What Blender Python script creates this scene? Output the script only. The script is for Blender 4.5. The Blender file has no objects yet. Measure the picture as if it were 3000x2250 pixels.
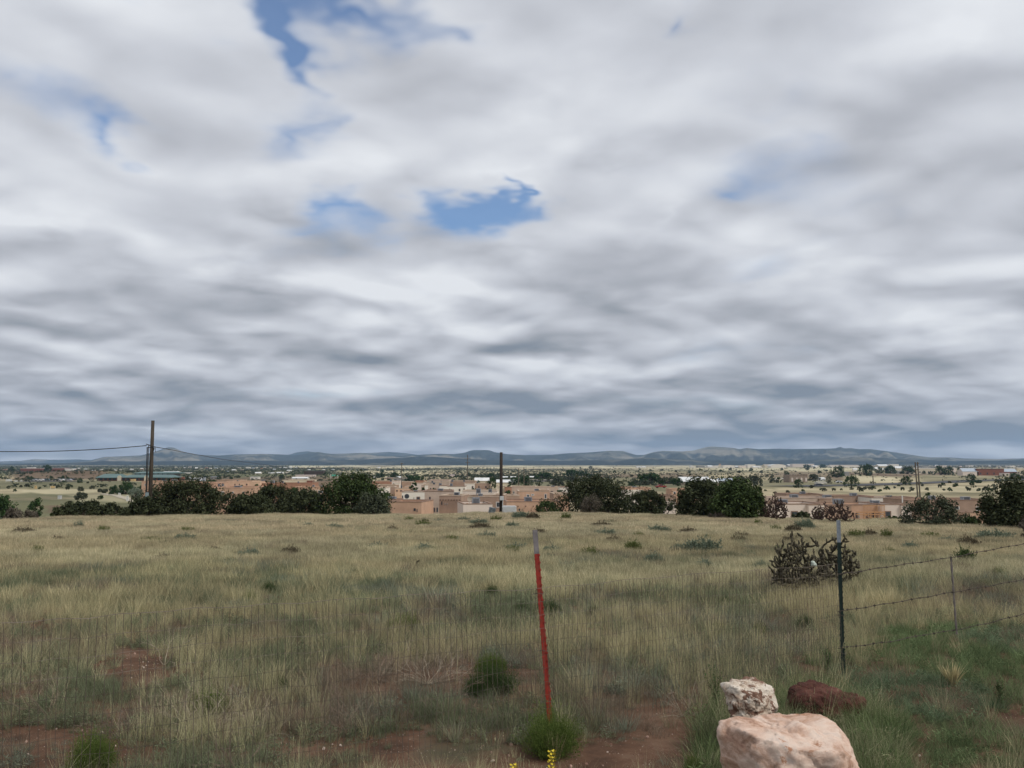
import bpy, bmesh, math, random
import numpy as np
from mathutils import Vector, noise as mnoise

S = bpy.context.scene
R = math.radians
CZ = 1.72                       # eye height
F = 2600.0                      # focal length in photo pixels (3000 wide)
TH = math.atan(230.0 / F)       # camera tilts up
HZ = 1355.0

# ---------------------------------------------------------------- camera
cam = bpy.data.cameras.new('camera')
cam_o = bpy.data.objects.new('camera', cam)
S.collection.objects.link(cam_o)
cam.sensor_width = 36.0
cam.lens = 36.0 * F / 3000.0
cam.clip_start = 0.05
cam.clip_end = 60000
cam_o.location = (0, 0, CZ)
cam_o.rotation_euler = (R(90) + TH, 0, 0)
S.camera = cam_o
S.render.engine = 'CYCLES'
S.view_settings.view_transform = 'Standard'
S.view_settings.look = 'None'
S.view_settings.exposure = 0.15
S.view_settings.gamma = 1.0
S.cycles.volume_bounces = 0
S.cycles.max_bounces = 5
S.cycles.transparent_max_bounces = 8

def ray(px, py):
    u = (px - 1500.0) / F
    v = (1125.0 - py) / F
    c, s = math.cos(TH), math.sin(TH)
    return Vector((u, c - v * s, s + v * c))

def P(px, py, Y):
    d = ray(px, py)
    return Vector((d.x / d.y * Y, Y, d.z / d.y * Y + CZ))

def azel(px, py):
    d = ray(px, py).normalized()
    return math.atan2(d.x, d.y), math.asin(d.z)

# ---------------------------------------------------------------- world
SUN_EL, SUN_AZ = R(50), R(122)      # azimuth measured clockwise from forward (+Y)
W = bpy.data.worlds.new('World')
S.world = W
W.use_nodes = True
W.cycles.sampling_method = 'NONE'
nt = W.node_tree
nt.nodes.clear()
L = nt.links.new

def nd(t, **k):
    n = nt.nodes.new(t)
    for a, b in k.items():
        setattr(n, a, b)
    return n

def setin(sock, v):
    if isinstance(v, bpy.types.NodeSocket):
        L(v, sock)
    else:
        sock.default_value = v

def M(op, a, b=None, c=None, clamp=False):
    n = nd('ShaderNodeMath', operation=op, use_clamp=clamp)
    setin(n.inputs[0], a)
    if b is not None: setin(n.inputs[1], b)
    if c is not None: setin(n.inputs[2], c)
    return n.outputs[0]

def V(op, a, b=None, scale=None):
    n = nd('ShaderNodeVectorMath', operation=op)
    setin(n.inputs[0], a)
    if b is not None: setin(n.inputs[1], b)
    if scale is not None: setin(n.inputs['Scale'], scale)
    return n.outputs[1] if op in ('LENGTH', 'DISTANCE', 'DOT_PRODUCT') else n.outputs[0]

def comb(x, y, z=0.0):
    n = nd('ShaderNodeCombineXYZ')
    setin(n.inputs[0], x); setin(n.inputs[1], y); setin(n.inputs[2], z)
    return n.outputs[0]

def NO(vec, scale, detail=6, rough=0.5, lac=2.0, dist=0.0):
    n = nd('ShaderNodeTexNoise')
    n.noise_dimensions = '3D'
    L(vec, n.inputs['Vector'])
    n.inputs['Scale'].default_value = scale
    n.inputs['Detail'].default_value = detail
    n.inputs['Roughness'].default_value = rough
    n.inputs['Lacunarity'].default_value = lac
    n.inputs['Distortion'].default_value = dist
    return n

def MR(v, a, b, c=0.0, d=1.0, smooth=True):
    n = nd('ShaderNodeMapRange')
    n.interpolation_type = 'SMOOTHSTEP' if smooth else 'LINEAR'
    setin(n.inputs[0], v)
    for i, q in zip((1, 2, 3, 4), (a, b, c, d)): n.inputs[i].default_value = q
    return n.outputs[0]

def MIX(f, a, b):
    n = nd('ShaderNodeMix', data_type='RGBA')
    setin(n.inputs[0], f)
    for i, q in ((6, a), (7, b)):
        if isinstance(q, tuple): n.inputs[i].default_value = (*q, 1)
        else: L(q, n.inputs[i])
    return n.outputs[2]

SKY_STRENGTH = 0.1
sky = nd('ShaderNodeTexSky', sky_type='NISHITA')
sky.sun_disc = False
sky.sun_elevation = SUN_EL
sky.sun_rotation = SUN_AZ
sky.air_density = 1.0; sky.dust_density = 0.5; sky.ozone_density = 2.0

tc = nd('ShaderNodeTexCoord')
dirv = V('NORMALIZE', tc.outputs['Generated'])
sp = nd('ShaderNodeSeparateXYZ'); L(dirv, sp.inputs[0])
dx, dy, dz = sp.outputs
zc = M('ADD', M('MAXIMUM', dz, 0.0), 0.19)
PX = M('DIVIDE', dx, zc); PY = M('DIVIDE', dy, zc)
Pp = comb(PX, PY, 0.0)
# warp
wn = NO(Pp, 1.6, 2, 0.5)
warp = V('SCALE', V('SUBTRACT', wn.outputs['Color'], (0.5, 0.5, 0.5)), scale=0.24)
Pw = V('ADD', Pp, warp)
nA = NO(Pw, 1.25, 7, 0.5)             # cloud lumps
nB = NO(V('SCALE', Pw, scale=1.09), 1.25, 7, 0.5)  # the same, a little farther off
def PUFF(vec):
    """rounded lobes meeting in creases, three sizes of them"""
    t = None
    for f_, a_, o_ in ((1.3, 1.4, 0), (2.9, .8, 0), (6.0, .34, 0)):
        n = NO(vec, f_, 0, 0.5)
        q = M('SUBTRACT', n.outputs['Fac'], 0.5); q = M('SQRT', M('MULTIPLY_ADD', q, q, 0.0012))
        t = M('MULTIPLY', q, a_) if t is None else M('MULTIPLY_ADD', q, a_, t)
    return t
Pq = Pw
vA = PUFF(Pq)
vB = PUFF(V('SCALE', Pq, scale=1.05))
puff = M('SUBTRACT', vA, vB)
relief = M('ADD', M('SUBTRACT', nB.outputs['Fac'], nA.outputs['Fac']), M('MULTIPLY', puff, .8))
nC = NO(V('MULTIPLY', Pw, (0.8, 1.0, 1)), 2.0, 6, 0.5)
nD = NO(V('ADD', Pw, (7.0, 3.0, 2.0)), 0.75, 1, 0.5)
# direction angles, wobbled so the placed cloud masses have ragged edges
wv = NO(V('ADD', Pp, (3.0, 9.0, 4.0)), 2.2, 4, 0.6)
ws = nd('ShaderNodeSeparateColor'); L(wv.outputs['Color'], ws.inputs[0])
el0 = M('ARCSINE', dz)
wamp = M('MULTIPLY_ADD', el0, 0.46, 0.012)
AZ = M('ADD', M('ARCTAN2', dx, dy), M('MULTIPLY', M('SUBTRACT', ws.outputs[0], 0.5), M('MULTIPLY', wamp, 1.9)))
EL = M('ADD', el0, M('MULTIPLY', M('SUBTRACT', ws.outputs[1], 0.5), wamp))
AE = comb(AZ, EL, 0.0)

def blobs(lst):
    tot = None
    for (px, py, rx, ry, s) in lst:
        a, e = azel(px, py)
        kx, ky = F / (rx * 2.1), F / (ry * 2.1)
        n = nd('ShaderNodeVectorMath', operation='MULTIPLY_ADD')
        L(AE, n.inputs[0]); n.inputs[1].default_value = (kx, ky, 0); n.inputs[2].default_value = (-a * kx, -e * ky, 0)
        g = nd('ShaderNodeTexGradient', gradient_type='QUADRATIC_SPHERE')
        L(n.outputs[0], g.inputs[0])
        tot = M('MULTIPLY_ADD', g.outputs['Fac'], s * 1.35, tot if tot is not None else 0.0)
    return tot

GAPS = [(920, 100, 130, 75, 1.0), (1120, 50, 220, 50, .7), (900, 165, 60, 40, .7), (1330, 90, 140, 60, .45),
        (1900, 20, 90, 40, .55), (260, 400, 100, 50, .62), (60, 300, 190, 150, .42), (560, 110, 170, 80, .3),
        (1060, 590, 110, 90, .8), (1360, 640, 95, 55, 1.35), (1415, 540, 32, 60, .9), (1500, 610, 70, 70, .6),
        (1290, 560, 60, 60, .45), (850, 330, 70, 130, .38), (2225, 590, 70, 36, .38), (2620, 640, 330, 170, .34), (640, 20, 200, 60, .35),
        (2380, 420, 130, 100, .35), (1150, 680, 160, 60, .3), (940, 720, 120, 60, .35), (120, 560, 160, 60, .2)]
BRIGHT = [(1650, 300, 420, 140, .5), (1000, 450, 260, 80, .3), (140, 640, 200, 50, .45), (650, 770, 230, 45, .4),
          (1300, 900, 230, 70, .5), (2300, 430, 330, 120, .25), (2330, 780, 200, 60, .4), (2780, 950, 230, 50, .5),
          (430, 1268, 130, 11, .7), (1050, 1255, 120, 10, .25), (1850, 1100, 280, 30, .4), (600, 1060, 330, 25, .3),
          (900, 1215, 140, 14, .4), (1270, 1318, 220, 9, .45), (2900, 60, 260, 160, .35), (1930, 620, 180, 50, .35),
          (1780, 1318, 150, 9, .35), (1480, 1310, 200, 8, .3), (2300, 930, 220, 40, .2), (180, 1085, 200, 20, .35), (1500, 480, 200, 50, .3),
          (150, 1225, 90, 10, .35)]
DARK = [(720, 880, 280, 40, .65), (250, 930, 330, 40, .6), (1000, 980, 330, 30, .45), (2050, 960, 420, 60, .45),
        (1750, 870, 260, 50, .45), (2700, 1090, 260, 30, .4), (850, 600, 260, 50, .4), (150, 700, 150, 40, .35),
        (1800, 470, 260, 40, .35), (2650, 330, 330, 100, .35), (500, 1160, 600, 30, .5), (1400, 1190, 700, 26, .5),
        (2500, 1230, 600, 40, .55), (2850, 1290, 300, 40, .6), (600, 1300, 500, 14, .3), (2000, 1275, 500, 20, .4),
        (300, 130, 330, 90, .25), (2700, 200, 260, 60, .3), (1450, 760, 330, 30, .3), (1600, 1040, 260, 20, .4), (60, 1010, 220, 30, .4),
        (2750, 520, 200, 60, .2), (1250, 500, 140, 40, .3), (1100, 1120, 300, 20, .45), (2300, 1130, 360, 24, .35)]
gap = blobs(GAPS); bright = blobs(BRIGHT); dark = blobs(DARK)

# coverage: cloud everywhere but in the ragged gaps
gn = M('ADD', gap, M('MULTIPLY', M('SUBTRACT', nA.outputs['Fac'], 0.5), -1.7))
gn = M('ADD', gn, M('MULTIPLY', M('SUBTRACT', nC.outputs['Fac'], 0.5), -1.5))
open_ = MR(M('ADD', gn, M('MULTIPLY', M('SUBTRACT', 0.22, vA), 0.6)), 0.16, 1.15)
# brightness of the cloud itself
b = M('MULTIPLY_ADD', relief, MR(el0, 0.08, 0.34, 1.35, 0.80), 0.575)
b = M('ADD', b, M('MULTIPLY', M('SUBTRACT', nC.outputs['Fac'], 0.5), 0.34))
b = M('ADD', b, M('MULTIPLY', M('SUBTRACT', nA.outputs['Fac'], 0.5), -0.35))
b = M('ADD', b, M('MULTIPLY', M('SUBTRACT', nD.outputs['Fac'], 0.5), 0.3))
b = M('ADD', b, M('MULTIPLY', M('SUBTRACT', vA, 0.22), 0.55))
b = M('ADD', b, M('MULTIPLY', bright, 0.56))
b = M('SUBTRACT', b, M('MULTIPLY', dark, 0.38))
b = M('ADD', b, M('MULTIPLY', gap, 0.18))
low = MR(el0, 0.0, 0.22)
b = M('ADD', b, M('MULTIPLY_ADD', low, 0.16, -0.13))
cr = nd('ShaderNodeValToRGB'); L(b, cr.inputs[0])
e = cr.color_ramp.elements
e[0].position = 0.0; e[0].color = (0.215, 0.245, 0.285, 1)
e[1].position = 1.0; e[1].color = (0.74, 0.755, 0.775, 1)
for p_, c_ in ((0.2, (0.315, 0.333, 0.362)), (0.42, (0.42, 0.432, 0.465)), (0.7, (0.57, 0.585, 0.62))):
    q = e.new(p_); q.color = (*c_, 1)
k_ = 1.0 / SKY_STRENGTH
cloud = V('MULTIPLY', cr.outputs[0], (0.985 * k_, 0.995 * k_, 1.015 * k_))
skyc = V('MULTIPLY', sky.outputs[0], (0.85, 1.0, 1.15))
col = MIX(M('MULTIPLY', open_, 0.93), cloud, skyc)
bg = nd('ShaderNodeBackground'); L(col, bg.inputs[0]); bg.inputs[1].default_value = SKY_STRENGTH
wo = nd('ShaderNodeOutputWorld'); L(bg.outputs[0], wo.inputs[0])

# ---------------------------------------------------------------- sun, soft through the overcast
sun = bpy.data.lights.new('sun', 'SUN')
sun.energy = 2.1
sun.angle = R(12)
sun.color = (1.0, 0.96, 0.90)
sun_o = bpy.data.objects.new('sun', sun)
S.collection.objects.link(sun_o)
sdir = Vector((math.sin(SUN_AZ) * math.cos(SUN_EL), math.cos(SUN_AZ) * math.cos(SUN_EL), math.sin(SUN_EL)))
sun_o.rotation_euler = (-sdir).to_track_quat('-Z', 'Y').to_euler()
sun_o.location = (0, 0, 50)

# ================================================================ helpers
C = S.collection.objects
rng = np.random.default_rng(11)
random.seed(5)

def tag(o, label=None, cat=None, group=None, kind=None):
    if label: o['label'] = label
    if cat: o['category'] = cat
    if group: o['group'] = group
    if kind: o['kind'] = kind
    return o

def empty(name, loc, label=None, cat=None, group=None, rz=0.0):
    o = bpy.data.objects.new(name, None)
    o.empty_display_size = 0.3
    o.location = loc
    o.rotation_euler = (0, 0, rz)
    C.link(o)
    return tag(o, label, cat, group)

def mesh_obj(name, verts, faces, mat, parent=None, smooth=False, loc=None, world=False):
    me = bpy.data.meshes.new(name)
    if isinstance(verts, np.ndarray): verts = verts.tolist()
    if isinstance(faces, np.ndarray): faces = faces.tolist()
    me.from_pydata(verts, [], faces)
    if mat is not None: me.materials.append(mat)
    if smooth: me.shade_smooth()
    o = bpy.data.objects.new(name, me)
    C.link(o)
    if loc is not None: o.location = loc
    if parent is not None:
        o.parent = parent
        if world:                                   # verts were given in world space
            q = Vector(parent.location)
            pp = parent.parent
            while pp is not None: q = q + pp.location; pp = pp.parent
            me.transform(__import__('mathutils').Matrix.Translation(-q))
    return o

class MB:
    def __init__(s): s.v = []; s.f = []; s.m = []; s.cm = 0
    def add(s, vs, fs):
        b = len(s.v)
        s.v += [tuple(v) for v in vs]
        s.f += [tuple(i + b for i in f) for f in fs]
        s.m += [s.cm] * len(fs)
        return s
    def box(s, x0, y0, z0, x1, y1, z1):
        vs = [(x0,y0,z0),(x1,y0,z0),(x1,y1,z0),(x0,y1,z0),(x0,y0,z1),(x1,y0,z1),(x1,y1,z1),(x0,y1,z1)]
        return s.add(vs, [(0,3,2,1),(4,5,6,7),(0,1,5,4),(1,2,6,5),(2,3,7,6),(3,0,4,7)])
    def tube(s, pts, rad, n=6, cap=True):
        pts = [Vector(p) for p in pts]
        if not hasattr(rad, '__len__'): rad = [rad] * len(pts)
        vs = []; fs = []
        ref = None
        for i, p in enumerate(pts):
            t = (pts[min(i + 1, len(pts) - 1)] - pts[max(i - 1, 0)]).normalized()
            if ref is None:
                ref = Vector((1, 0, 0)) if abs(t.x) < 0.8 else Vector((0, 1, 0))
            a = t.cross(ref).normalized(); b = t.cross(a).normalized()
            ref = b.cross(t) if False else ref
            for k in range(n):
                w = 2 * math.pi * k / n
                vs.append(p + (a * math.cos(w) + b * math.sin(w)) * rad[i])
        for i in range(len(pts) - 1):
            for k in range(n):
                k2 = (k + 1) % n
                fs.append((i*n+k, i*n+k2, (i+1)*n+k2, (i+1)*n+k))
        if cap:
            fs.append(tuple(range(n))[::-1]); fs.append(tuple((len(pts)-1)*n + k for k in range(n)))
        return s.add(vs, fs)
    def build(s, name, mat, parent=None, smooth=False, xf=None, world=False):
        vs = s.v
        if xf is not None: vs = [tuple(xf @ Vector(v)) for v in vs]
        mats = mat if isinstance(mat, (list, tuple)) else [mat]
        o = mesh_obj(name, vs, s.f, mats[0], parent, smooth, world=world)
        for m_ in mats[1:]: o.data.materials.append(m_)
        if len(mats) > 1: o.data.polygons.foreach_set('material_index', s.m)
        return o

_copies = {}
def copy_tree(o, parent=None):
    c = o.copy(); C.link(c); c.parent = parent
    for ch in list(o.children):
        copy_tree(ch, c)
    return c

ORD = ('first second third fourth fifth sixth seventh eighth ninth tenth eleventh twelfth thirteenth fourteenth fifteenth '
       'sixteenth seventeenth eighteenth nineteenth twentieth').split()
TENS = {2: 'twenty', 3: 'thirty', 4: 'forty', 5: 'fifty', 6: 'sixty', 7: 'seventy', 8: 'eighty', 9: 'ninety'}
def ordinal(i):          # i from 0
    n = i + 1
    if n <= 20: return ORD[n - 1]
    h = ''
    if n > 100: h = 'hundred and '; n -= 100
    if n <= 20: return h + ORD[n - 1]
    t, u = divmod(n, 10)
    if u == 0: return h + TENS[t][:-1] + 'ieth'
    return h + TENS[t] + ' ' + ORD[u - 1]

def order_labels(objs, fmt, cat, group):
    """label look-alikes by their place counted from the left of the picture"""
    def key(o): return o.location.x / max(o.location.y, 0.1)
    for i, o in enumerate(sorted(objs, key=key)):
        tag(o, fmt % ordinal(i), cat, group)

# ---------------------------------------------------------------- materials
def mat(name, c1, c2=None, scale=3.0, detail=4, rough=0.85, bump=0.0, bscale=None, metal=0.0, spec=0.3, contrast=(0.35, 0.65), coord='Object', stretch=None, c3=None, s3=0.4, trans=0.0, rnd=0.0):
    m = bpy.data.materials.new(name)
    m.use_nodes = True
    t = m.node_tree
    bs = t.nodes['Principled BSDF']
    bs.inputs['Roughness'].default_value = rough
    bs.inputs['Metallic'].default_value = metal
    bs.inputs['Specular IOR Level'].default_value = spec
    lk = t.links.new
    out = None
    tcn = t.nodes.new('ShaderNodeTexCoord')
    src = tcn.outputs[coord]
    if stretch:
        mp = t.nodes.new('ShaderNodeMapping'); lk(src, mp.inputs[0]); mp.inputs['Scale'].default_value = stretch; src = mp.outputs[0]
    if c2 is not None:
        n = t.nodes.new('ShaderNodeTexNoise'); lk(src, n.inputs['Vector'])
        n.inputs['Scale'].default_value = scale; n.inputs['Detail'].default_value = detail; n.inputs['Roughness'].default_value = 0.6
        r = t.nodes.new('ShaderNodeValToRGB'); lk(n.outputs['Fac'], r.inputs[0])
        r.color_ramp.elements[0].position = contrast[0]; r.color_ramp.elements[0].color = (*c1, 1)
        r.color_ramp.elements[1].position = contrast[1]; r.color_ramp.elements[1].color = (*c2, 1)
        out = r.outputs[0]
        if c3 is not None:
            n2 = t.nodes.new('ShaderNodeTexNoise'); lk(src, n2.inputs['Vector'])
            n2.inputs['Scale'].default_value = scale * s3; n2.inputs['Detail'].default_value = 5
            r2 = t.nodes.new('ShaderNodeMapRange'); lk(n2.outputs['Fac'], r2.inputs[0])
            r2.inputs[1].default_value = 0.5; r2.inputs[2].default_value = 0.62
            mx = t.nodes.new('ShaderNodeMix'); mx.data_type = 'RGBA'
            lk(r2.outputs[0], mx.inputs[0]); lk(out, mx.inputs[6]); mx.inputs[7].default_value = (*c3, 1)
            out = mx.outputs[2]
    if rnd:
        g = t.nodes.new('ShaderNodeNewGeometry')
        hs = t.nodes.new('ShaderNodeHueSaturation')
        mr = t.nodes.new('ShaderNodeMapRange'); lk(g.outputs['Random Per Island'], mr.inputs[0])
        mr.inputs[3].default_value = 1 - rnd; mr.inputs[4].default_value = 1 + rnd
        lk(mr.outputs[0], hs.inputs['Value'])
        if out is not None: lk(out, hs.inputs['Color'])
        else: hs.inputs['Color'].default_value = (*c1, 1)
        out = hs.outputs[0]
    if out is not None: lk(out, bs.inputs['Base Color'])
    else: bs.inputs['Base Color'].default_value = (*c1, 1)
    if bump:
        nb = t.nodes.new('ShaderNodeTexNoise'); lk(src, nb.inputs['Vector'])
        nb.inputs['Scale'].default_value = bscale or scale * 4; nb.inputs['Detail'].default_value = 6; nb.inputs['Roughness'].default_value = 0.65
        bp = t.nodes.new('ShaderNodeBump'); lk(nb.outputs['Fac'], bp.inputs['Height'])
        bp.inputs['Strength'].default_value = min(1.0, bump); bp.inputs['Distance'].default_value = 0.05 * bump
        lk(bp.outputs[0], bs.inputs['Normal'])
    return m

# ---------------------------------------------------------------- ground
def lerp_tab(x, tab):
    xs = [a for a, b in tab]; ys = [b for a, b in tab]
    return np.interp(x, xs, ys)

CREST_Y = [(0, 1532), (200, 1524), (400, 1519), (800, 1512), (1000, 1513), (1200, 1513), (1400, 1508), (1650, 1507), (1750, 1510),
           (1900, 1511), (2100, 1524), (2350, 1528), (2600, 1530), (2800, 1545), (2950, 1556), (3200, 1560)]
FAR = [(0, -9.5), (120, -10.6), (180, -11.3), (300, -12.0), (700, -14.0), (1200, -16.0), (2500, -18.2), (5000, -21.0), (60000, -24.0)]

def sstep(t):
    t = np.clip(t, 0, 1); return t * t * (3 - 2 * t)

def crest_dist(u):
    px = 1500 + F * u
    y = lerp_tab(px, CREST_Y) + 2 * np.sin(px * 0.021) + 1.2 * np.sin(px * 0.053)
    return 4472.0 / (y - 1451.0)

_pg = np.random.default_rng(3).random((256, 256))
def vnoise(x, y):
    xi = np.floor(x).astype(int); yi = np.floor(y).astype(int)
    fx = x - xi; fy = y - yi
    fx = fx * fx * (3 - 2 * fx); fy = fy * fy * (3 - 2 * fy)
    a = _pg[xi & 255, yi & 255]; b = _pg[(xi + 1) & 255, yi & 255]
    c = _pg[xi & 255, (yi + 1) & 255]; d = _pg[(xi + 1) & 255, (yi + 1) & 255]
    return (a * (1 - fx) + b * fx) * (1 - fy) + (c * (1 - fx) + d * fx) * fy
def fbm(x, y, o=4):
    t = 0; s = 0; a = 1.0
    for i in range(o):
        t = t + vnoise(x * 2**i + 17.3 * i, y * 2**i + 5.1 * i) * a; s += a; a *= 0.5
    return t / s

def gz(X, Y):
    """ground height in world z"""
    X = np.asarray(X, float); Y = np.asarray(Y, float)
    Yp = np.maximum(Y, 0.0)
    u = np.clip(X / np.maximum(Y, 1.0), -1.4, 1.4)
    Yc = crest_dist(u)
    near = -1.72 - 0.037 * Yp
    far = lerp_tab(Yp, FAR)
    t = (Y - Yc) / 85.0
    w = sstep(t)
    z = near * (1 - w) + far * w
    z = z + (fbm(X * 0.35, Y * 0.35, 3) - 0.5) * 0.10 + (fbm(X * 2.1, Y * 2.1, 2) - 0.5) * 0.04
    # slight rise under the barbed wire on the right
    z = z + 0.22 * sstep((X - 3.0) / 5.0) * sstep((Y - 4) / 6.0) * (1 - sstep((Y - 14) / 14.0))
    # brown earth bank by the school on the left
    z = z + 6.5 * np.exp(-(((X + 430) / 70) ** 2) ** 1.5 - ((Y - 900) / 55) ** 2)
    # sand hills in the middle distance
    fz = sstep((Y - 900) / 500) * (1 - sstep((Y - 2600) / 900))
    z = z + fz * 4.5 * (fbm(X * 0.006, Y * 0.004, 3) - 0.5)
    return z + CZ

def gpt(px, py):
    """point of the near ground seen at a photo pixel"""
    Y = 4472.0 / max(py - 1451.0, 40.0)
    for _ in range(6):
        p = P(px, py, Y)
        g = float(gz(p.x, p.y))
        d = (CZ - g) / max((py - HZ) / F, 1e-4)
        Y = 0.5 * Y + 0.5 * d
    p = P(px, py, Y)
    return Vector((p.x, p.y, float(gz(p.x, p.y))))

def on_ground(px, Y):
    X = (px - 1500.0) / F / (math.cos(TH) + (1355 - 1125) / F * math.sin(TH)) * Y
    return Vector((X, Y, float(gz(X, Y))))

# polar sheet, rings spaced by what the eye resolves, out to the horizon
rad = [0.0] + list(np.geomspace(1.0, 60, 90)) + list(np.geomspace(61, 400, 90)) + list(np.geomspace(410, 6500, 150)) + list(np.geomspace(6800, 16000, 14))
fr = np.linspace(-42, 42, 240)
back = np.linspace(42, 318, 60)[1:-1]
ang = np.radians(np.concatenate([fr, back]))
rr, aa = np.meshgrid(np.array(rad), ang, indexing='ij')
GX = rr * np.sin(aa); GY = rr * np.cos(aa)
GZv = gz(GX, GY)
nr, na = rr.shape
vs = np.stack([GX.ravel(), GY.ravel(), GZv.ravel()], 1)
ii, jj = np.meshgrid(np.arange(nr - 1), np.arange(na), indexing='ij')
j2 = (jj + 1) % na
fs = np.stack([ii * na + jj, ii * na + j2, (ii + 1) * na + j2, (ii + 1) * na + jj], -1).reshape(-1, 4)
fs = fs[:, ::-1]

def ground_material():
    m = bpy.data.materials.new('ground_soil_and_land')
    m.use_nodes = True
    t = m.node_tree; lk = t.links.new
    bs = t.nodes['Principled BSDF']; bs.inputs['Roughness'].default_value = 0.95; bs.inputs['Specular IOR Level'].default_value = 0.1
    g = t.nodes.new('ShaderNodeNewGeometry')
    def noise(sc, det, stretch=(1, 1, 1), rough=0.55):
        mp = t.nodes.new('ShaderNodeMapping'); lk(g.outputs['Position'], mp.inputs[0]); mp.inputs['Scale'].default_value = stretch
        n = t.nodes.new('ShaderNodeTexNoise'); lk(mp.outputs[0], n.inputs[0])
        n.inputs['Scale'].default_value = sc; n.inputs['Detail'].default_value = det; n.inputs['Roughness'].default_value = rough
        return n.outputs['Fac']
    def ramp(f, stops):
        r = t.nodes.new('ShaderNodeValToRGB'); lk(f, r.inputs[0])
        e = r.color_ramp.elements
        e[0].position = stops[0][0]; e[0].color = (*stops[0][1], 1)
        e[1].position = stops[-1][0]; e[1].color = (*stops[-1][1], 1)
        for p_, c_ in stops[1:-1]:
            q = e.new(p_); q.color = (*c_, 1)
        return r.outputs[0]
    def mix(f, a, b):
        x = t.nodes.new('ShaderNodeMix'); x.data_type = 'RGBA'
        if isinstance(f, float): x.inputs[0].default_value = f
        else: lk(f, x.inputs[0])
        for i, q in ((6, a), (7, b)):
            if isinstance(q, tuple): x.inputs[i].default_value = (*q, 1)
            else: lk(q, x.inputs[i])
        return x.outputs[2]
    def mr(f, a, b):
        x = t.nodes.new('ShaderNodeMapRange'); x.interpolation_type = 'SMOOTHSTEP'; lk(f, x.inputs[0])
        x.inputs[1].default_value = a; x.inputs[2].default_value = b
        return x.outputs[0]
    att = t.nodes.new('ShaderNodeAttribute'); att.attribute_name = 'cover'
    sc = t.nodes.new('ShaderNodeSeparateColor'); lk(att.outputs['Color'], sc.inputs[0])
    # red soil with fine gravel and litter
    soil = ramp(noise(2.2, 9, rough=0.7), [(0.32, (0.060, 0.036, 0.024)), (0.5, (0.115, 0.064, 0.040)), (0.68, (0.18, 0.112, 0.075))])
    vo = t.nodes.new('ShaderNodeTexVoronoi'); lk(g.outputs['Position'], vo.inputs[0]); vo.inputs['Scale'].default_value = 55
    grit = mr(vo.outputs['Distance'], 0.22, 0.12)
    gm = t.nodes.new('ShaderNodeMath'); gm.operation = 'MULTIPLY'; lk(grit, gm.inputs[0]); lk(mr(noise(6, 4), 0.52, 0.66), gm.inputs[1])
    soil = mix(gm.outputs[0], soil, (0.27, 0.20, 0.16))
    soil = mix(mr(noise(1.1, 6), 0.5, 0.7), soil, (0.085, 0.075, 0.045))
    # straw-coloured grassland further out
    straw = ramp(noise(0.35, 10, rough=0.75), [(0.3, (0.12, 0.105, 0.055)), (0.52, (0.235, 0.195, 0.105)), (0.72, (0.33, 0.275, 0.155))])
    # far land: dry grass, sunlit patches painted in as paler tone, with olive and brown
    far = ramp(noise(0.012, 12, (1, 0.6, 1), 0.7), [(0.30, (0.11, 0.105, 0.062)), (0.42, (0.21, 0.18, 0.11)), (0.50, (0.33, 0.28, 0.175)), (0.62, (0.50, 0.425, 0.27))])
    olive = ramp(noise(0.02, 10, (1, 0.5, 1), 0.7), [(0.35, (0.075, 0.085, 0.045)), (0.65, (0.17, 0.165, 0.085))])
    brown = ramp(noise(0.03, 8), [(0.3, (0.10, 0.07, 0.048)), (0.7, (0.19, 0.13, 0.085))])
    far = mix(sc.outputs[1], far, olive)
    far = mix(sc.outputs[2], far, brown)
    sepx = t.nodes.new('ShaderNodeVectorMath'); sepx.operation = 'LENGTH'; lk(g.outputs['Position'], sepx.inputs[0])
    d = sepx.outputs[1]
    nearc = mix(mr(d, 22, 60), soil, straw)
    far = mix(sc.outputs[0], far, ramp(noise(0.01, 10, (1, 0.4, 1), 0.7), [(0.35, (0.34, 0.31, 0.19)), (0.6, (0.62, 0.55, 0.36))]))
    col = mix(mr(d, 85, 150), nearc, far)
    lk(col, bs.inputs['Base Color'])
    bp = t.nodes.new('ShaderNodeBump'); lk(noise(14, 8, rough=0.7), bp.inputs['Height'])
    bp.inputs['Strength'].default_value = 0.7; bp.inputs['Distance'].default_value = 0.03
    lk(bp.outputs[0], bs.inputs['Normal'])
    return m

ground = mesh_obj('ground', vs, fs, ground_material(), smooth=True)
tag(ground, 'red earth and dry grassland running out to the plain', kind='structure')
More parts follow.
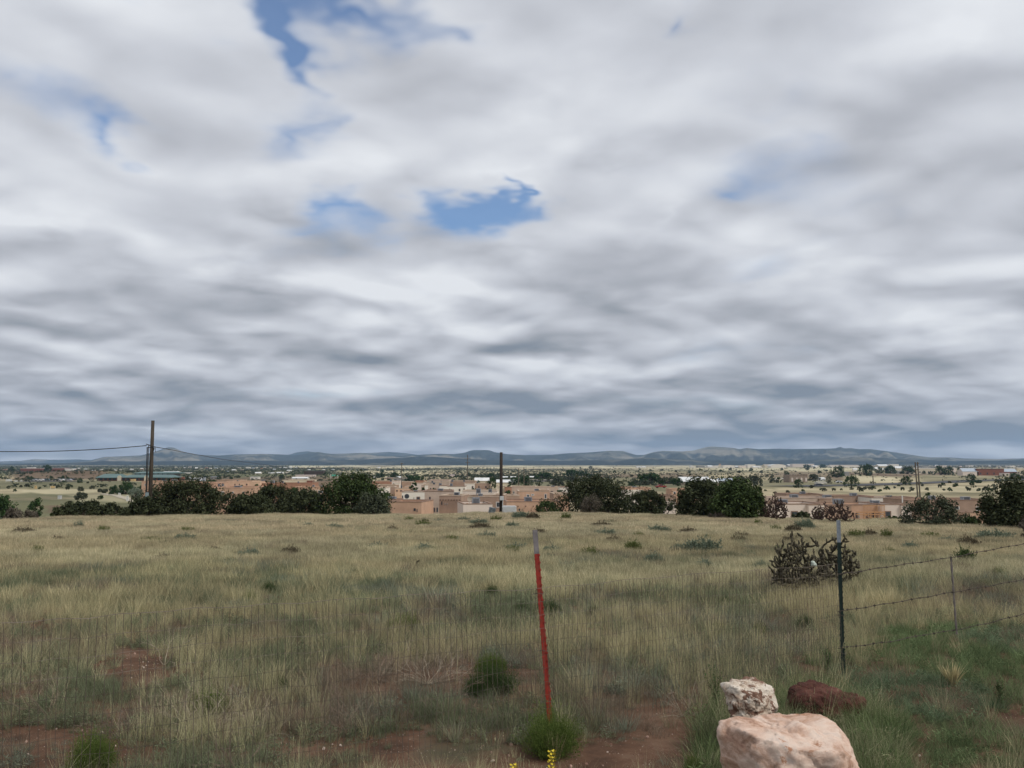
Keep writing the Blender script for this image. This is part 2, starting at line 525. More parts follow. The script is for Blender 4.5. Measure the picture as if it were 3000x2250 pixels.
# far land cover: pale straw with painted sunlight (r), olive (g), brown (b)
px_ = 1500 + F * GX / np.maximum(GY, 1); py_ = HZ + F * (CZ - GZv) / np.maximum(GY, 1)
front = (GY > 80)
def zone(x0, x1, y0, y1, s=1.0, sx=40, sy=4):
    nse = (fbm(px_ * 0.02, py_ * 0.12, 3) - 0.5)
    qx = px_ + nse * 90; qy = py_ + nse * 12
    return s * front * sstep((qx - x0) / sx + .5) * (1 - sstep((qx - x1) / sx + .5)) * sstep((qy - y0) / sy + .5) * (1 - sstep((qy - y1) / sy + .5))
gcol = np.zeros((nr * na, 4), np.float32); gcol[:, 3] = 1
gg = zone(-200, 1000, 1364, 1392, .9) + zone(520, 1000, 1388, 1412, .9) + zone(-100, 600, 1408, 1432, .7) + zone(-100, 230, 1444, 1456, .8) \
   + zone(-100, 600, 1462, 1560, .85) + zone(230, 430, 1440, 1470, .35) + zone(900, 1500, 1372, 1380, .8) + zone(1500, 2250, 1376, 1384, .5) \
   + zone(1500, 2100, 1398, 1440, .75) + zone(2100, 2500, 1408, 1430, .6) + zone(2700, 3300, 1395, 1412, .5) + zone(2450, 3300, 1440, 1450, .3) \
   + zone(1400, 2100, 1363.5, 1369, .3)
bb = zone(20, 310, 1376, 1404, .9) + zone(600, 1050, 1396, 1412, .7) + zone(1150, 1500, 1385, 1400, .35) + zone(1700, 2050, 1388, 1400, .7) + zone(2250, 2480, 1384, 1398, .6) \
   + zone(2450, 2780, 1386, 1394, .9) + zone(140, 330, 1478, 1500, .9) + zone(2430, 2480, 1398, 1408, .8)
pp = zone(850, 2050, 1365.6, 1370.5, .95, 60, 1.5) + zone(2100, 2480, 1370.5, 1379, .9, 60, 2) + zone(2480, 2640, 1372, 1380, .6, 60, 2) + zone(1950, 2200, 1372, 1377, .6, 60, 2) + zone(60, 330, 1434, 1446, .55, 60, 4) + zone(230, 420, 1450, 1470, .45, 60, 4) + zone(2480, 2620, 1396, 1412, .7) + zone(2450, 3200, 1424, 1440, .45) + zone(1020, 1240, 1378, 1396, .8) + zone(1250, 1500, 1378, 1390, .35)  # lighter strips: dry grass plus sun patches put into the colour
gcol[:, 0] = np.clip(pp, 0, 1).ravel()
gcol[:, 1] = np.clip(gg, 0, 1).ravel(); gcol[:, 2] = np.clip(bb, 0, 1).ravel()
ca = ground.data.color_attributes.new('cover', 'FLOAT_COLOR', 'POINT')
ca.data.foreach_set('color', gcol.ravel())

# ---------------------------------------------------------------- far hills
def hills_mesh(name, prof, D, depth, mat_, label, base_drop=-30.0, seed=1, rough=0.16, back=1400):
    xs = np.arange(-700, 3700, 5.0)
    ys = np.interp(xs, [p[0] for p in prof], [p[1] for p in prof])
    u = (xs - 1500) / F
    zt = (HZ - ys) / F * D + CZ
    rows = 34
    V_ = []
    for k in range(rows + 6):
        if k < rows:
            s_ = k / (rows - 1.0)                       # 0 front foot, 1 crest
            Y = D - depth * (1 - s_)
            base = -20.0
            spur = fbm(u * 60 + seed * 3.3, np.full_like(u, s_ * 1.3 + seed), 5) - 0.5
            shape = s_ ** 1.25
            h = base + (zt - base) * shape + spur * (zt - base) * 1.7 * 4 * rough * np.sin(math.pi * min(s_, 1.0)) * 1.2
            h = np.minimum(h, base + (zt - base) * (Y / D) * 0.985 ** ((1 - s_) * 4) + 0) if s_ < 1 else zt
        else:
            q = (k - rows + 1) / 6.0
            Y = D + back * q
            h = zt * (1 - q) + base_drop * q
        V_.append(np.stack([u * Y / (math.cos(TH) + 0.0885 * math.sin(TH)) , np.full_like(u, Y), h], 1))
    n = len(xs)
    A = np.concatenate(V_)
    ii, jj = np.meshgrid(np.arange(rows + 5), np.arange(n - 1), indexing='ij')
    f_ = np.stack([ii * n + jj, ii * n + jj + 1, (ii + 1) * n + jj + 1, (ii + 1) * n + jj], -1).reshape(-1, 4)
    o = mesh_obj(name, A, f_, mat_, smooth=True)
    return tag(o, label, kind='structure')

def hill_mat(name, dark, mid, pale, th=(0.50, 0.62)):
    m = bpy.data.materials.new(name); m.use_nodes = True
    t = m.node_tree; lk = t.links.new; bs = t.nodes['Principled BSDF']; bs.inputs['Roughness'].default_value = 1; bs.inputs['Specular IOR Level'].default_value = 0.0
    g = t.nodes.new('ShaderNodeNewGeometry')
    def noise(s, d, st, r=0.6):
        mp = t.nodes.new('ShaderNodeMapping'); lk(g.outputs['Position'], mp.inputs[0]); mp.inputs['Scale'].default_value = st
        n = t.nodes.new('ShaderNodeTexNoise'); lk(mp.outputs[0], n.inputs[0]); n.inputs['Scale'].default_value = s; n.inputs['Detail'].default_value = d; n.inputs['Roughness'].default_value = r
        return n.outputs['Fac']
    r = t.nodes.new('ShaderNodeValToRGB'); lk(noise(0.004, 10, (1, 1, 3), 0.75), r.inputs[0])
    r.color_ramp.elements[0].position = 0.38; r.color_ramp.elements[0].color = (*dark, 1)
    r.color_ramp.elements[1].position = 0.66; r.color_ramp.elements[1].color = (*mid, 1)
    x = t.nodes.new('ShaderNodeMapRange'); lk(noise(0.0007, 7, (1, 1, 9), 0.6), x.inputs[0]); x.inputs[1].default_value = th[0]; x.inputs[2].default_value = th[1]  # pale noise patches: tan ground, and sunlit spots painted as colour
    mx = t.nodes.new('ShaderNodeMix'); mx.data_type = 'RGBA'; lk(x.outputs[0], mx.inputs[0]); lk(r.outputs[0], mx.inputs[6]); mx.inputs[7].default_value = (*pale, 1)
    lk(mx.outputs[2], bs.inputs['Base Color'])
    return m

RIDGE = [(-700, 1352), (0, 1364), (180, 1357), (260, 1350), (304, 1339), (376, 1336), (411, 1334.5), (434, 1329), (463, 1320), (480, 1314), (490, 1311), (503, 1311), (511, 1313),
 (530, 1321.5), (550, 1327), (579, 1332.5), (640, 1334.5), (690, 1331.5), (763, 1330), (817, 1331), (862, 1334), (889, 1330.6), (907, 1326.6), (931, 1324),
 (953, 1328), (990, 1331.5), (1027, 1328), (1057, 1326.8), (1081, 1330), (1135, 1335), (1171, 1335), (1291, 1329.5), (1331, 1330.5), (1362, 1326.4),
 (1375, 1321), (1388, 1318.7), (1429, 1318.7), (1438, 1321), (1450, 1325), (1484, 1330.5), (1535, 1333.5), (1616, 1332.5), (1657, 1328.5), (1718, 1326), (1786, 1321), (1826, 1321.5),
 (1842, 1327), (1865, 1333), (1887, 1333), (1917, 1324), (1944, 1321), (2000, 1322.6), (2034, 1320), (2061, 1312.4), (2080, 1308.6), (2100, 1309), (2150, 1312.4), (2168, 1316), (2190, 1312.4),
 (2224, 1316), (2281, 1314.7), (2320, 1316), (2428, 1314.7), (2450, 1313.5), (2457, 1310.5), (2465, 1309.7), (2475, 1314), (2495, 1313), (2518, 1316), (2552, 1316), (2597, 1321.5), (2636, 1327), (2703, 1337.3),
 (2726, 1340), (2782, 1340), (2828, 1343), (2929, 1345), (3000, 1343), (3700, 1350)]
m_hill = hill_mat('hill_scrub', (0.022, 0.032, 0.030), (0.075, 0.08, 0.062), (0.25, 0.225, 0.17))
hills_mesh('hills', RIDGE, 11000, 3000, m_hill, 'long blue line of hills and mesas along the horizon', seed=2)
FRONT = [(-700, 1357), (0, 1359), (200, 1357), (300, 1351), (420, 1352), (700, 1349), (900, 1350), (1050, 1347), (1180, 1341), (1230, 1337), (1280, 1339), (1380, 1345), (1500, 1349), (1650, 1350), (1800, 1346), (1900, 1341),
         (1980, 1346), (2150, 1351), (2400, 1347), (2520, 1338), (2620, 1344), (2800, 1351), (2950, 1349), (3300, 1352), (3700, 1354)]
m_hill2 = hill_mat('foothill_scrub', (0.014, 0.021, 0.017), (0.045, 0.05, 0.035), (0.17, 0.155, 0.11), (0.54, 0.66))
hills_mesh('foothills', FRONT, 8200, 1500, m_hill2, 'low dark wooded ridge in front of the hills', seed=7, back=600)
BACK = [(-700, 1340), (0, 1352), (60, 1350), (100, 1345), (150, 1347), (230, 1346), (300, 1350), (380, 1352), (820, 1340), (870, 1325), (900, 1322), (960, 1330), (1080, 1327), (1140, 1324), (1190, 1328), (1250, 1336), (1500, 1345), (2600, 1345), (3700, 1345)]
hills_mesh('distant_mountains', BACK, 14500, 1500, m_hill, 'faint blue mountains beyond the hills', seed=4)

# ================================================================ grass
proto_col = bpy.data.collections.new('plant_sources')     # not linked: only instanced

def blade_material(name, rnd=0.42, trans=0.3, fixed=None):
    m = bpy.data.materials.new(name); m.use_nodes = True
    t = m.node_tree; t.nodes.clear(); lk = t.links.new
    o = t.nodes.new('ShaderNodeOutputMaterial')
    df = t.nodes.new('ShaderNodeBsdfDiffuse'); tr = t.nodes.new('ShaderNodeBsdfTranslucent')
    ms = t.nodes.new('ShaderNodeMixShader'); ms.inputs[0].default_value = trans
    g = t.nodes.new('ShaderNodeNewGeometry')
    hs = t.nodes.new('ShaderNodeHueSaturation')
    mr = t.nodes.new('ShaderNodeMapRange'); lk(g.outputs['Random Per Island'], mr.inputs[0]); mr.inputs[3].default_value = 1 - rnd; mr.inputs[4].default_value = 1 + rnd
    lk(mr.outputs[0], hs.inputs['Value'])
    mh = t.nodes.new('ShaderNodeMapRange'); lk(g.outputs['Random Per Island'], mh.inputs[0]); mh.inputs[3].default_value = 0.515; mh.inputs[4].default_value = 0.488
    lk(mh.outputs[0], hs.inputs['Hue'])
    if fixed is None:
        a = t.nodes.new('ShaderNodeAttribute'); a.attribute_type = 'INSTANCER'; a.attribute_name = 'tint'
        lk(a.outputs['Color'], hs.inputs['Color'])
    else:
        hs.inputs['Color'].default_value = (*fixed, 1)
    lk(hs.outputs[0], df.inputs[0]); lk(hs.outputs[0], tr.inputs[0])
    lk(df.outputs[0], ms.inputs[1]); lk(tr.outputs[0], ms.inputs[2]); lk(ms.outputs[0], o.inputs[0])
    return m
m_blade = blade_material('grass_blade')

def blades(n, h, spread, lean, width, seg=3, curl=0.5, hvar=0.35, seed=0, heads=0.0, headsize=1.0, upright=0.0, kink=0.0):
    r = np.random.default_rng(seed)
    V_ = []; F_ = []; b = 0
    for i in range(n):
        a = r.uniform(0, 2 * math.pi); q = spread * math.sqrt(r.random())
        x0, y0 = q * math.cos(a), q * math.sin(a)
        H = h * (1 - hvar * r.random())
        la = a + r.normal(0, 0.9); ln = lean * (0.25 + r.random()) 
        dx_, dy_ = math.cos(la), math.sin(la)
        wa = r.uniform(0, math.pi); wx, wy = math.cos(wa), math.sin(wa)
        cu = curl * r.random()
        w = width * r.uniform(0.7, 1.3)
        for k in range(seg + 1):
            s_ = k / seg
            off = ln * H * (s_ * (1 - cu) + s_ * s_ * cu * 1.6)
            kx = r.normal(0, kink) * H if k else 0; ky = r.normal(0, kink) * H if k else 0
            z = H * (s_ - 0.25 * cu * ln * s_ * s_)
            cx, cy = x0 + dx_ * off + kx, y0 + dy_ * off + ky
            ww = w * (1 - s_) ** 0.6 * 0.5 + (0.0002 if k == seg else 0)
            V_.append((cx - wx * ww, cy - wy * ww, z)); V_.append((cx + wx * ww, cy + wy * ww, z))
            if k:
                F_.append((b + 2 * k - 2, b + 2 * k - 1, b + 2 * k + 1, b + 2 * k))
        b += 2 * (seg + 1)
        if r.random() < heads:
            s_h = headsize * r.uniform(0.7, 1.3)
            for m_ in range(5):
                zz = z - m_ * 0.022 * s_h; aa_ = r.uniform(0, 6.28); l = 0.008 * s_h
                ex, ey = math.cos(aa_) * l, math.sin(aa_) * l
                V_ += [(cx, cy, zz - 0.012 * s_h), (cx + ex, cy + ey, zz), (cx + ex * .5, cy + ey * .5, zz + 0.022 * s_h), (cx, cy, zz + 0.01 * s_h)]
                F_.append((b, b + 1, b + 2, b + 3)); b += 4
    return np.array(V_), F_

def proto(name, data, m=None):
    me = bpy.data.meshes.new(name)
    me.from_pydata(data[0].tolist(), [], data[1])
    me.materials.append(m or m_blade)
    o = bpy.data.objects.new(name, me)
    proto_col.objects.link(o)
    return o

def bushlet(n, h, rad_, leaf, seed):
    """low leafy weed: short stems carrying many small leaves"""
    r = np.random.default_rng(seed); V_ = []; F_ = []; b = 0
    for i in range(n):
        a = r.uniform(0, 6.283); q = rad_ * math.sqrt(r.random()); z = h * (0.15 + 0.85 * r.random()) * (1 - 0.5 * (q / rad_) ** 2)
        c = np.array([q * math.cos(a), q * math.sin(a), z])
        d = r.normal(0, 1, 3); d[2] = abs(d[2]) * 0.9; d /= np.linalg.norm(d)
        e = np.cross(d, r.normal(0, 1, 3)); e /= np.linalg.norm(e)
        l = leaf * r.uniform(0.6, 1.4)
        V_ += [c - d * l, c + e * l * 0.18, c + d * l, c - e * l * 0.18]; F_.append((b, b + 1, b + 2, b + 3)); b += 4
    return np.array(V_), F_

PR = [
    ('a', blades(34, .40, .06, .52, .0034, 4, .8, .45, 1, heads=0)),
    ('b', blades(42, .34, .075, .55, .0032, 4, .8, .5, 2)),
    ('c', blades(60, .24, .09, .65, .0036, 3, .8, .5, 3)),
    ('d', blades(70, .17, .11, .75, .0034, 3, .7, .5, 4)),
    ('e', blades(7, .62, .07, .22, .0030, 4, .6, .3, 5, heads=.9, headsize=.55)),
    ('f', bushlet(150, .17, .13, .022, 6)),
    ('g', blades(46, .22, .13, 1.0, .0028, 4, .5, .5, 7, kink=.09)),
    ('h', blades(64, .38, .24, .50, .0085, 3, .5, .4, 8)),
    ('i', blades(60, .27, .22, .55, .0100, 2, .6, .4, 9)),
    ('j', blades(50, .22, .22, .8, .0090, 2, .6, .5, 10, kink=.06)),
    ('k', blades(36, .44, .07, .38, .0036, 4, .7, .35, 11, heads=0)),
    ('l', blades(9, .50, .12, .7, .0032, 5, .7, .4, 12, kink=.03)),
]
for n_, d_ in PR: proto('source_' + n_, d_)
IDX = {n_: i for i, (n_, _) in enumerate(PR)}

# bare earth, from the photograph: px, py, rx, ry (photo pixels), strength
BARE = [(450, 1960, 95, 40, 1.1), (420, 1900, 60, 25, .7), (1420, 1960, 70, 16, .8), (260, 2180, 190, 60, .8), (120, 2130, 120, 22, .7), (900, 2170, 140, 25, .75), (1250, 2190, 190, 60, 1.1),
        (1750, 2190, 260, 60, 1.1), (1900, 2070, 90, 25, 1.0), (1650, 2240, 150, 40, 1.0), (2020, 2160, 90, 30, .8), (2950, 2100, 90, 40, .9), (2640, 2190, 90, 25, .6), (640, 1725, 130, 12, .7), (1200, 1965, 100, 22, .4),
        (800, 1745, 70, 14, .8), (1090, 1735, 60, 10, .7), (1560, 1955, 80, 14, .5), (2080, 1770, 60, 10, .6), (1960, 1775, 40, 8, .5), (1380, 2010, 120, 14, .8), (400, 2060, 160, 14, .6), (700, 2190, 80, 20, .5),
        (1050, 2030, 60, 14, .4), (300, 1690, 130, 10, .5), (620, 1800, 60, 8, .4), (860, 1905, 60, 12, .4), (2260, 1880, 50, 10, .5)]
GREENZ = [(2800, 1950, 420, 110, 1.2), (2600, 2150, 500, 110, 1.3), (2000, 2200, 220, 50, .5), (1150, 1760, 260, 40, .8), (1500, 1770, 160, 40, .7), (2700, 1850, 260, 50, .5), (700, 2220, 350, 50, .9),
          (250, 2020, 180, 40, .5), (900, 1980, 100, 30, .5), (1100, 1700, 200, 25, .5), (2150, 1830, 130, 40, .5), (2450, 1620, 250, 40, .35), (2800, 1700, 260, 40, .5), (1800, 1650, 200, 25, .35),
          (1420, 1850, 220, 30, .5), (600, 1640, 200, 15, .3), (1900, 1740, 250, 25, .4), (1300, 1540, 160, 10, .4), (2000, 1960, 200, 30, .5), (300, 1960, 200, 30, .3)]
STRAWZ = [(1150, 1870, 300, 40, .7), (500, 1760, 300, 30, .4), (2020, 1960, 130, 60, .9), (1600, 1870, 130, 40, .5), (1200, 1640, 600, 40, .5), (2500, 1730, 200, 30, .5), (1800, 1900, 300, 60, .4), (350, 1600, 600, 30, .4),
          (1000, 2050, 200, 40, .4), (1480, 2070, 160, 30, .3), (2350, 1800, 120, 40, .3)]
BROWNZ = [(600, 2080, 200, 35, 1.0), (100, 1850, 160, 40, .6), (1150, 1950, 260, 50, .9), (1000, 1620, 200, 20, .5), (2350, 1850, 150, 50, .5), (900, 2100, 250, 60, .5), (1400, 1970, 130, 30, .8), (400, 1650, 160, 15, .5),
          (2000, 1870, 300, 50, .3), (2650, 1770, 200, 20, .4)]

def zsum(lst, px, py):
    t = 0
    for (a, b_, rx, ry, s_) in lst:
        t = t + s_ * np.exp(-((px - a) / rx) ** 2 - ((py - b_) / ry) ** 2)
    return t

def scatter(r0, r1, dens, amax=33.5):
    a = math.radians(amax)
    n = int(dens * (r1 * r1 - r0 * r0) * a)
    r = np.sqrt(rng.uniform(r0 * r0, r1 * r1, n)); th = rng.uniform(-a, a, n)
    return r * np.sin(th), r * np.cos(th)

XS = []; YS = []
for r0, r1, dn in ((2.2, 7, 120), (7, 11, 95), (11, 16, 66), (16, 24, 46), (24, 38, 30), (38, 60, 21), (60, 108, 15)):
    x_, y_ = scatter(r0, r1, dn); XS.append(x_); YS.append(y_)
# a little to either side too, so the field goes on beyond the picture
for r0, r1, dn in ((2.5, 14, 34), (14, 60, 7)):
    x_, y_ = scatter(r0, r1, dn, 60); k = np.abs(np.arctan2(x_, y_)) > math.radians(33); XS.append(x_[k]); YS.append(y_[k])
n_main = sum(len(q) for q in XS)
for r0, r1, dn in ((2.5, 8, 90), (8, 14, 60), (14, 24, 26)):
    x_, y_ = scatter(r0, r1, dn); XS.append(x_); YS.append(y_)
X = np.concatenate(XS); Y = np.concatenate(YS); low_ = np.arange(len(X)) >= n_main
keep = Y < crest_dist(X / Y) + 22
X, Y, low_ = X[keep], Y[keep], low_[keep]
Z = gz(X, Y)
D = np.hypot(X, Y)
px = 1500 + F * X / Y; py = HZ + F * (CZ - Z) / Y
bare = zsum(BARE, px, py)
n1 = fbm(X * 0.55 + 40, Y * 0.55 + 40, 4); n2 = fbm(X * 1.6 + 9, Y * 1.6 + 3, 3); n3 = fbm(X * 0.16 + 5, Y * 0.16 + 60, 3); n4 = fbm(X * 0.9 + 80, Y * 0.5 + 3, 3)
cover = 0.70 - bare * 0.95 + (n1 - 0.5) * 1.3 + (n2 - 0.5) * 1.0 + np.clip((D - 8) / 20, 0, 0.6) + 0.25 * zsum(GREENZ[:2], px, py)
keep = cover + np.where(low_, .25, 0) > rng.uniform(0.05, 0.75, len(X))
X, Y, Z, D, px, py, bare, n1, n2, n3, n4, low_ = [q[keep] for q in (X, Y, Z, D, px, py, bare, n1, n2, n3, n4, low_)]
N = len(X)
wg = 0.42 + zsum(GREENZ, px, py) + (n3 - 0.5) * 2.0 + (n2 - .5) * 2.4 - np.clip((D - 25) / 60, 0, .14)
ws_ = 0.58 + zsum(STRAWZ, px, py) + (n1 - 0.5) * 1.8 + np.clip((D - 12) / 30, 0, .62)
wb = 0.30 + zsum(BROWNZ, px, py) * 1.1 + (n4 - 0.5) * 2.4 - np.clip((D - 20) / 50, 0, .12)
wts = np.clip(np.stack([ws_, wg, wb], 1), 0.02, None) ** 2.4
wts /= wts.sum(1, keepdims=True)
rr_ = rng.random(N)
kind = (rr_ > wts[:, 0]).astype(int) + (rr_ > wts[:, 0] + wts[:, 1]).astype(int)
kind = np.where(low_ & (kind == 0), np.where(rng.random(N) < .6, 1, 2), kind)
idx = np.zeros(N, int); r2 = rng.random(N)
near = D < 17 + rng.uniform(-3, 3, N)
lush = zsum(GREENZ[:2], px, py) > 0.35
def pick(mask, names, probs):
    k = np.nonzero(mask)[0]
    idx[k] = rng.choice([IDX[n_] for n_ in names], len(k), p=probs)
pick(near & (kind == 0), 'abkel', [.33, .22, .22, .11, .12])
pick(near & (kind == 1), 'cdfa', [.42, .28, .16, .14])
pick(near & (kind == 1) & lush, 'cdfl', [.5, .28, .20, .02])
pick(near & (kind == 2), 'gjlb', [.70, .02, .12, .16])
pick(~near & (kind == 0), 'h', [1.0])
pick(~near & (kind == 1), 'ih', [.75, .25])
pick(~near & (kind == 2), 'jh', [.75, .25])
base = np.array([[.505, .45, .295], [.21, .235, .14], [.25, .20, .145]])[kind]
base = base * (1 + (n1[:, None] - .5) * .7) * rng.uniform(.62, 1.22, (N, 1)) * np.clip(.96 + (D - 6) / 120, .96, 1.03)[:, None]
mauve = (n3 > .52)[:, None] & (kind == 0)[:, None]
base = np.where(mauve, base * np.array([1.0, .95, .95]), base)
# straw runs from yellow-green to pinkish tan
g_ = np.clip(1.0 - (D - 8) / 30 * .8 + (n3 - .5) * 1.2, 0, 1)[:, None] * (kind == 0)[:, None]
base = base * (1 - .5 * g_) + base * np.array([.70, .80, .60]) * .5 * g_
blu = ((n4 > .56) & (kind == 1))[:, None]
base = np.where(blu, base * np.array([1.02, 1.03, 1.25]), base)
base = np.where((lush & (kind == 1))[:, None], base * np.array([.84, 1.0, .80]), base)
scl = rng.uniform(.42, .86, N) * np.where(D < 6.5, .85, 1.0) * np.where(bare > .45, .6, 1.0) * (1 + (n3 - .5) * .5)
scl = np.where(near & (kind == 0) & (D < 6.2), scl * .8, scl)
scl = np.where(lush, scl * .95, scl)
scl = np.where(low_, scl * .62, scl)
far_w = np.where(~near, np.clip(D / 32.0, .95, 1.6), 1.0)
rot = np.stack([rng.normal(0, .09, N), rng.normal(0, .09, N) + .03, rng.uniform(0, 6.283, N)], 1)
scv = np.stack([scl * far_w, scl * far_w, scl], 1)

def instance_object(name, pos, idxs, rots, scls, tint, coll, label):
    me = bpy.data.meshes.new(name)
    me.vertices.add(len(pos)); me.vertices.foreach_set('co', np.asarray(pos, np.float32).ravel())
    a = me.attributes.new('pick', 'INT', 'POINT'); a.data.foreach_set('value', np.asarray(idxs, np.int32))
    a = me.attributes.new('turn', 'FLOAT_VECTOR', 'POINT'); a.data.foreach_set('vector', np.asarray(rots, np.float32).ravel())
    a = me.attributes.new('size', 'FLOAT_VECTOR', 'POINT'); a.data.foreach_set('vector', np.asarray(scls, np.float32).ravel())
    t4 = np.ones((len(pos), 4), np.float32); t4[:, :3] = np.clip(tint, 0.01, .9)
    a = me.attributes.new('tint', 'FLOAT_COLOR', 'POINT'); a.data.foreach_set('color', t4.ravel())
    o = bpy.data.objects.new(name, me); C.link(o)
    g = bpy.data.node_groups.new(name + '_scatter', 'GeometryNodeTree')
    g.interface.new_socket('Geometry', in_out='INPUT', socket_type='NodeSocketGeometry')
    g.interface.new_socket('Geometry', in_out='OUTPUT', socket_type='NodeSocketGeometry')
    n = g.nodes.new; lk = g.links.new
    gi = n('NodeGroupInput'); go = n('NodeGroupOutput')
    ip = n('GeometryNodeInstanceOnPoints'); ci = n('GeometryNodeCollectionInfo')
    ci.inputs[0].default_value = coll; ci.inputs[1].default_value = True; ci.inputs[2].default_value = True
    def at(nm, ty):
        q = n('GeometryNodeInputNamedAttribute'); q.data_type = ty; q.inputs[0].default_value = nm
        return [s for s in q.outputs if s.enabled and s.name == 'Attribute'][0]
    lk(gi.outputs[0], ip.inputs['Points']); lk(ci.outputs[0], ip.inputs['Instance'])
    ip.inputs['Pick Instance'].default_value = True
    lk(at('pick', 'INT'), ip.inputs['Instance Index'])
    er = n('FunctionNodeEulerToRotation'); lk(at('turn', 'FLOAT_VECTOR'), er.inputs[0]); lk(er.outputs[0], ip.inputs['Rotation'])
    lk(at('size', 'FLOAT_VECTOR'), ip.inputs['Scale'])
    lk(ip.outputs[0], go.inputs[0])
    md = o.modifiers.new('scatter', 'NODES'); md.node_group = g
    return tag(o, label, kind='stuff')

# tufts pressed up against the three rocks
ex = []
for (a0, a1, b0_, b1_, n_) in ((2290, 2560, 2086, 2120, 190), (2290, 2560, 2040, 2085, 50), (2120, 2280, 2085, 2130, 40), (2500, 2640, 2100, 2290, 160), (2050, 2125, 2080, 2260, 70), (2260, 2330, 2050, 2095, 40)):
    for _ in range(n_):
        g_p = gpt(rng.uniform(a0, a1), rng.uniform(b0_, b1_)); ex.append(tuple(g_p))
ex = np.array(ex); ne = len(ex)
X = np.concatenate([X, ex[:, 0]]); Y = np.concatenate([Y, ex[:, 1]]); Z = np.concatenate([Z, ex[:, 2]])
idx = np.concatenate([idx, rng.choice([IDX[q] for q in 'cdfal'], ne, p=[.4, .25, .15, .15, .05])])
rot = np.concatenate([rot, np.stack([rng.normal(0, .1, ne), rng.normal(0, .1, ne), rng.uniform(0, 6.28, ne)], 1)])
se = rng.uniform(.5, 1.0, ne); scv = np.concatenate([scv, np.stack([se, se, se], 1)])
base = np.concatenate([base, np.array([[.17, .21, .10], [.30, .29, .17], [.12, .17, .07]])[rng.integers(0, 3, ne)] * rng.uniform(.75, 1.2, (ne, 1))])
instance_object('grass', np.stack([X, Y, Z - .01], 1), idx, rot, scv, base, proto_col, 'dry straw-coloured and green prairie grass covering the field')
print('grass tufts', N)

# ================================================================ fence, posts, wires
m_red = mat('red_paint', (0.20, 0.018, 0.012), (0.31, 0.032, 0.020), scale=14, rough=0.55, bump=0.15, c3=(0.20, 0.035, 0.02), s3=1.6)
m_bare = mat('weathered_white_tip', (0.13, 0.12, 0.12), (0.22, 0.20, 0.20), scale=20, rough=0.6)
m_silver = mat('silver_tip', (0.17, 0.20, 0.23), (0.27, 0.30, 0.33), scale=30, rough=0.45)
m_green_post = mat('dark_green_paint', (0.010, 0.022, 0.018), (0.016, 0.032, 0.025), scale=20, rough=0.5)
m_wire = mat('rusty_wire', (0.085, 0.07, 0.055), (0.18, 0.15, 0.12), scale=12, rough=0.7, metal=0.3)
m_barb = mat('dark_barbed_wire', (0.035, 0.028, 0.024), (0.09, 0.07, 0.055), scale=12, rough=0.8)
m_stay = mat('grey_weathered_stay', (0.14, 0.12, 0.11), (0.24, 0.21, 0.19), scale=10, stretch=(8, 8, 1))

def t_post(base, top, m_body, m_tip, tip_len, turn, label, clips):
    d = (top - base); h = d.length + 0.25
    root = empty('fence_post', base, label, 'fence post')
    root.rotation_mode = 'QUATERNION'
    q = Vector((0, 0, 1)).rotation_difference(d.normalized())
    root.rotation_quaternion = q @ __import__('mathutils').Quaternion((0, 0, 1), turn)
    z0 = -0.25; z1 = d.length
    zt = z1 - tip_len
    def section(a, b_, g=0.0):
        b = MB()
        b.box(-.0175 - g, -.003 - g, a, .0175 + g, .003 + g, b_)
        b.box(-.003 - g, .003 + g, a, .003 + g, .030 + g, b_)
        return b
    sh = section(z0, zt)
    z = 0.02
    while z < zt - .02:                        # studs along the face
        sh.box(-.0215, -.0075, z, -.0095, -.003, z + .014)
        sh.box(.0095, -.0075, z + .0265, .0215, -.003, z + .0405)
        z += .053
    sh.build('shaft', m_body, root)
    section(zt + .0005, z1, .0006).build('tip', m_tip, root)
    for zc_ in clips:
        b = MB()
        pts = [(.030 * math.cos(t), .030 * math.sin(t) + .010, zc_ + .006 * math.sin(2 * t)) for t in np.linspace(0, 6.283, 13)]
        b.tube(pts, .0022, 5)
        b.tube([(-.028, .01, zc_), (-.045, .002, zc_ + .004), (-.06, -.004, zc_ - .002)], .0018, 5)
        b.build('wire_clip', m_wire, root)
    return root

def fence_Y(px): return 6.254 / (1 - .73 * (px - 1500.0) / F)
FT = [(-500, 1880), (0, 1823), (800, 1767), (1578, 1721), (2150, 1672), (2458, 1652)]

b0 = on_ground(1612, fence_Y(1612)); t0 = P(1567, 1553, b0.y + .02)
hh = (t0 - b0).length
t_post(b0, t0, m_red, m_bare, 0.17, 0.25, 'leaning red steel fence post with a bare grey tip, rising from a green bush', [hh - .45, hh - .85, hh - 1.20])
b1 = on_ground(2451, 8.55); t1 = P(2456, 1524, 8.57)
h1 = (t1 - b1).length
t_post(b1, t1, m_green_post, m_silver, 0.21, -0.2, 'upright dark green steel fence post with a silver tip, beside the cholla cactus', [h1 - .51, h1 - .89, h1 - 1.24])

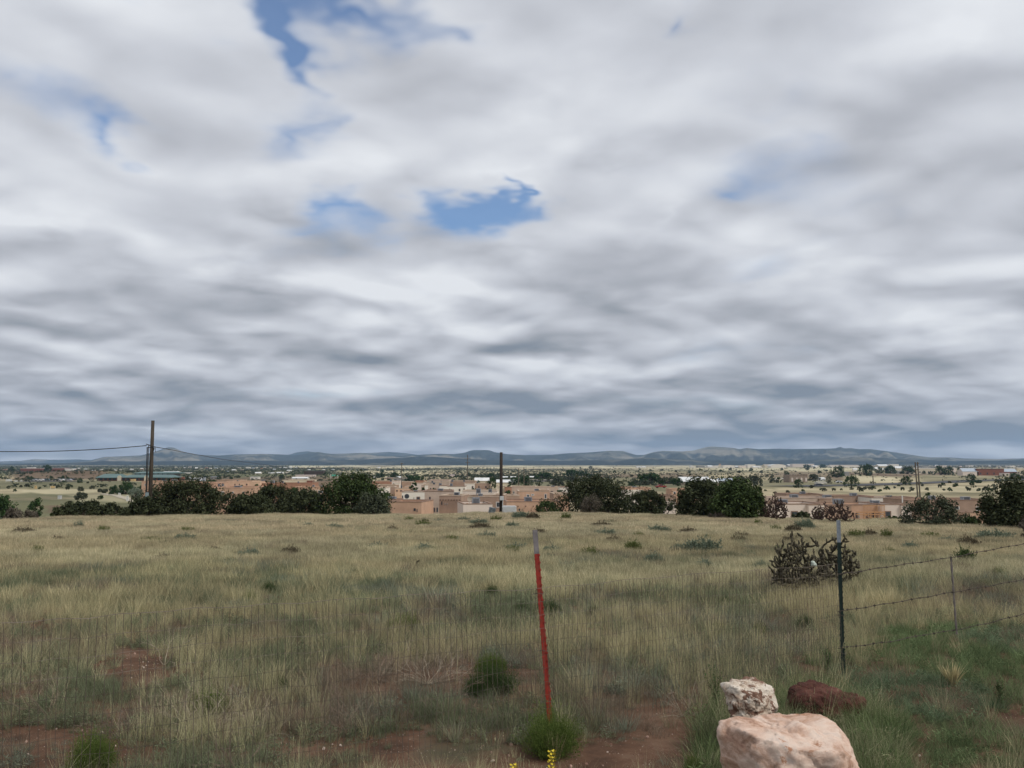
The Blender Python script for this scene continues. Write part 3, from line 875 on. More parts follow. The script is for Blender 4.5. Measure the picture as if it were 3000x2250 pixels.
# welded wire mesh between the posts, running off to the left
def mesh_fence():
    root = empty('wire_mesh_fence', b0 + Vector((-.05, 0, 0)), 'thin welded wire mesh fence sagging between the two posts and off to the left', 'fence')
    b = MB()
    def at(px, hgt, jit=0):
        Y = fence_Y(px)
        tp = P(px, float(np.interp(px, [a for a, _ in FT], [q for _, q in FT])), Y)
        g = float(gz(tp.x, Y)) + .03
        k = hgt
        return Vector((tp.x + .012 * math.sin(px * .013 + hgt * 5), Y - .03 + .02 * math.sin(px * .009 + hgt * 3) + jit, g + (tp.z - g) * k + .006 * math.sin(px * .03 + 3 * hgt)))
    # verticals every 5 cm along the run
    n = 190
    # parametrize by X along the fence
    Xa = -3.4; Xb = 3.12
    for i in range(n + 1):
        Xw = Xa + (Xb - Xa) * i / n
        Yw = 4.4 + .73 * (Xw + 2.54)
        pxv = 1500 + F * Xw / Yw
        jx = rng.normal(0, 1.2)
        b.tube([at(pxv + jx * math.sin(k * 2.1), k) for k in (0, .3, .62, 1.0)], .0016, 3, cap=False)
    b.build('stay_wires', m_wire, root, world=True)
    b = MB()
    for j in range(12):
        k = j / 11.0
        pts = []
        for i in range(61):
            Xw = Xa + (Xb - Xa) * i / 60
            Yw = 4.4 + .73 * (Xw + 2.54)
            pts.append(at(1500 + F * Xw / Yw, k))
        b.tube(pts, .0011 if j < 11 else .0018, 3, cap=False)
    b.build('line_wires', m_wire, root, world=True)
mesh_fence()

def barbed(pts, name_label):
    P3 = [P(px, py, 8.5 + (px - 2456) / 544 * 1.35) for px, py in pts]
    root = empty('barbed_wire', P3[0], name_label, 'barbed wire', 'barbed wires to the right of the green post')
    # resample
    out = []
    for a, b_ in zip(P3[:-1], P3[1:]):
        n = max(2, int((b_ - a).length / .12))
        for i in range(n): out.append(a.lerp(b_, i / n))
    out.append(P3[-1])
    out = [p + Vector((0, 0, .004 * math.sin(i * 1.7))) for i, p in enumerate(out)]
    b = MB(); b.tube(out, .0036, 5)
    for i in range(1, len(out) - 1):
        if i % 1 == 0:
            c = out[i]
            for k in range(2):
                a = rng.uniform(0, 6.28)
                d = Vector((rng.uniform(-.4, .4), math.cos(a), math.sin(a))).normalized() * .019
                b.tube([c - d, c + d], [.0022, .0016], 3)
            b.tube([c + Vector((-.010, 0, 0)), c + Vector((.010, 0, 0))], .0065, 5)
    b.build('strand', m_barb, root, world=True)
def cx5(l): return [(2200 + x / 2.765, 1480 + y / 2.765) for x, y in l]
W1 = cx5([(706, 560), (820, 545), (1100, 500), (1380, 460), (1620, 425), (1900, 370), (2212, 312), (3000, 150), (3600, 20)])
W2 = cx5([(706, 862), (1000, 815), (1300, 765), (1630, 705), (1900, 660), (2212, 600), (3000, 440), (3600, 310)])
W3 = cx5([(706, 1160), (1130, 1105), (1400, 1050), (1640, 1015), (1900, 960), (2212, 880), (3000, 700), (3600, 550)])
barbed(W1, 'topmost rusty barbed wire strand running right from the green post')
barbed(W2, 'middle rusty barbed wire strand running right from the green post')
barbed(W3, 'lowest sagging barbed wire strand running right from the green post')
s0 = P(2803, 1858, 9.36); s1 = P(2786, 1632, 9.36)
st = empty('fence_stay', s0, 'thin grey twisted stay hung on the barbed wires', 'fence stay')
b = MB()
for ph in (0, math.pi):
    b.tube([s0.lerp(s1, k / 24) + Vector((.006 * math.cos(k * .9 + ph), .006 * math.sin(k * .9 + ph), 0)) for k in range(25)], .006, 5)
b.build('twisted_rod', m_stay, st, world=True)
for wy in (1634, 1735, 1847):
    b = MB(); q = P(2787 + (wy - 1634) * .07, wy, 9.36)
    b.tube([q + Vector((.018 * math.cos(t), .018 * math.sin(t), .004 * t)) for t in np.linspace(0, 9.4, 14)], .0022, 4)
    b.build('wire_clip', m_wire, st, world=True)

# ================================================================ boulders
def boulder(name, c, planes, scale, mt, label, subdiv=6, amp=.03, freq=3.0, k=16, seed=0, rz=0.0):
    bm = bmesh.new()
    bmesh.ops.create_icosphere(bm, subdivisions=subdiv, radius=1)
    off = Vector((seed * 7.1, seed * 3.3, seed * 1.7))
    pl = [(Vector(n).normalized(), d) for n, d in planes]
    for v in bm.verts:
        d = v.co.normalized()
        inv = 0.0
        for n, dd in pl:
            c_ = n.dot(d)
            if c_ > 0: inv += (c_ / dd) ** k
        r = inv ** (-1.0 / k) if inv > 0 else 1.0
        p = d * r
        q = p * freq + off
        h = (mnoise.fractal(q, 0.9, 2.1, 7) * .24 + mnoise.fractal(q * .4, 1.0, 2.0, 2) * .16) * amp
        cr_ = abs(mnoise.noise(q * 1.3 + Vector((9, 2, 1))))
        h -= max(0, .05 - cr_) * amp * 2.2          # cracks
        v.co = Vector((p.x * scale[0], p.y * scale[1], p.z * scale[2])) + d * h * 1.0
    me = bpy.data.meshes.new(name); bm.to_mesh(me); bm.free(); me.shade_smooth()
    me.materials.append(mt)
    o = bpy.data.objects.new(name, me); C.link(o); o.location = c; o.rotation_euler = (0, 0, rz)
    return tag(o, label, 'boulder')

def rock_mat(name, cols, scale=5.0, bump=1.0, patch=None):
    m = bpy.data.materials.new(name); m.use_nodes = True
    t = m.node_tree; lk = t.links.new; bs = t.nodes['Principled BSDF']; bs.inputs['Roughness'].default_value = .9; bs.inputs['Specular IOR Level'].default_value = .15
    tcn = t.nodes.new('ShaderNodeTexCoord')
    def noise(s, d, r=.6, dist=0., st=(1, 1, 1)):
        mp = t.nodes.new('ShaderNodeMapping'); lk(tcn.outputs['Object'], mp.inputs[0]); mp.inputs['Scale'].default_value = st
        mp.inputs['Rotation'].default_value = (.3, .5, .2)
        n = t.nodes.new('ShaderNodeTexNoise'); lk(mp.outputs[0], n.inputs[0]); n.inputs['Scale'].default_value = s; n.inputs['Detail'].default_value = d; n.inputs['Roughness'].default_value = r; n.inputs['Distortion'].default_value = dist
        return n.outputs['Fac']
    r = t.nodes.new('ShaderNodeValToRGB'); lk(noise(scale, 10, .68, .6, (1, 1, 1.8)), r.inputs[0])
    e = r.color_ramp.elements; e[0].position = cols[0][0]; e[0].color = (*cols[0][1], 1); e[1].position = cols[-1][0]; e[1].color = (*cols[-1][1], 1)
    for p_, c_ in cols[1:-1]:
        q = e.new(p_); q.color = (*c_, 1)
    out = r.outputs[0]
    if patch:
        x = t.nodes.new('ShaderNodeMapRange'); x.interpolation_type = 'SMOOTHSTEP'; lk(noise(patch[0], 9, .7, 1.0), x.inputs[0]); x.inputs[1].default_value = patch[1]; x.inputs[2].default_value = patch[2]
        mx = t.nodes.new('ShaderNodeMix'); mx.data_type = 'RGBA'; lk(x.outputs[0], mx.inputs[0]); lk(out, mx.inputs[6]); mx.inputs[7].default_value = (*patch[3], 1); out = mx.outputs[2]
    lk(out, bs.inputs['Base Color'])
    bp = t.nodes.new('ShaderNodeBump'); lk(noise(scale * 5, 12, .75), bp.inputs['Height']); bp.inputs['Strength'].default_value = .8 * bump; bp.inputs['Distance'].default_value = .012
    lk(bp.outputs[0], bs.inputs['Normal'])
    return m
mr1 = rock_mat('orange_sandstone', [(.32, (.30, .16, .11)), (.42, (.52, .33, .235)), (.50, (.68, .49, .385)), (.58, (.77, .61, .50)), (.70, (.55, .47, .42))], 3.4, 1.9, (3.2, .56, .63, (.46, .24, .145)))
mr2 = rock_mat('white_quartz', [(.36, (.30, .19, .14)), (.44, (.55, .44, .34)), (.56, (.72, .64, .54))], 7.0, 1.5, (6.0, .50, .54, (.20, .115, .08)))
mr3 = rock_mat('dark_red_sandstone', [(.35, (.045, .020, .016)), (.5, (.085, .034, .026)), (.66, (.145, .064, .048))], 7.0, 1.4)

def hull_planes(pts):
    bm = bmesh.new()
    for p in pts: bm.verts.new(p)
    bmesh.ops.convex_hull(bm, input=bm.verts[:])
    out = []
    c = sum(pts, Vector()) / len(pts)
    for f in bm.faces:
        f.normal_update(); n = f.normal.copy(); d = n.dot(f.verts[0].co - c)
        if d < 0: n, d = -n, -d
        if f.calc_area() > 1e-5: out.append((n, max(d, .01)))
    bm.free()
    return c, out
def px_boulder(name, pix, mt, label, **k):
    pts = [P(a, b_, y) for a, b_, y in pix]
    c, pl = hull_planes(pts)
    return boulder(name, c, pl, (1, 1, 1), mt, label, **k)
px_boulder('boulder', [(2185, 2106, 5.30), (2285, 2090, 5.36), (2395, 2094, 5.36), (2440, 2106, 5.25), (2474, 2168, 5.08), (2512, 2236, 4.95), (2520, 2300, 4.92), (2150, 2108, 5.12), (2116, 2118, 5.10), (2112, 2160, 5.04), (2140, 2200, 5.0),
                       (2165, 2135, 4.90), (2215, 2155, 4.80), (2330, 2190, 4.70), (2470, 2205, 4.74), (2195, 2420, 4.78), (2150, 2400, 5.0), (2490, 2430, 4.78), (2510, 2400, 5.2), (2200, 2330, 5.5), (2420, 2330, 5.5), (2330, 2440, 4.68)],
           mr1, 'large orange-pink sandstone boulder with a flat sloping top at the lower edge', amp=.13, freq=6.5, k=120, seed=1)
px_boulder('boulder', [(2127, 2006, 6.2), (2148, 1988, 6.3), (2180, 1985, 6.32), (2245, 2000, 6.25), (2268, 2018, 6.15), (2272, 2060, 6.1), (2264, 2095, 6.1), (2126, 2045, 6.02), (2130, 2078, 6.0), (2158, 2112, 5.96), (2212, 2135, 5.93), (2254, 2125, 5.98),
                       (2205, 2030, 5.93), (2150, 2014, 5.98), (2150, 2120, 6.4), (2255, 2120, 6.42)],
           mr2, 'small white and brown quartz boulder behind the large orange one', amp=.12, freq=13, k=46, seed=4)
red = px_boulder('boulder', [(2296, 2050, 7.0), (2312, 2008, 7.05), (2340, 1982, 7.12), (2368, 1967, 7.2), (2396, 1971, 7.2), (2430, 1994, 7.12), (2462, 2014, 7.05), (2318, 2090, 6.95), (2335, 2022, 6.9), (2400, 2024, 6.86), (2392, 2100, 6.82), (2470, 2080, 6.9), (2330, 2070, 7.5), (2460, 2070, 7.4)],
           mr3, 'low dark red sandstone boulder with a tapering tail, half in the grass', amp=.12, freq=8, k=36, seed=8)
tail = px_boulder('tail', [(2425, 2010, 7.1), (2500, 2018, 7.05), (2534, 2026, 7.0), (2538, 2046, 6.95), (2430, 2050, 6.88), (2535, 2085, 6.95), (2430, 2090, 7.2), (2530, 2080, 7.2), (2480, 2095, 6.9)], mr3, 'x', subdiv=5, amp=.07, freq=10, k=24, seed=9)
for k_ in ('label', 'category'): del tail[k_]
red.location.z -= .035; tl0 = tail.location.copy() - Vector((0, 0, .03)); tail.parent = red; tail.location = tl0 - red.location

# ================================================================ green bushes
def shrub_mesh(n, rad_, h, leaf=.018, lw=.0035, stemw=.0022, seed=0, leaves=5, flat=.5, up=.25):
    r = np.random.default_rng(seed); V_ = []; F_ = []; b = 0
    lobes = [(0, 0, 1.0)] + [(math.cos(t) * .42 * rad_ * r.uniform(.6, 1.2), math.sin(t) * .42 * rad_ * r.uniform(.6, 1.2), r.uniform(.45, .85)) for t in r.uniform(0, 6.28, 5)]
    for i in range(n):
        a = r.uniform(0, 6.283); e = math.asin(min(1, r.random() ** .8)); lx, ly, ls = lobes[r.integers(0, 6)]
        lum = 1 + .18 * math.sin(3 * a + seed) * math.cos(e * 4) + .10 * math.sin(7 * a)
        q = r.uniform(.78, 1.04) * lum
        tip = np.array([rad_ * math.cos(e) * math.cos(a) * q, rad_ * math.cos(e) * math.sin(a) * q, h * (.12 + .88 * math.sin(e)) * q])
        tip = tip * ls * .82 + np.array([lx, ly, 0])
        root_ = np.array([r.normal(0, .12) * rad_ + lx * .5, r.normal(0, .12) * rad_ + ly * .5, 0])
        midp = (root_ * .4 + tip * .6); midp[2] = tip[2] * .45
        wv = np.array([-math.sin(a), math.cos(a), 0]) * stemw * .5
        V_ += [root_ - wv, root_ + wv, midp + wv, midp - wv, tip + wv * .3, tip - wv * .3]
        F_ += [(b, b + 1, b + 2, b + 3), (b + 3, b + 2, b + 4, b + 5)]; b += 6
        for k in range(leaves):
            s_ = r.uniform(0.05, 1.0) ** .7
            c = midp + (tip - midp) * s_
            d = (tip - midp); d = d / (np.linalg.norm(d) + 1e-6) * .8 + r.normal(0, .55, 3); d[2] += up * .7; d /= np.linalg.norm(d)
            sd = np.cross(d, r.normal(0, 1, 3)); sd /= np.linalg.norm(sd)
            l = leaf * r.uniform(.6, 1.5)
            V_ += [c, c + d * l * .5 + sd * lw, c + d * l, c + d * l * .5 - sd * lw]; F_.append((b, b + 1, b + 2, b + 3)); b += 4
    return V_, F_

m_snake = blade_material('snakeweed_green', .35, .3, fixed=(.12, .165, .045))
m_snaked = blade_material('snakeweed_deep_green', .35, .3, fixed=(.06, .09, .034))
m_sage = blade_material('sagebrush_grey_green', .3, .2, fixed=(.17, .205, .145))
m_saged = blade_material('brown_shrub', .35, .2, fixed=(.11, .09, .06))
m_olive = blade_material('olive_weed', .3, .3, fixed=(.13, .155, .055))

fine = [shrub_mesh(2600, .5, .5, .017, .0027, .0018, s, 8) for s in (1, 2, 3)]
coarse = [shrub_mesh(520, .5, .5, .055, .012, .006, s, 6) for s in (4, 5, 6)]
_sm = {}
def shrub(name, x0, x1, ytop, ybase, mt, label=None, cat='shrub', group=None, which=0, Y=None):
    cx = (x0 + x1) / 2
    g = gpt(cx, ybase) if Y is None else on_ground(cx, Y)
    w = (x1 - x0) / F * g.y; h = (P(cx, ytop, g.y).z - g.z) / .55
    lib = fine if g.y < 20 else coarse
    key = (id(lib), which % 3, mt.name)
    root = empty(name, g, label, cat, group, rz=rng.uniform(0, 6.28))
    if key not in _sm:
        vs_, fs_ = lib[which % 3]
        me = bpy.data.meshes.new('stems_and_leaves'); me.from_pydata([tuple(map(float, v)) for v in vs_], [], fs_); me.materials.append(mt); _sm[key] = me
    o = bpy.data.objects.new('foliage', _sm[key]); C.link(o); o.parent = root
    k_ = 1.3 if g.y > 20 else 1.12
    o.scale = (w * k_, w * k_, max(h, .1) * (1.55 if g.y > 20 else 1.3))
    return root

shrub('green_bush', 1505, 1715, 2040, 2178, m_snake, 'round bright green bush at the foot of the red post', 'bush', which=0)
shrub('green_bush', 196, 355, 2105, 2222, m_snake, 'round green bush on red soil in the lower left corner', 'bush', which=1)
shrub('green_bush', 1385, 1490, 1893, 1950, m_snake, 'bright green mound of the double bush left of the red post', 'bush', which=2)
shrub('green_bush', 1340, 1530, 1925, 2015, m_snaked, 'dark green bush in front of the bright mound, left of the red post', 'bush', which=0)
shrub('green_bush', 545, 680, 2000, 2068, m_snake, 'flat green bush among dead brown stems on the left', 'bush', which=1)
shrub('green_bush', 1128, 1240, 1782, 1835, m_snake, 'bright yellow-green bush in mid field left of the red post', 'bush', which=2)
shrub('green_bush', 698, 762, 1722, 1765, m_snake, 'small green bush on bare soil, left in the field', 'bush', which=0)
shrub('green_bush', 765, 815, 1692, 1732, m_snaked, 'small dark green bush behind the one on bare soil', 'bush', which=1)
shrub('green_bush', 1560, 1650, 1740, 1795, m_snaked, 'dark green bush just right behind the red post', 'bush', which=2)
shrub('green_bush', 1415, 1465, 1700, 1745, m_snaked, 'dark green bush left of the red post middle', 'bush', which=1)
shrub('green_bush', 2000, 2060, 2190, 2250, m_snake, 'small green weed clump left of the large orange boulder', 'bush', which=1)
shrub('green_bush', 790, 850, 1965, 2005, m_snaked, 'small dark green clump among straw grass left of centre', 'bush', which=2)

BU = [(2795, 2860, 1610, 1652, 1), (2900, 2960, 1655, 1690, 0), (2695, 2750, 1625, 1660, 0), (2100, 2150, 1740, 1765, 1), (2080, 2130, 1812, 1840, 0),
      (2200, 2260, 1815, 1850, 0), (2330, 2385, 1795, 1830, 1), (1495, 1560, 1755, 1790, 1), (1480, 1530, 1600, 1620, 0), (1830, 1880, 1585, 1615, 0), (1715, 1760, 1762, 1795, 1), (460, 500, 1585, 1600, 1), (2650, 2700, 1655, 1690, 0), (1010, 1060, 1660, 1690, 1)]
lst = [shrub('low_bush', a, b_, c_, d_, m_snaked if k else m_olive, which=i) for i, (a, b_, c_, d_, k) in enumerate(BU)]
order_labels(lst, 'small dark green bush in the grass, %s of its kind from left', 'bush', 'small green bushes in the field')
SG = [(2018, 2102, 1578, 1622, 'large dark sagebrush standing alone in the field right of centre'),
      (1965, 2030, 1590, 1620, 'pale sagebrush at the left foot of the large dark one'),
      (215, 248, 1528, 1548, 'pale blue-green sagebrush near the left pole, on the ridge'),
      (2195, 2262, 1630, 1672, 'pale mint-green sagebrush just left of the cholla'),
      (1885, 1940, 1620, 1650, 'pale green sagebrush in the middle of the field')]
for i, (a, b_, c_, d_, l_) in enumerate(SG):
    shrub('sagebrush', a, b_, c_, d_, m_sage, l_, 'sagebrush', 'sagebrush in the field', which=i)
SG2 = [(1503, 1545, 1498, 1522), (1545, 1580, 1500, 1524), (1640, 1672, 1503, 1525), (2330, 2385, 1522, 1552), (2300, 2345, 1535, 1562), (2205, 2232, 1523, 1540), (1905, 1960, 1540, 1560),
       (1730, 1790, 1528, 1545), (1430, 1470, 1512, 1530), (1340, 1375, 1515, 1530), (1230, 1260, 1520, 1535), (1180, 1215, 1515, 1530), (1275, 1300, 1520, 1532), (2530, 2570, 1550, 1575), (2575, 2615, 1552, 1580),
       (2870, 2960, 1555, 1585), (2810, 2870, 1572, 1605), (2480, 2540, 1555, 1580), (1480, 1520, 1530, 1548), (40, 100, 1545, 1562), (280, 320, 1542, 1560), (960, 1000, 1535, 1552), (1130, 1165, 1540, 1558),
       (400, 470, 1575, 1592), (880, 920, 1532, 1545), (1560, 1600, 1548, 1566), (2440, 2500, 1610, 1630), (1215, 1270, 1595, 1615), (2150, 2200, 1560, 1580), (2700, 2760, 1560, 1580), (1590, 1640, 1600, 1622),
       (820, 875, 1600, 1625), (520, 570, 1545, 1560), (700, 760, 1610, 1632), (1990, 2040, 1545, 1562), (1700, 1760, 1605, 1630), (2040, 2090, 1640, 1665), (1770, 1820, 1570, 1590), (1300, 1350, 1570, 1588), (1080, 1130, 1590, 1606), (610, 650, 1600, 1618), (2250, 2290, 1540, 1556), (2640, 2690, 1590, 1612),
       (2290, 2340, 1570, 1592), (1850, 1890, 1560, 1577), (1400, 1450, 1560, 1580), (150, 190, 1570, 1588), (90, 130, 1600, 1620)]
rq = random.Random(41)
for _ in range(22):
    y_q = rq.uniform(1518, 1640); x_q = rq.uniform(20, 2980) if rq.random() < .5 else rq.uniform(1150, 2980)
    if y_q < 1560 and x_q > 2600: y_q += 50
    w_q = rq.uniform(22, 60); SG2.append((x_q, x_q + w_q, y_q, y_q + w_q * .36))
lst = [shrub('sagebrush', a, b_, c_, d_, (m_sage, m_saged, m_olive)[(i * 7) % 3], which=i) for i, (a, b_, c_, d_) in enumerate(SG2)]
order_labels(lst, 'low grey-green shrub far up the straw field, %s from the left', 'shrub', 'low shrubs far up the field')

# ================================================================ cholla cactus, yucca, flowers, twigs
m_cholla = mat('cholla_skin', (.045, .042, .027), (.125, .105, .068), scale=30, rough=.9, bump=.6, rnd=.3)
m_cholla_far = mat('cholla_dry', (.040, .024, .019), (.08, .05, .038), scale=10, rough=.9, rnd=.3)
m_tip = mat('cholla_tips', (.17, .15, .075), (.25, .22, .12), scale=20)
def cholla(c, w, h, seed, mt, label, cat='cactus', group=None, n=190, rad_=.019, name='cholla_cactus'):
    """arms grown outward from a short trunk until the dome is filled, each a chain of spiny joints"""
    r = random.Random(seed)
    root = empty(name, c, label, cat, group)
    b = MB()
    tips = []
    for _ in range(n):
        a = r.uniform(0, 6.283); el_ = math.asin(r.random() ** .9 * .86 + .14); q = r.uniform(.35, 1.0) ** .6 * (1 + .10 * math.sin(3 * a + seed))
        tips.append(Vector((w / 2 * math.cos(el_) * math.cos(a) * q, w / 2 * math.cos(el_) * math.sin(a) * q, h * (.10 + .90 * math.sin(el_)) * q)))
    tips.sort(key=lambda t: t.length)
    nodes = [Vector((0, 0, 0)), Vector((.01, 0, .12 * h)), Vector((0, .01, .24 * h))]
    b.tube([(0, 0, -.1), nodes[1], nodes[2]], [rad_ * 1.9, rad_ * 1.7, rad_ * 1.4], 7)
    def joint(p, q, rd):
        d = q - p; l = d.length; d.normalize()
        m = max(2, int(l / (rad_ * 2.2)))
        sd = Vector((r.gauss(0, 1), r.gauss(0, 1), -.6)) * l * .07
        pts = [p.lerp(q, k / m) + sd * math.sin(math.pi * k / m) for k in range(m + 1)]
        b.tube(pts, [rd * (.78 + .34 * (k % 2)) * (.8 if k in (0, m) else 1) for k in range(m + 1)], 6)
        for k in range(m):
            for _ in range(4):
                a = r.uniform(0, 6.28); z = pts[k].lerp(pts[k + 1], r.random())
                o_ = Vector((math.cos(a), math.sin(a), r.uniform(-.4, .7))).normalized()
                b.tube([z + o_ * rd * .6, z + o_ * rd * 2.0], [rd * .28, .0008], 3, cap=False)
    for t in tips:
        k = min(range(len(nodes)), key=lambda i: (nodes[i] - t).length + .35 * max(0, nodes[i].z - t.z))
        p = nodes[k]; L_ = (t - p).length
        if L_ < rad_ * 2.5: continue
        steps = max(1, round(L_ / (h * .17)))
        for i in range(steps):
            q = p.lerp(t, 1.0 / (steps - i)) + Vector((r.gauss(0, 1), r.gauss(0, 1), r.gauss(.4, 1))) * h * .018
            joint(p, q, rad_ * (1.0 if i or steps > 1 else .92)); nodes.append(q); p = q
        if r.random() < .45:                        # a young upright end joint
            u = Vector((t.x * .5, t.y * .5, h * .9)).normalized()
            q = p + (u + Vector((r.gauss(0, .25), r.gauss(0, .25), 0))).normalized() * h * .085
            joint(p, q, rad_ * .8)
            if r.random() < .5: b.cm = 1; b.tube([q - (q - p).normalized() * .005, q + (q - p).normalized() * rad_ * .8], [rad_ * .75, rad_ * .4], 6); b.cm = 0
    b.build('branches', [mt, m_tip], root, smooth=True)
    return root
cg = gpt(2335, 1738); 
cholla(cg, 176 / F * cg.y, (P(2335, 1572, cg.y).z - cg.z), 3, m_cholla, 'large branching cholla cactus with upright spiny arms, left behind the green post', n=380, rad_=.019)
cg2 = gpt(2455, 1715)
cholla(cg2, 138 / F * cg2.y, (P(2455, 1580, cg2.y).z - cg2.z), 8, m_cholla, 'second cholla cactus standing directly behind the green post', n=260, rad_=.019)
m_pale = mat('pale_scrap', (.45, .52, .44), (.60, .66, .58), scale=10, rough=.8, bump=.5)
sc_ = P(2384, 1651, cg.y - .38)
b = MB()
for k in range(9):
    a, e_ = rng.uniform(0, 6.28), rng.uniform(-1, 1)
    d_ = Vector((math.cos(a), math.sin(a) * .5, e_)) * .035
    b.tube([sc_ - d_ * .2, sc_ + d_ * .6, sc_ + d_ * 1.3], [.03, .034, .012], 6)
sp_ = b.build('pale_scrap', m_pale, None, smooth=True); 
for v in sp_.data.vertices: v.co -= sc_
sp_.location = sc_; tag(sp_, 'pale greenish scrap caught in the arms of the large cholla', 'scrap')
for (x0, x1, yt, yb, Yc, sd, lab) in [(2240, 2303, 1470, 1532, None, 11, 'rust-brown cholla on the ridge, right beside the big dark juniper'),
                                   (2392, 2492, 1482, 1548, None, 12, 'widest rust-brown cholla on the ridge, in front of the brown house'),
                                   (2376, 2404, 1494, 1530, None, 13, 'small cholla at the left edge of the widest one on the ridge')]:
    Yq = float(crest_dist((x0 + x1) / 2 / F - 1500 / F)) - (3 if yb > 1540 else 0)
    g = on_ground((x0 + x1) / 2, Yq)
    cholla(g, (x1 - x0) / F * g.y * 1.25, (P(1500, yt, g.y).z - g.z) * 1.25, sd, m_cholla_far, lab, n=270, rad_=.036)
g = gpt(1214, 1664); cholla(g, 42 / F * g.y, P(1500, 1637, g.y).z - g.z, 21, m_cholla, 'small young cholla with a few upright stubs, in the straw grass', n=9, rad_=.020)
g = gpt(2312, 1770); cholla(g, 22 / F * g.y, P(1500, 1735, g.y).z - g.z, 22, m_cholla, 'dark crooked cactus skeleton low in the grass left of the green post', n=5, rad_=.010)

def spiky(name, px, ybase, ytop, n, lean, width, col, label, cat, heads=0, seed=0, curl=.3, spread=.03):
    g = gpt(px, ybase); h = P(px, ytop, g.y).z - g.z
    root = empty(name, g, label, cat)
    v_, f_ = blades(n, h * 1.05, spread, lean, width, 4, curl, .35, seed, heads=heads)
    mesh_obj('leaves', v_, f_, blade_material(name + '_leaf', .25, .25, fixed=col), root)
    return root
spiky('dry_yucca', 2790, 1990, 1936, 70, .55, .012, (.50, .43, .24), 'tuft of pale straw-coloured spiky leaves in dark grass on the right', 'plant', seed=31)
spiky('pale_grass_tuft', 1625, 2195, 2140, 60, .35, .004, (.42, .36, .20), 'pale upright tuft of dry grass in front of the bush at the red post', 'grass tuft', seed=32)
spiky('grey_grass_tuft', 1330, 2145, 2105, 90, .9, .0035, (.30, .29, .19), 'grey fountain-like grass tuft on bare soil below centre', 'grass tuft', seed=33)

m_stem = mat('weed_stem', (.10, .13, .05), (.16, .17, .08), scale=9)
m_yel = mat('yellow_petals', (.55, .42, .03), (.66, .52, .05), scale=9)
def flower(px, ytop, Y, label, seed):
    r = random.Random(seed)
    g = on_ground(px, Y); top = P(px, ytop, Y)
    root = empty('yellow_wildflower', g, label, 'wildflower')
    h = top.z - g.z
    b = MB(); b.tube([(0, 0, -.02), (.01, 0, h * .5), (0, 0, h)], .0025, 5); 
    for k in range(14):
        z = h * r.uniform(.05, .7); a = r.uniform(0, 6.28)
        b.tube([(0, 0, z), (math.cos(a) * .03, math.sin(a) * .03, z + .03), (math.cos(a) * .06, math.sin(a) * .06, z + .025)], [.002, .005, .0005], 4)
    b.build('stem', m_stem, root)
    for k in range(16):
        z = h * (1 - .30 * k / 16.0); a = k * 2.4
        q = MB(); c = Vector((math.cos(a) * .012, math.sin(a) * .012, z))
        for m_ in range(4):
            t = a + m_ * 1.57
            q.add([c, c + Vector((math.cos(t) * .012, math.sin(t) * .012, .006)), c + Vector((math.cos(t + .5) * .016, math.sin(t + .5) * .016, .003)), c + Vector((math.cos(t + .9) * .01, math.sin(t + .9) * .01, -.003))], [(0, 1, 2, 3)])
        q.build('blossom', m_yel, root)
flower(1614, 2200, 4.9, 'yellow flower spike at the bottom edge below the red post', 1)
flower(1506, 2240, 4.9, 'shorter yellow flower at the bottom edge, left of the flower spike', 2)

m_twig = mat('dead_twig', (.26, .21, .15), (.42, .36, .27), scale=9)
m_twigd = mat('dark_dead_twig', (.13, .095, .07), (.24, .18, .13), scale=9)
def twigs(px, ybase, ytop, w, n, label, seed, mt, rd=.004):
    r = random.Random(seed); g = gpt(px, ybase); h = P(px, ytop, g.y).z - g.z; W_ = w / F * g.y
    root = empty('dead_branch', g, label, 'dead plant'); b = MB()
    def br(p, d, l, rd, lv):
        pts = [p]
        for k in range(3):
            d = (d + Vector((r.gauss(0, .22), r.gauss(0, .22), r.gauss(0, .15)))).normalized(); pts.append(pts[-1] + d * l / 3)
        b.tube(pts, [rd, rd * .85, rd * .7, rd * .55], 4)
        if lv:
            for _ in range(2):
                k = r.randint(1, 3); br(pts[k], (d + Vector((r.gauss(0, .6), r.gauss(0, .5), r.gauss(0.1, .4)))).normalized(), l * .6, rd * .6, lv - 1)
    for i in range(n):
        a = r.uniform(0, 6.28)
        br(Vector((0, 0, -.01)), Vector((math.cos(a) * W_, math.sin(a) * W_ * .6, h * r.uniform(.5, 1.1))).normalized(), (h + W_ / 2) * .62, rd, 3)
    b.build('twigs', mt, root)
    return root
twigs(482, 1932, 1868, 60, 4, 'bleached forked dead stem on bare soil behind the mesh fence', 3, m_twig)
tl = []
for i, (px_q, yb_, yt_, w_, n_) in enumerate([(590, 2110, 2040, 170, 22), (440, 2100, 2050, 150, 16), (1010, 2110, 2040, 130, 18), (1250, 1985, 1920, 130, 18), (1340, 2020, 1970, 120, 14), (1110, 1980, 1915, 120, 16),
                                        (2000, 2075, 2010, 90, 9), (2090, 2090, 1990, 80, 9), (140, 2070, 2010, 120, 14), (760, 2130, 2080, 120, 10), (1620, 1960, 1900, 100, 10), (350, 2135, 2085, 130, 12), (2320, 1890, 1850, 90, 9), (700, 2230, 2165, 90, 8), (2280, 1960, 1905, 90, 8)]):
    tl.append(twigs(px_q, yb_, yt_, w_, n_, None, 50 + i, m_twigd if i % 3 else m_twig, .0028))
order_labels(tl, 'tangle of dead brown weed stems in grass, %s from the left', 'dead plant', 'tangles of dead weed stems in the foreground')
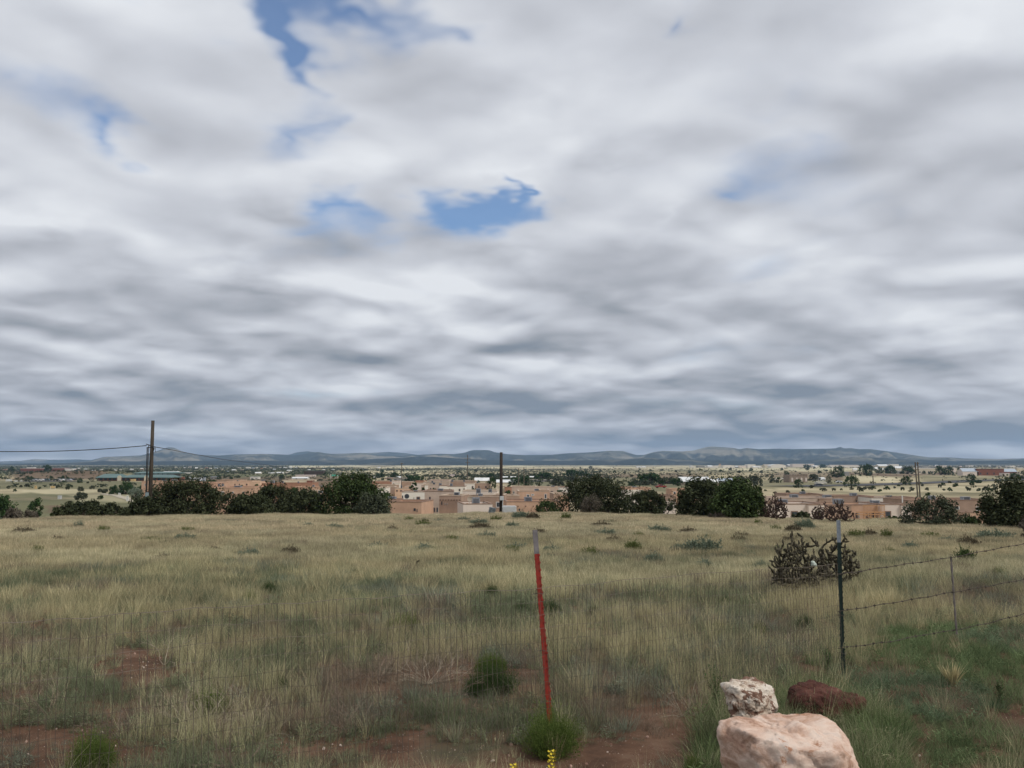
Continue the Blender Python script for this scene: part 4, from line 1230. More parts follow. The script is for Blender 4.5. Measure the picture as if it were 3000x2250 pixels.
# tall leafy herb left of the white boulder
def herb(px, ybase, ytop, label, seed, nst=5):
    r = random.Random(seed); g = gpt(px, ybase); h = P(px, ytop, g.y).z - g.z
    root = empty('leafy_weed', g, label, 'weed'); b = MB(); lf = MB()
    for s_ in range(nst):
        a = r.uniform(0, 6.28); ln = r.uniform(.05, .3); hh_ = h * r.uniform(.6, 1.0)
        pts = [Vector((math.cos(a) * ln * hh_ * t * t, math.sin(a) * ln * hh_ * t * t, hh_ * t)) for t in (0, .35, .7, 1)]
        b.tube(pts, [.003, .0026, .002, .001], 4)
        for k in range(34):
            t = r.uniform(.12, 1); p = pts[0].lerp(pts[3], t); p.x = math.cos(a) * ln * hh_ * t * t; p.y = math.sin(a) * ln * hh_ * t * t
            aa_ = r.uniform(0, 6.28); L_ = .05 * (1.2 - t * .8)
            d_ = Vector((math.cos(aa_), math.sin(aa_), r.uniform(.0, .8))).normalized() * L_; sd_ = Vector((-math.sin(aa_), math.cos(aa_), 0)) * .0055
            lf.add([p, p + d_ * .5 + sd_, p + d_, p + d_ * .5 - sd_], [(0, 1, 2, 3)])
    b.build('stem', m_stem, root); lf.build('leaves', m_weed, root)
m_weed = blade_material('weed_green', .3, .3, fixed=(.075, .12, .05))
herb(2098, 2075, 1925, 'tall leafy green weed left of the white boulder', 5, 7)
herb(2425, 1960, 1880, 'leafy weed at the left foot of the green post', 6, 4)
herb(2930, 2050, 1975, 'dark leafy weed at the right edge in green grass', 7, 6)

# gravel on the bare soil
def pebble(seed, s_=1.0):
    r = np.random.default_rng(seed); bm = bmesh.new(); bmesh.ops.create_icosphere(bm, subdivisions=1, radius=.5)
    for v in bm.verts: v.co *= float(r.uniform(.7, 1.15)); v.co.z *= .6
    me = bpy.data.meshes.new('source_pebble'); bm.to_mesh(me); bm.free(); me.materials.append(m_peb)
    o = bpy.data.objects.new('source_pebble', me); peb_col.objects.link(o)
m_peb = blade_material('pebble', .3, 0.0)
peb_col = bpy.data.collections.new('pebble_sources')
for s_ in range(3): pebble(s_)
x_, y_ = scatter(2.5, 11, 160, 34)
z_ = gz(x_, y_); px_q = 1500 + F * x_ / y_; py_q = HZ + F * (CZ - z_) / y_
k = (zsum(BARE, px_q, py_q) + fbm(x_ * 1.2, y_ * 1.2, 2) * .8) > 0.75
x_, y_, z_ = x_[k], y_[k], z_[k]; n_ = len(x_)
s_ = .006 * rng.pareto(2.6, n_).clip(.3, 4.5) + .004
tint_ = np.array([[.30, .21, .16], [.40, .33, .27], [.18, .11, .08]])[rng.integers(0, 3, n_)]
instance_object('pebbles', np.stack([x_, y_, z_ + s_ * .15], 1), rng.integers(0, 3, n_), rng.uniform(0, 6, (n_, 3)), np.stack([s_, s_, s_], 1), tint_, peb_col, 'small pale and brown pebbles strewn on the red soil')

# ================================================================ trees
m_jun = mat('juniper_leaf', (.028, .035, .018), (.064, .073, .037), scale=1.1, rough=.95, rnd=.35, spec=.05)
m_jun2 = mat('juniper_leaf_bright', (.028, .044, .016), (.062, .086, .032), scale=1.1, rough=.95, rnd=.35, spec=.05)
m_jun3 = mat('juniper_leaf_grey', (.042, .052, .032), (.088, .098, .062), scale=1.4, rough=.95, rnd=.35, spec=.05)
m_decid = mat('deciduous_leaf', (.022, .045, .016), (.045, .08, .028), scale=.6, rough=.95, rnd=.3, spec=.05)
m_sageL = mat('silver_leaf', (.12, .15, .11), (.20, .235, .17), scale=.8, rough=.95, rnd=.3, spec=.05)
m_deadb = mat('bare_twig_brush', (.085, .072, .055), (.15, .13, .10), scale=1.3, rough=.95, rnd=.3, spec=.05)
m_bark = mat('bark', (.05, .038, .028), (.11, .085, .065), scale=6, rough=.95, bump=.5)

def crown_data(w, d, h, nc, per, leaf, seed, tall=0.0, gap=0.0, base=.02, point=.5):
    r = np.random.default_rng(seed)
    n = nc
    az = r.uniform(0, 2 * np.pi, n); t = r.random(n) ** .85            # t: height fraction
    t = base + (1 - base) * t
    prof = np.where(t < .33, .93 + .2 * t, np.sqrt(np.clip(1 - ((t - .33) / .70) ** 2, .04, 1))) if tall < .5 else np.clip(1.06 - t, .08, 1) ** .75
    lum = 1 + .16 * np.sin(2 * az + seed) + .10 * np.sin(5 * az + 2 * seed) * np.sin(7 * t)
    f = r.uniform(.25, .98, n) ** .6 * lum
    cr = np.clip(r.normal(.125, .035, n), .06, .2)
    cx = w / 2 * prof * f * np.cos(az) * .98; cy = d / 2 * prof * f * np.sin(az) * .90
    cz = h * t * (.96 - .10 * np.sin(3 * az + seed) * t)
    cz = np.minimum(cz, h * .95)
    rad_ = cr * min(w, h * 1.6) 
    m = n * per
    ci = np.repeat(np.arange(n), per)
    q = r.normal(0, 1, (m, 3)); q /= np.linalg.norm(q, axis=1)[:, None]
    rr2 = r.random(m) ** .45
    up = 1 + point * (q[:, 2] > 0) * r.random(m)
    c = np.stack([cx[ci], cy[ci], cz[ci]], 1) + q * (rad_[ci] * rr2)[:, None] * np.stack([np.ones(m), np.ones(m), up], 1)
    c[:, 2] = np.clip(c[:, 2], .0, None)
    nrm = q * .7 + r.normal(0, .6, (m, 3)); nrm[:, 2] += .3; nrm /= np.linalg.norm(nrm, axis=1)[:, None]
    tg = np.cross(nrm, r.normal(0, 1, (m, 3))); tg /= np.linalg.norm(tg, axis=1)[:, None] + 1e-9
    bt = np.cross(nrm, tg)
    s_ = leaf * r.uniform(.55, 1.35, m)[:, None]
    a = c + tg * s_; b_ = c + bt * s_ * .55; e_ = c - tg * s_; g = c - bt * s_ * .55
    e_ = e_ + nrm * s_ * .3
    Vv = np.stack([a, b_, e_, g], 1).reshape(-1, 3)
    Ff = np.arange(m * 4).reshape(-1, 4)
    return Vv, Ff, (cx, cy, cz)

def limb_mesh(h, w, cs, seed, n=9):
    r = random.Random(seed); b = MB()
    tr = max(.05, .035 * w)
    b.tube([(0, 0, -.5), (.02 * w, 0, h * .18), (-.01 * w, .01, h * .38), (0, 0, h * .62)], [tr * 1.25, tr, tr * .75, tr * .3], 7)
    for i in range(n):
        k = r.randrange(len(cs[0]))
        c = Vector((float(cs[0][k]), float(cs[1][k]), float(cs[2][k])))
        z0 = r.uniform(.05, .35) * h
        s_ = Vector((0, 0, min(z0, c.z * .8)))
        m_ = s_.lerp(c, .5) + Vector((0, 0, -.04 * h))
        b.tube([s_, m_, c], [tr * .55, tr * .35, tr * .10], 5)
    return b

def tree(name, x0, x1, ytop, Y, mt, label, cat='tree', group=None, ybase=None, nc=70, per=75, leaf=.12, seed=0, tall=0.0, depth=.85, base=.02, trunk=True, point=.5):
    cx = (x0 + x1) / 2.0
    g = on_ground(cx, Y)
    top = P(cx, ytop, Y).z
    w = (x1 - x0) / F * Y * 1.02
    z0 = g.z if ybase is None else P(cx, ybase, Y).z
    h = top - z0
    root = empty(name, Vector((g.x, g.y, z0)), label, cat, group)
    vv, ff, cs = crown_data(w, w * depth, h, nc, per, leaf, seed + 100, tall, base=base, point=point)
    mesh_obj('crown', vv, ff, mt, root)
    if trunk: limb_mesh(h, w, cs, seed).build('trunk', m_bark, root, smooth=True)
    return root

def cY(px, add=4.0): return float(crest_dist((px - 1500) / F)) + add
J = 'juniper_tree'
tree(J, 425, 668, 1414, cY(540, 7), m_jun, 'broad dark juniper right of the left pole', nc=150, per=95, leaf=.11, seed=1)
tree(J, 378, 470, 1462, cY(420, 5), m_jun, 'low dark juniper around the foot of the left pole', nc=60, per=80, leaf=.10, seed=2)
tree(J, 168, 330, 1473, cY(250, 9), m_jun, 'low spreading dark juniper left of the left pole', nc=90, per=80, leaf=.10, seed=3)
tree(J, 290, 400, 1480, cY(350, 9), m_jun, 'lowest dark juniper just left of the left pole', nc=60, per=80, leaf=.10, seed=30)
tree(J, 665, 800, 1452, cY(730, 8), m_jun, 'rounded juniper in the dark row between the two poles, leftmost', nc=90, per=90, leaf=.11, seed=4)
tree(J, 735, 880, 1428, cY(810, 14), m_jun, 'taller juniper rising at the back of the row between the poles', nc=90, per=90, leaf=.12, seed=5)
tree(J, 830, 955, 1442, cY(890, 7), m_jun, 'juniper touching the big round tree on its left side', nc=90, per=90, leaf=.11, seed=6)
tree(J, 940, 1132, 1403, cY(1035, 8), m_jun2, 'big round juniper, tallest left of the centre pole', nc=150, per=95, leaf=.11, seed=7)
tree(J, 1050, 1140, 1456, cY(1095, 5), m_jun3, 'grey-green juniper in front of the big round one', nc=70, per=80, leaf=.09, seed=8)
tree(J, 1645, 1840, 1408, cY(1745, 6), m_jun, 'massive dark juniper right of the centre pole', nc=150, per=95, leaf=.11, seed=9)
tree(J, 1835, 1965, 1445, cY(1895, 9), m_jun, 'lower dark juniper between the two massive ones', nc=80, per=85, leaf=.11, seed=10)
tree(J, 1968, 2150, 1412, cY(2060, 7), m_jun, 'left half of the widest juniper clump, right of centre', nc=130, per=90, leaf=.11, seed=11)
tree(J, 2075, 2238, 1413, cY(2160, 6), m_jun2, 'brighter green right half of the widest juniper clump', nc=130, per=90, leaf=.11, seed=12)
tree(J, 2203, 2246, 1426, cY(2225, 14), m_jun, 'narrow pointed juniper at the right edge of the widest clump', nc=40, per=70, leaf=.12, seed=13, tall=1)
tree(J, 2637, 2826, 1467, cY(2730, 0), m_jun3, 'open grey-green juniper in front of the brown house at right', nc=70, per=75, leaf=.07, seed=14)
tree(J, 2880, 3100, 1426, cY(2960, 1), m_jun, 'large dark juniper cut by the right edge', nc=150, per=95, leaf=.085, seed=15)
tree('small_tree', -30, 54, 1453, 120, m_decid, 'bright green tree cut by the left edge', nc=60, per=70, leaf=.14, seed=16)
tree('small_tree', 76, 136, 1462, 125, m_decid, 'loose green tree standing alone on the left slope', nc=40, per=60, leaf=.13, seed=17)
tree('brush', 18, 80, 1494, cY(60, 8), m_deadb, 'brown-grey brush under the green trees at far left', 'shrub', nc=40, per=60, leaf=.07, seed=18)
tree('brush', 78, 118, 1498, cY(100, 8), m_deadb, 'small brown-grey brush beside the larger one at far left', 'shrub', nc=30, per=50, leaf=.07, seed=19)
tree('brush', 160, 205, 1488, cY(180, 12), m_jun2, 'green shrub at the left end of the low juniper', 'shrub', nc=30, per=50, leaf=.10, seed=20)
tree('brush', -30, 16, 1509, cY(10, 3), m_sageL, 'pale sage shrub at the very left edge of the ridge', 'shrub', nc=30, per=50, leaf=.07, seed=21)
tree('brush', 1692, 1766, 1455, cY(1730, 1.5), m_deadb, 'grey bare-twigged brush in front of the massive juniper', 'shrub', nc=50, per=60, leaf=.055, seed=22)
tree('brush', 2074, 2128, 1499, cY(2100, 1), m_deadb, 'small grey brush at the foot of the widest clump', 'shrub', nc=40, per=50, leaf=.055, seed=23)
tree('brush', 1556, 1652, 1472, cY(1600, 22), m_jun2, 'low green shrubs in front of the orange roof right of the centre pole', 'shrub', nc=50, per=60, leaf=.10, seed=24)
tree('brush', 2312, 2382, 1503, cY(2345, 6), m_jun, 'low dark shrub under the window of the pale house', 'shrub', nc=40, per=60, leaf=.08, seed=25)
tree('brush', 2808, 2862, 1516, cY(2835, 3), m_jun2, 'low green shrub under the brown garden wall at right', 'shrub', nc=40, per=60, leaf=.07, seed=26)
tree('brush', 2582, 2635, 1514, cY(2610, 6), m_jun2, 'low green shrub under the right pale house', 'shrub', nc=40, per=50, leaf=.07, seed=27)
tree('brush', 2978, 3030, 1514, cY(3000, -8), m_deadb, 'bare twiggy brush at the right edge before the large juniper', 'shrub', nc=40, per=50, leaf=.05, seed=28)

def base_Y(ybase):
    """distance at which far ground shows at this photo row"""
    lo, hi = 100.0, 12000.0
    for _ in range(40):
        m_ = math.sqrt(lo * hi)
        if HZ + F * (-float(lerp_tab(m_, FAR))) / m_ > ybase: lo = m_
        else: hi = m_
    return lo

# trees standing in the valley: x0, x1, ytop, ybase, kind, Y or None, label
MT = [
 (345, 400, 1412, 1447, 'd', None, 'dark green tree in the valley left of the left pole'),
 (322, 352, 1424, 1446, 'd', None, 'small round tree left of the dark valley tree'),
 (380, 425, 1430, 1464, 's', None, 'silvery olive tree beside the left pole'),
 (400, 432, 1424, 1448, 'd', None, 'dark tree behind the silvery olive'),
 (438, 455, 1440, 1462, 's', None, 'silvery olive peeking right of the left pole'),
 (220, 263, 1443, 1463, 'g', None, 'round olive shrub alone on the pale left slope'),
 (229, 250, 1426, 1438, 'g', None, 'smaller round shrub above the one on the left slope'),
 (290, 303, 1432, 1441, 'g', None, 'grey shrub left of the dark valley trees'),
 (303, 317, 1434, 1444, 'g', None, 'second grey shrub left of the dark valley trees'),
 (84, 100, 1395, 1407, 'd', None, 'dark tree by the parked cars on the left'),
 (148, 160, 1395, 1408, 'd', None, 'left of two dark trees behind the parked cars'),
 (180, 192, 1393, 1407, 'd', None, 'tallest dark tree behind the parked cars'),
 (193, 205, 1397, 1407, 'd', None, 'small dark tree right of the tallest one by the cars'),
 (228, 246, 1402, 1414, 'd', None, 'dark shrub at the right end of the car park'),
 (284, 303, 1394, 1408, 'd', None, 'dark tree at the left corner of the green-roofed school'),
 (121, 154, 1364, 1382, 'd', None, 'dark tree in front of the red school building'),
 (25, 44, 1367, 1382, 'd', None, 'dark tree left of the red school building'),
 (0, 12, 1395, 1404, 'd', None, 'dark tree at the very left edge below the bank'),
 (546, 558, 1391, 1410, 'c', None, 'dark conifer left of the white camper vans'),
 (635, 650, 1392, 1406, 'd', None, 'dark tree right of the first white trailer'),
 (676, 684, 1397, 1403, 'd', None, 'tiny dark shrub right of the first trailer tree'),
 (818, 834, 1390, 1399, 'd', None, 'dark shrub left of the white workshop'),
 (946, 962, 1382, 1402, 'd', None, 'dark tree left of the green canopy'),
 (1235, 1263, 1466, 1500, 'd', 178, 'dark green tree between the orange and the tan house'),
 (1196, 1227, 1413, 1441, 'd', 232, 'dark green tree behind the white two-storey house'),
 (1231, 1249, 1427, 1441, 'd', 228, 'small dark tree right of the taller one behind the white house'),
 (1266, 1280, 1428, 1438, 'd', 250, 'small dark tree in the yard of the tan row'),
 (1122, 1150, 1445, 1462, 'd', 215, 'dark garden tree left of the peach house'),
 (1108, 1124, 1415, 1423, 'd', 330, 'small garden tree by the far brown houses'),
 (1147, 1160, 1417, 1425, 'd', 330, 'small garden tree before the cream cube house'),
 (1423, 1458, 1400, 1441, 'd', 300, 'tall dark green tree left of the centre pole'),
 (1393, 1410, 1408, 1418, 'd', 330, 'small green tree behind the brown cube house'),
 (1378, 1400, 1430, 1438, 'd', 285, 'low shrub before the brown cube house'),
 (1476, 1500, 1438, 1450, 'd', 240, 'low green shrub at the dark red gate'),
 (1573, 1586, 1414, 1428, 'c', 320, 'small dark conifer behind the tan terrace'),
 (1484, 1502, 1416, 1424, 'd', 300, 'low green shrub behind the white courtyard wall'),
 (1628, 1652, 1437, 1447, 'd', 235, 'low green shrub by the white end wall'),
 (740, 762, 1418, 1446, 'd', 235, 'dark tree in front of the red-brown row'),
 (775, 805, 1424, 1450, 'd', 215, 'dark tree in the middle of the red-brown row'),
 (850, 885, 1430, 1455, 'd', 205, 'dark tree at the right of the red-brown row'),
 (704, 717, 1420, 1430, 'd', 240, 'small tree before the peach house with three windows'),
 (608, 640, 1407, 1416, 'd', 400, 'dark shrub behind the left orange houses'),
 (1838, 1860, 1413, 1424, 'd', None, 'dark tree above the orange house with a cream wall'),
 (1855, 1945, 1388, 1416, 'd', None, 'wide dark grove in the middle distance'),
 (1925, 1948, 1410, 1424, 'd', None, 'dark tree below the wide grove'),
 (1920, 1990, 1400, 1417, 'g', None, 'grey-green tree left of the pale warehouse'),
 (1965, 2005, 1402, 1423, 'd', None, 'dark tree in front of the pale warehouse'),
 (1840, 1925, 1408, 1421, 'g', None, 'grey-green thicket below the wide grove'),
 (2005, 2030, 1408, 1424, 'd', None, 'dark shrub under the pale warehouse roof'),
 (1650, 1700, 1378, 1395, 'd', None, 'dark grove on the plain above the massive juniper'),
 (1690, 1730, 1382, 1395, 'd', None, 'second dark grove on the plain right of the first'),
 (1735, 1755, 1388, 1396, 'd', None, 'small dark tree between the groves'),
 (1650, 1700, 1396, 1412, 'g', None, 'grey-green trees on the plain left of the massive juniper'),
 (1600, 1650, 1400, 1425, 'g', None, 'grey-green grove above the white end wall'),
 (1560, 1620, 1385, 1402, 'd', None, 'dark grove right of the thin paired poles'),
 (1520, 1560, 1395, 1424, 'd', None, 'green grove around the thin paired poles'),
 (1490, 1525, 1398, 1420, 'd', None, 'green trees right of the centre pole'),
 (1425, 1450, 1388, 1403, 'd', None, 'dark tree behind the tall one left of the centre pole'),
 (1185, 1245, 1394, 1410, 'd', None, 'wide dark grove above the centre houses'),
 (1145, 1170, 1384, 1400, 'd', None, 'green tree at the foot of the sandy hill'),
 (1100, 1127, 1386, 1400, 'd', None, 'green tree left of the sandy hill'),
 (1052, 1075, 1388, 1400, 'd', None, 'green tree above the big round juniper'),
 (1025, 1048, 1387, 1402, 'd', None, 'dark tree above the left of the big round juniper'),
 (2140, 2190, 1396, 1420, 'g', None, 'grey-green olive grove behind the widest clump'),
 (2180, 2232, 1395, 1423, 'g', None, 'grey-green olive grove right of the blue roof'),
 (2250, 2272, 1393, 1414, 'g', None, 'loose grey-green tree left of the turreted building'),
 (2272, 2288, 1398, 1414, 'd', None, 'dark green tree left of the turreted building'),
 (2362, 2400, 1391, 1408, 'g', None, 'silvery trees right of the turreted building'),
 (2322, 2352, 1405, 1428, 'd', None, 'dark tree in front of the turreted building'),
 (2416, 2436, 1394, 1416, 'g', None, 'olive tree right of the small white sheds'),
 (2294, 2312, 1379, 1394, 'd', None, 'small dark tree above the turreted building'),
 (2433, 2476, 1367, 1398, 'd', None, 'tall dark tree left of the round one on the plain'),
 (2470, 2513, 1394, 1426, 'd', None, 'round dark tree alone by the road'),
 (2511, 2561, 1360, 1394, 'd', None, 'largest dark tree on the skyline at right'),
 (2635, 2668, 1394, 1421, 'd', None, 'round dark tree left of the double pole on the plain'),
 (2637, 2680, 1368, 1389, 'd', None, 'broad dark tree left of the double pole on the skyline'),
 (2586, 2628, 1366, 1388, 'd', None, 'dark trees behind the white carport'),
 (2563, 2590, 1370, 1388, 'd', None, 'brownish tree left of the white carport'),
 (2735, 2770, 1366, 1392, 'd', None, 'left of two joined dark trees before the pink house'),
 (2762, 2794, 1368, 1392, 'd', None, 'right of two joined dark trees before the pink house'),
 (2800, 2824, 1371, 1390, 'd', None, 'dark tree beside the pink house'),
 (2829, 2861, 1389, 1413, 'd', None, 'round dark tree below the pink house'),
 (2856, 2873, 1407, 1415, 'd', None, 'small dark shrub at the foot of the round tree below the pink house'),
 (2836, 2852, 1414, 1421, 'd', None, 'tiny dark shrub below the round tree at right'),
 (2953, 2989, 1387, 1409, 'd', None, 'round dark tree before the right end of the brick building'),
 (2987, 3020, 1378, 1404, 'd', None, 'dark tree cut by the right edge of the plain'),
 (2700, 2712, 1378, 1388, 'd', None, 'small tree before the cream house at right'),
 (2718, 2732, 1381, 1390, 'd', None, 'second small tree before the cream house at right'),
 (2398, 2420, 1361, 1370, 'd', None, 'dark trees right of the long white hangar'),
 (2350, 2376, 1361, 1371, 'd', None, 'green trees before the long white hangar'),
 (2707, 2725, 1443, 1453, 'd', 230, 'low shrub behind the brown roof at right'),
]
KM = {'d': m_decid, 's': m_sageL, 'g': m_jun3, 'c': m_jun}
for i, (x0, x1, yt, yb, k, Yq, lab) in enumerate(MT):
    Yq = Yq or base_Y(yb)
    near_ = Yq < 350
    sz = (x1 - x0) / F * Yq
    tree('conifer' if k == 'c' else 'valley_tree', x0, x1, yt, Yq, KM[k], lab, 'tree', None, None if near_ else yb + 1, nc=44 if near_ else 40, per=60 if near_ else 46,
         leaf=max(.15, sz * .036), seed=200 + i, tall=1 if k == 'c' else 0, trunk=True, depth=.8, point=.2)

# countable desert shrubs dotted over the pale fields: three kinds, copied
protos = []
for s_ in range(3):
    vv, ff, cs = crown_data(2.0, 2.0, 1.5, 26, 40, .14, 900 + s_, 0, point=.1)
    me = bpy.data.meshes.new('crown'); me.from_pydata(vv.tolist(), [], ff.tolist()); me.materials.append((m_jun3, m_jun, m_decid)[s_]); protos.append(me)
r_ = random.Random(77)
DOTS = [(2514, 1434), (2531, 1434), (2556, 1432), (2548, 1434), (2588, 1434), (2597, 1434), (2618, 1430), (2641, 1436), (2630, 1424), (2713, 1436), (2762, 1437), (2779, 1438), (2828, 1430), (2834, 1437),
        (2864, 1438), (2876, 1436), (2884, 1436), (2895, 1439), (2908, 1437), (2914, 1434), (2845, 1416), (2920, 1414), (2950, 1409), (2760, 1422), (2780, 1415), (2520, 1440), (2575, 1440), (2668, 1437), (2661, 1440),
        (2403, 1435), (2412, 1438), (2440, 1437), (2462, 1436), (2492, 1434), (2375, 1430), (2350, 1440), (2305, 1444), (2268, 1446), (2240, 1438), (2700, 1424), (2750, 1428), (2797, 1426),
        (28, 1431), (65, 1427), (48, 1439), (83, 1426), (202, 1434), (299, 1462), (273, 1432), (315, 1440), (330, 1448), (190, 1413), (260, 1416), (120, 1432),
        (700, 1399), (640, 1396), (560, 1404), (1000, 1410), (1080, 1405), (1215, 1388), (1290, 1398), (1320, 1392), (1345, 1385), (1260, 1402), (1180, 1380), (1375, 1392), (1410, 1397), (1395, 1380),
        (1120, 1382), (1070, 1378), (1850, 1397), (1778, 1394), (1745, 1398), (1760, 1380), (1800, 1385), (1830, 1386), (1870, 1382), (1905, 1380), (1940, 1378), (1980, 1384), (2020, 1386), (2050, 1380), (2080, 1388), (2110, 1384),
        (2140, 1378), (2165, 1386), (2200, 1381), (2230, 1386), (2260, 1379), (2290, 1376), (2330, 1382), (2365, 1377), (2400, 1386), (2385, 1374), (2420, 1380), (1700, 1374), (1730, 1372)]
lst = []
for i, (px_q, py_q) in enumerate(DOTS):
    Yq = base_Y(py_q); g = on_ground(px_q, Yq)
    root = empty('desert_shrub', g)
    o = bpy.data.objects.new('foliage', protos[i % 3]); C.link(o); o.parent = root
    k = r_.uniform(8, 17) / F * Yq / 2.0 * (1.0 if py_q > 1405 else .75)
    o.scale = (k, k, k * r_.uniform(.7, 1.0)); o.rotation_euler = (0, 0, r_.uniform(0, 6.28))
    lst.append(root)
order_labels(lst, 'dark shrub dotted on the open plain, %s counted from the left', 'shrub', 'dark shrubs dotted over the plain')

# uncountable scrub and distant tree cover
scr_col = bpy.data.collections.new('scrub_sources')
m_scr = blade_material('scrub_leaf', .3, 0.0)
for s_ in range(4):
    vv, ff, cs = crown_data(1.0, 1.0, .62, 12, 18, .075, 700 + s_, 0, point=.1)
    me = bpy.data.meshes.new('source_scrub_%s' % 'abcd'[s_]); me.from_pydata(vv.tolist(), [], ff.tolist()); me.materials.append(m_scr)
    scr_col.objects.link(bpy.data.objects.new('source_scrub_%s' % 'abcd'[s_], me))
n_ = 60000
lr = rng.uniform(math.log(500), math.log(7500), n_); r0_ = np.exp(lr); th = rng.uniform(-R(36), R(36), n_)
x_ = r0_ * np.sin(th); y_ = r0_ * np.cos(th); z_ = gz(x_, y_)
px_q = 1500 + F * x_ / y_; py_q = HZ + F * (CZ - z_) / y_
den = .10 + 1.5 * np.clip(fbm(x_ * .006, y_ * .0025, 4) - .50, 0, 1)
def zn(x0, x1, y0, y1): return sstep((px_q - x0) / 60 + .5) * (1 - sstep((px_q - x1) / 60 + .5)) * sstep((py_q - y0) / 3 + .5) * (1 - sstep((py_q - y1) / 3 + .5))
den = den + 1.0 * zn(-300, 1000, 1365, 1388) + .35 * zn(1000, 1450, 1372, 1400) + .55 * zn(1450, 1800, 1375, 1412) + .4 * zn(1700, 2300, 1373, 1392) + .3 * zn(2000, 2300, 1395, 1415) + .25 * zn(1750, 2120, 1395, 1425) \
    + .9 * zn(2380, 3300, 1364, 1371) + .25 * zn(900, 1500, 1371, 1380)
den = den * np.where(py_q > 1412, .35, 1) * np.where((py_q < 1370.5) & (px_q > 850) & (px_q < 2400), .06, 1)
den = den * (1 - .9 * zn(1950, 2350, 1360, 1370.5)) * (1 - .72 * zn(1750, 3300, 1371, 1425)) * (1 - .5 * zn(-300, 420, 1404, 1440))
k = rng.random(n_) < den
x_, y_, z_, py_q = x_[k], y_[k], z_[k], py_q[k]; n_ = len(x_)
sz = rng.uniform(1.3, 4.2, n_) * (1 + np.clip((y_ - 1500) / 3500, 0, 1.2))
tint_ = np.array([[.040, .058, .030], [.075, .085, .050], [.030, .042, .026], [.11, .115, .08]])[rng.choice(4, n_, p=[.4, .25, .25, .10])] * rng.uniform(.8, 1.25, (n_, 1))
instance_object('scrub', np.stack([x_, y_, z_ - .1], 1), rng.integers(0, 4, n_), np.stack([0 * x_, 0 * x_, rng.uniform(0, 6.28, n_)], 1), np.stack([sz, sz, sz * rng.uniform(.55, 1.0, n_)], 1), tint_, scr_col,
                'dark juniper scrub and distant trees speckling the plain')
print('scrub', n_)

# ================================================================ houses
def stucco(name, c, v=.12):
    return mat(name, tuple(q * (1 - v) for q in c), tuple(min(.9, q * (1 + v)) for q in c), scale=.55, detail=7, rough=.95, bump=.25, bscale=6, spec=.1)
SC = {
 'orange': stucco('orange_stucco', (.51, .335, .235)), 'brown': stucco('brown_stucco', (.37, .26, .195)), 'tan': stucco('tan_stucco', (.47, .37, .30)),
 'white': stucco('white_stucco', (.72, .67, .59), .05), 'pink': stucco('pink_stucco', (.66, .57, .50), .05), 'peach': stucco('peach_stucco', (.64, .44, .31)),
 'red': stucco('red_brown_stucco', (.36, .20, .135)), 'cream': stucco('cream_stucco', (.60, .53, .40), .06), 'taupe': stucco('taupe_stucco', (.30, .235, .185)),
 'brick': stucco('red_brick', (.20, .085, .06)), 'grey': stucco('grey_block', (.26, .25, .235)), 'dark': stucco('dark_timber', (.07, .05, .04)),
}
m_cop = mat('brown_coping', (.24, .155, .11), (.31, .21, .155), scale=2)
m_copl = mat('pale_coping', (.46, .36, .27), (.54, .43, .33), scale=2)
m_roofg = mat('gravel_roof', (.40, .33, .26), (.52, .44, .35), scale=.8, detail=8)
m_roofb = mat('brown_gravel_roof', (.27, .17, .12), (.36, .24, .17), scale=.8, detail=8)
m_frame = mat('white_window_frame', (.62, .60, .56), (.70, .68, .64), scale=4, rough=.6)
m_frameb = mat('brown_window_surround', (.20, .13, .10), (.26, .17, .13), scale=4, rough=.8)
m_glass = mat('window_glass', (.03, .037, .045), (.06, .07, .085), scale=1.5, rough=.15, spec=.5)
m_cool = mat('cooler_metal', (.20, .215, .235), (.27, .285, .31), scale=3, rough=.6)
m_coold = mat('cooler_louver', (.05, .052, .06), (.09, .09, .10), scale=9, rough=.7)
m_coolt = mat('cooler_tan', (.36, .31, .25), (.42, .36, .29), scale=3, rough=.7)
m_metal = mat('galvanised_duct', (.45, .47, .50), (.6, .62, .65), scale=3, rough=.25, metal=.9)
m_rblue = mat('pale_blue_metal_roof', (.34, .39, .44), (.42, .47, .52), scale=.6, rough=.5)
m_rgreen = mat('green_metal_roof', (.075, .135, .125), (.105, .17, .16), scale=.15, rough=.5)
m_rwhite = mat('white_metal_roof', (.62, .63, .62), (.74, .74, .72), scale=.3, rough=.6)
m_rpink = mat('pale_pink_roof', (.45, .36, .34), (.52, .42, .40), scale=.3, rough=.7)
m_rdark = mat('dark_brown_roof', (.06, .045, .04), (.10, .075, .065), scale=.3, rough=.7)
m_timber = mat('raw_timber', (.42, .23, .11), (.52, .30, .16), scale=5, rough=.8)
m_viga = mat('dark_wood', (.07, .045, .03), (.12, .08, .055), scale=5)

class Place:
    """a wall line on the ground: front-left corner A, running along d"""
    def __init__(s, xl, xr, ytop, Y, yaw):
        s.A = P(xl, ytop, Y); s.z = s.A.z
        a = R(yaw); s.d = Vector((math.cos(a), math.sin(a), 0)); s.n = Vector((-math.sin(a), math.cos(a), 0))
        dv = ray(xr, HZ); u = dv.x / dv.y
        den = s.d.x - u * s.d.y
        s.w = max(.5, (u * s.A.y - s.A.x) / den)
        s.yaw = a
    def hit(s, px, py, off=0.0):
        """photo pixel -> (x along the wall, height z) on the wall plane moved in by off"""
        dr = ray(px, py); o = Vector((0, 0, CZ)); q = s.A + s.n * off
        t = (q - o).dot(s.n) / dr.dot(s.n)
        p = o + dr * t
        return (p - s.A).dot(s.d), p.z

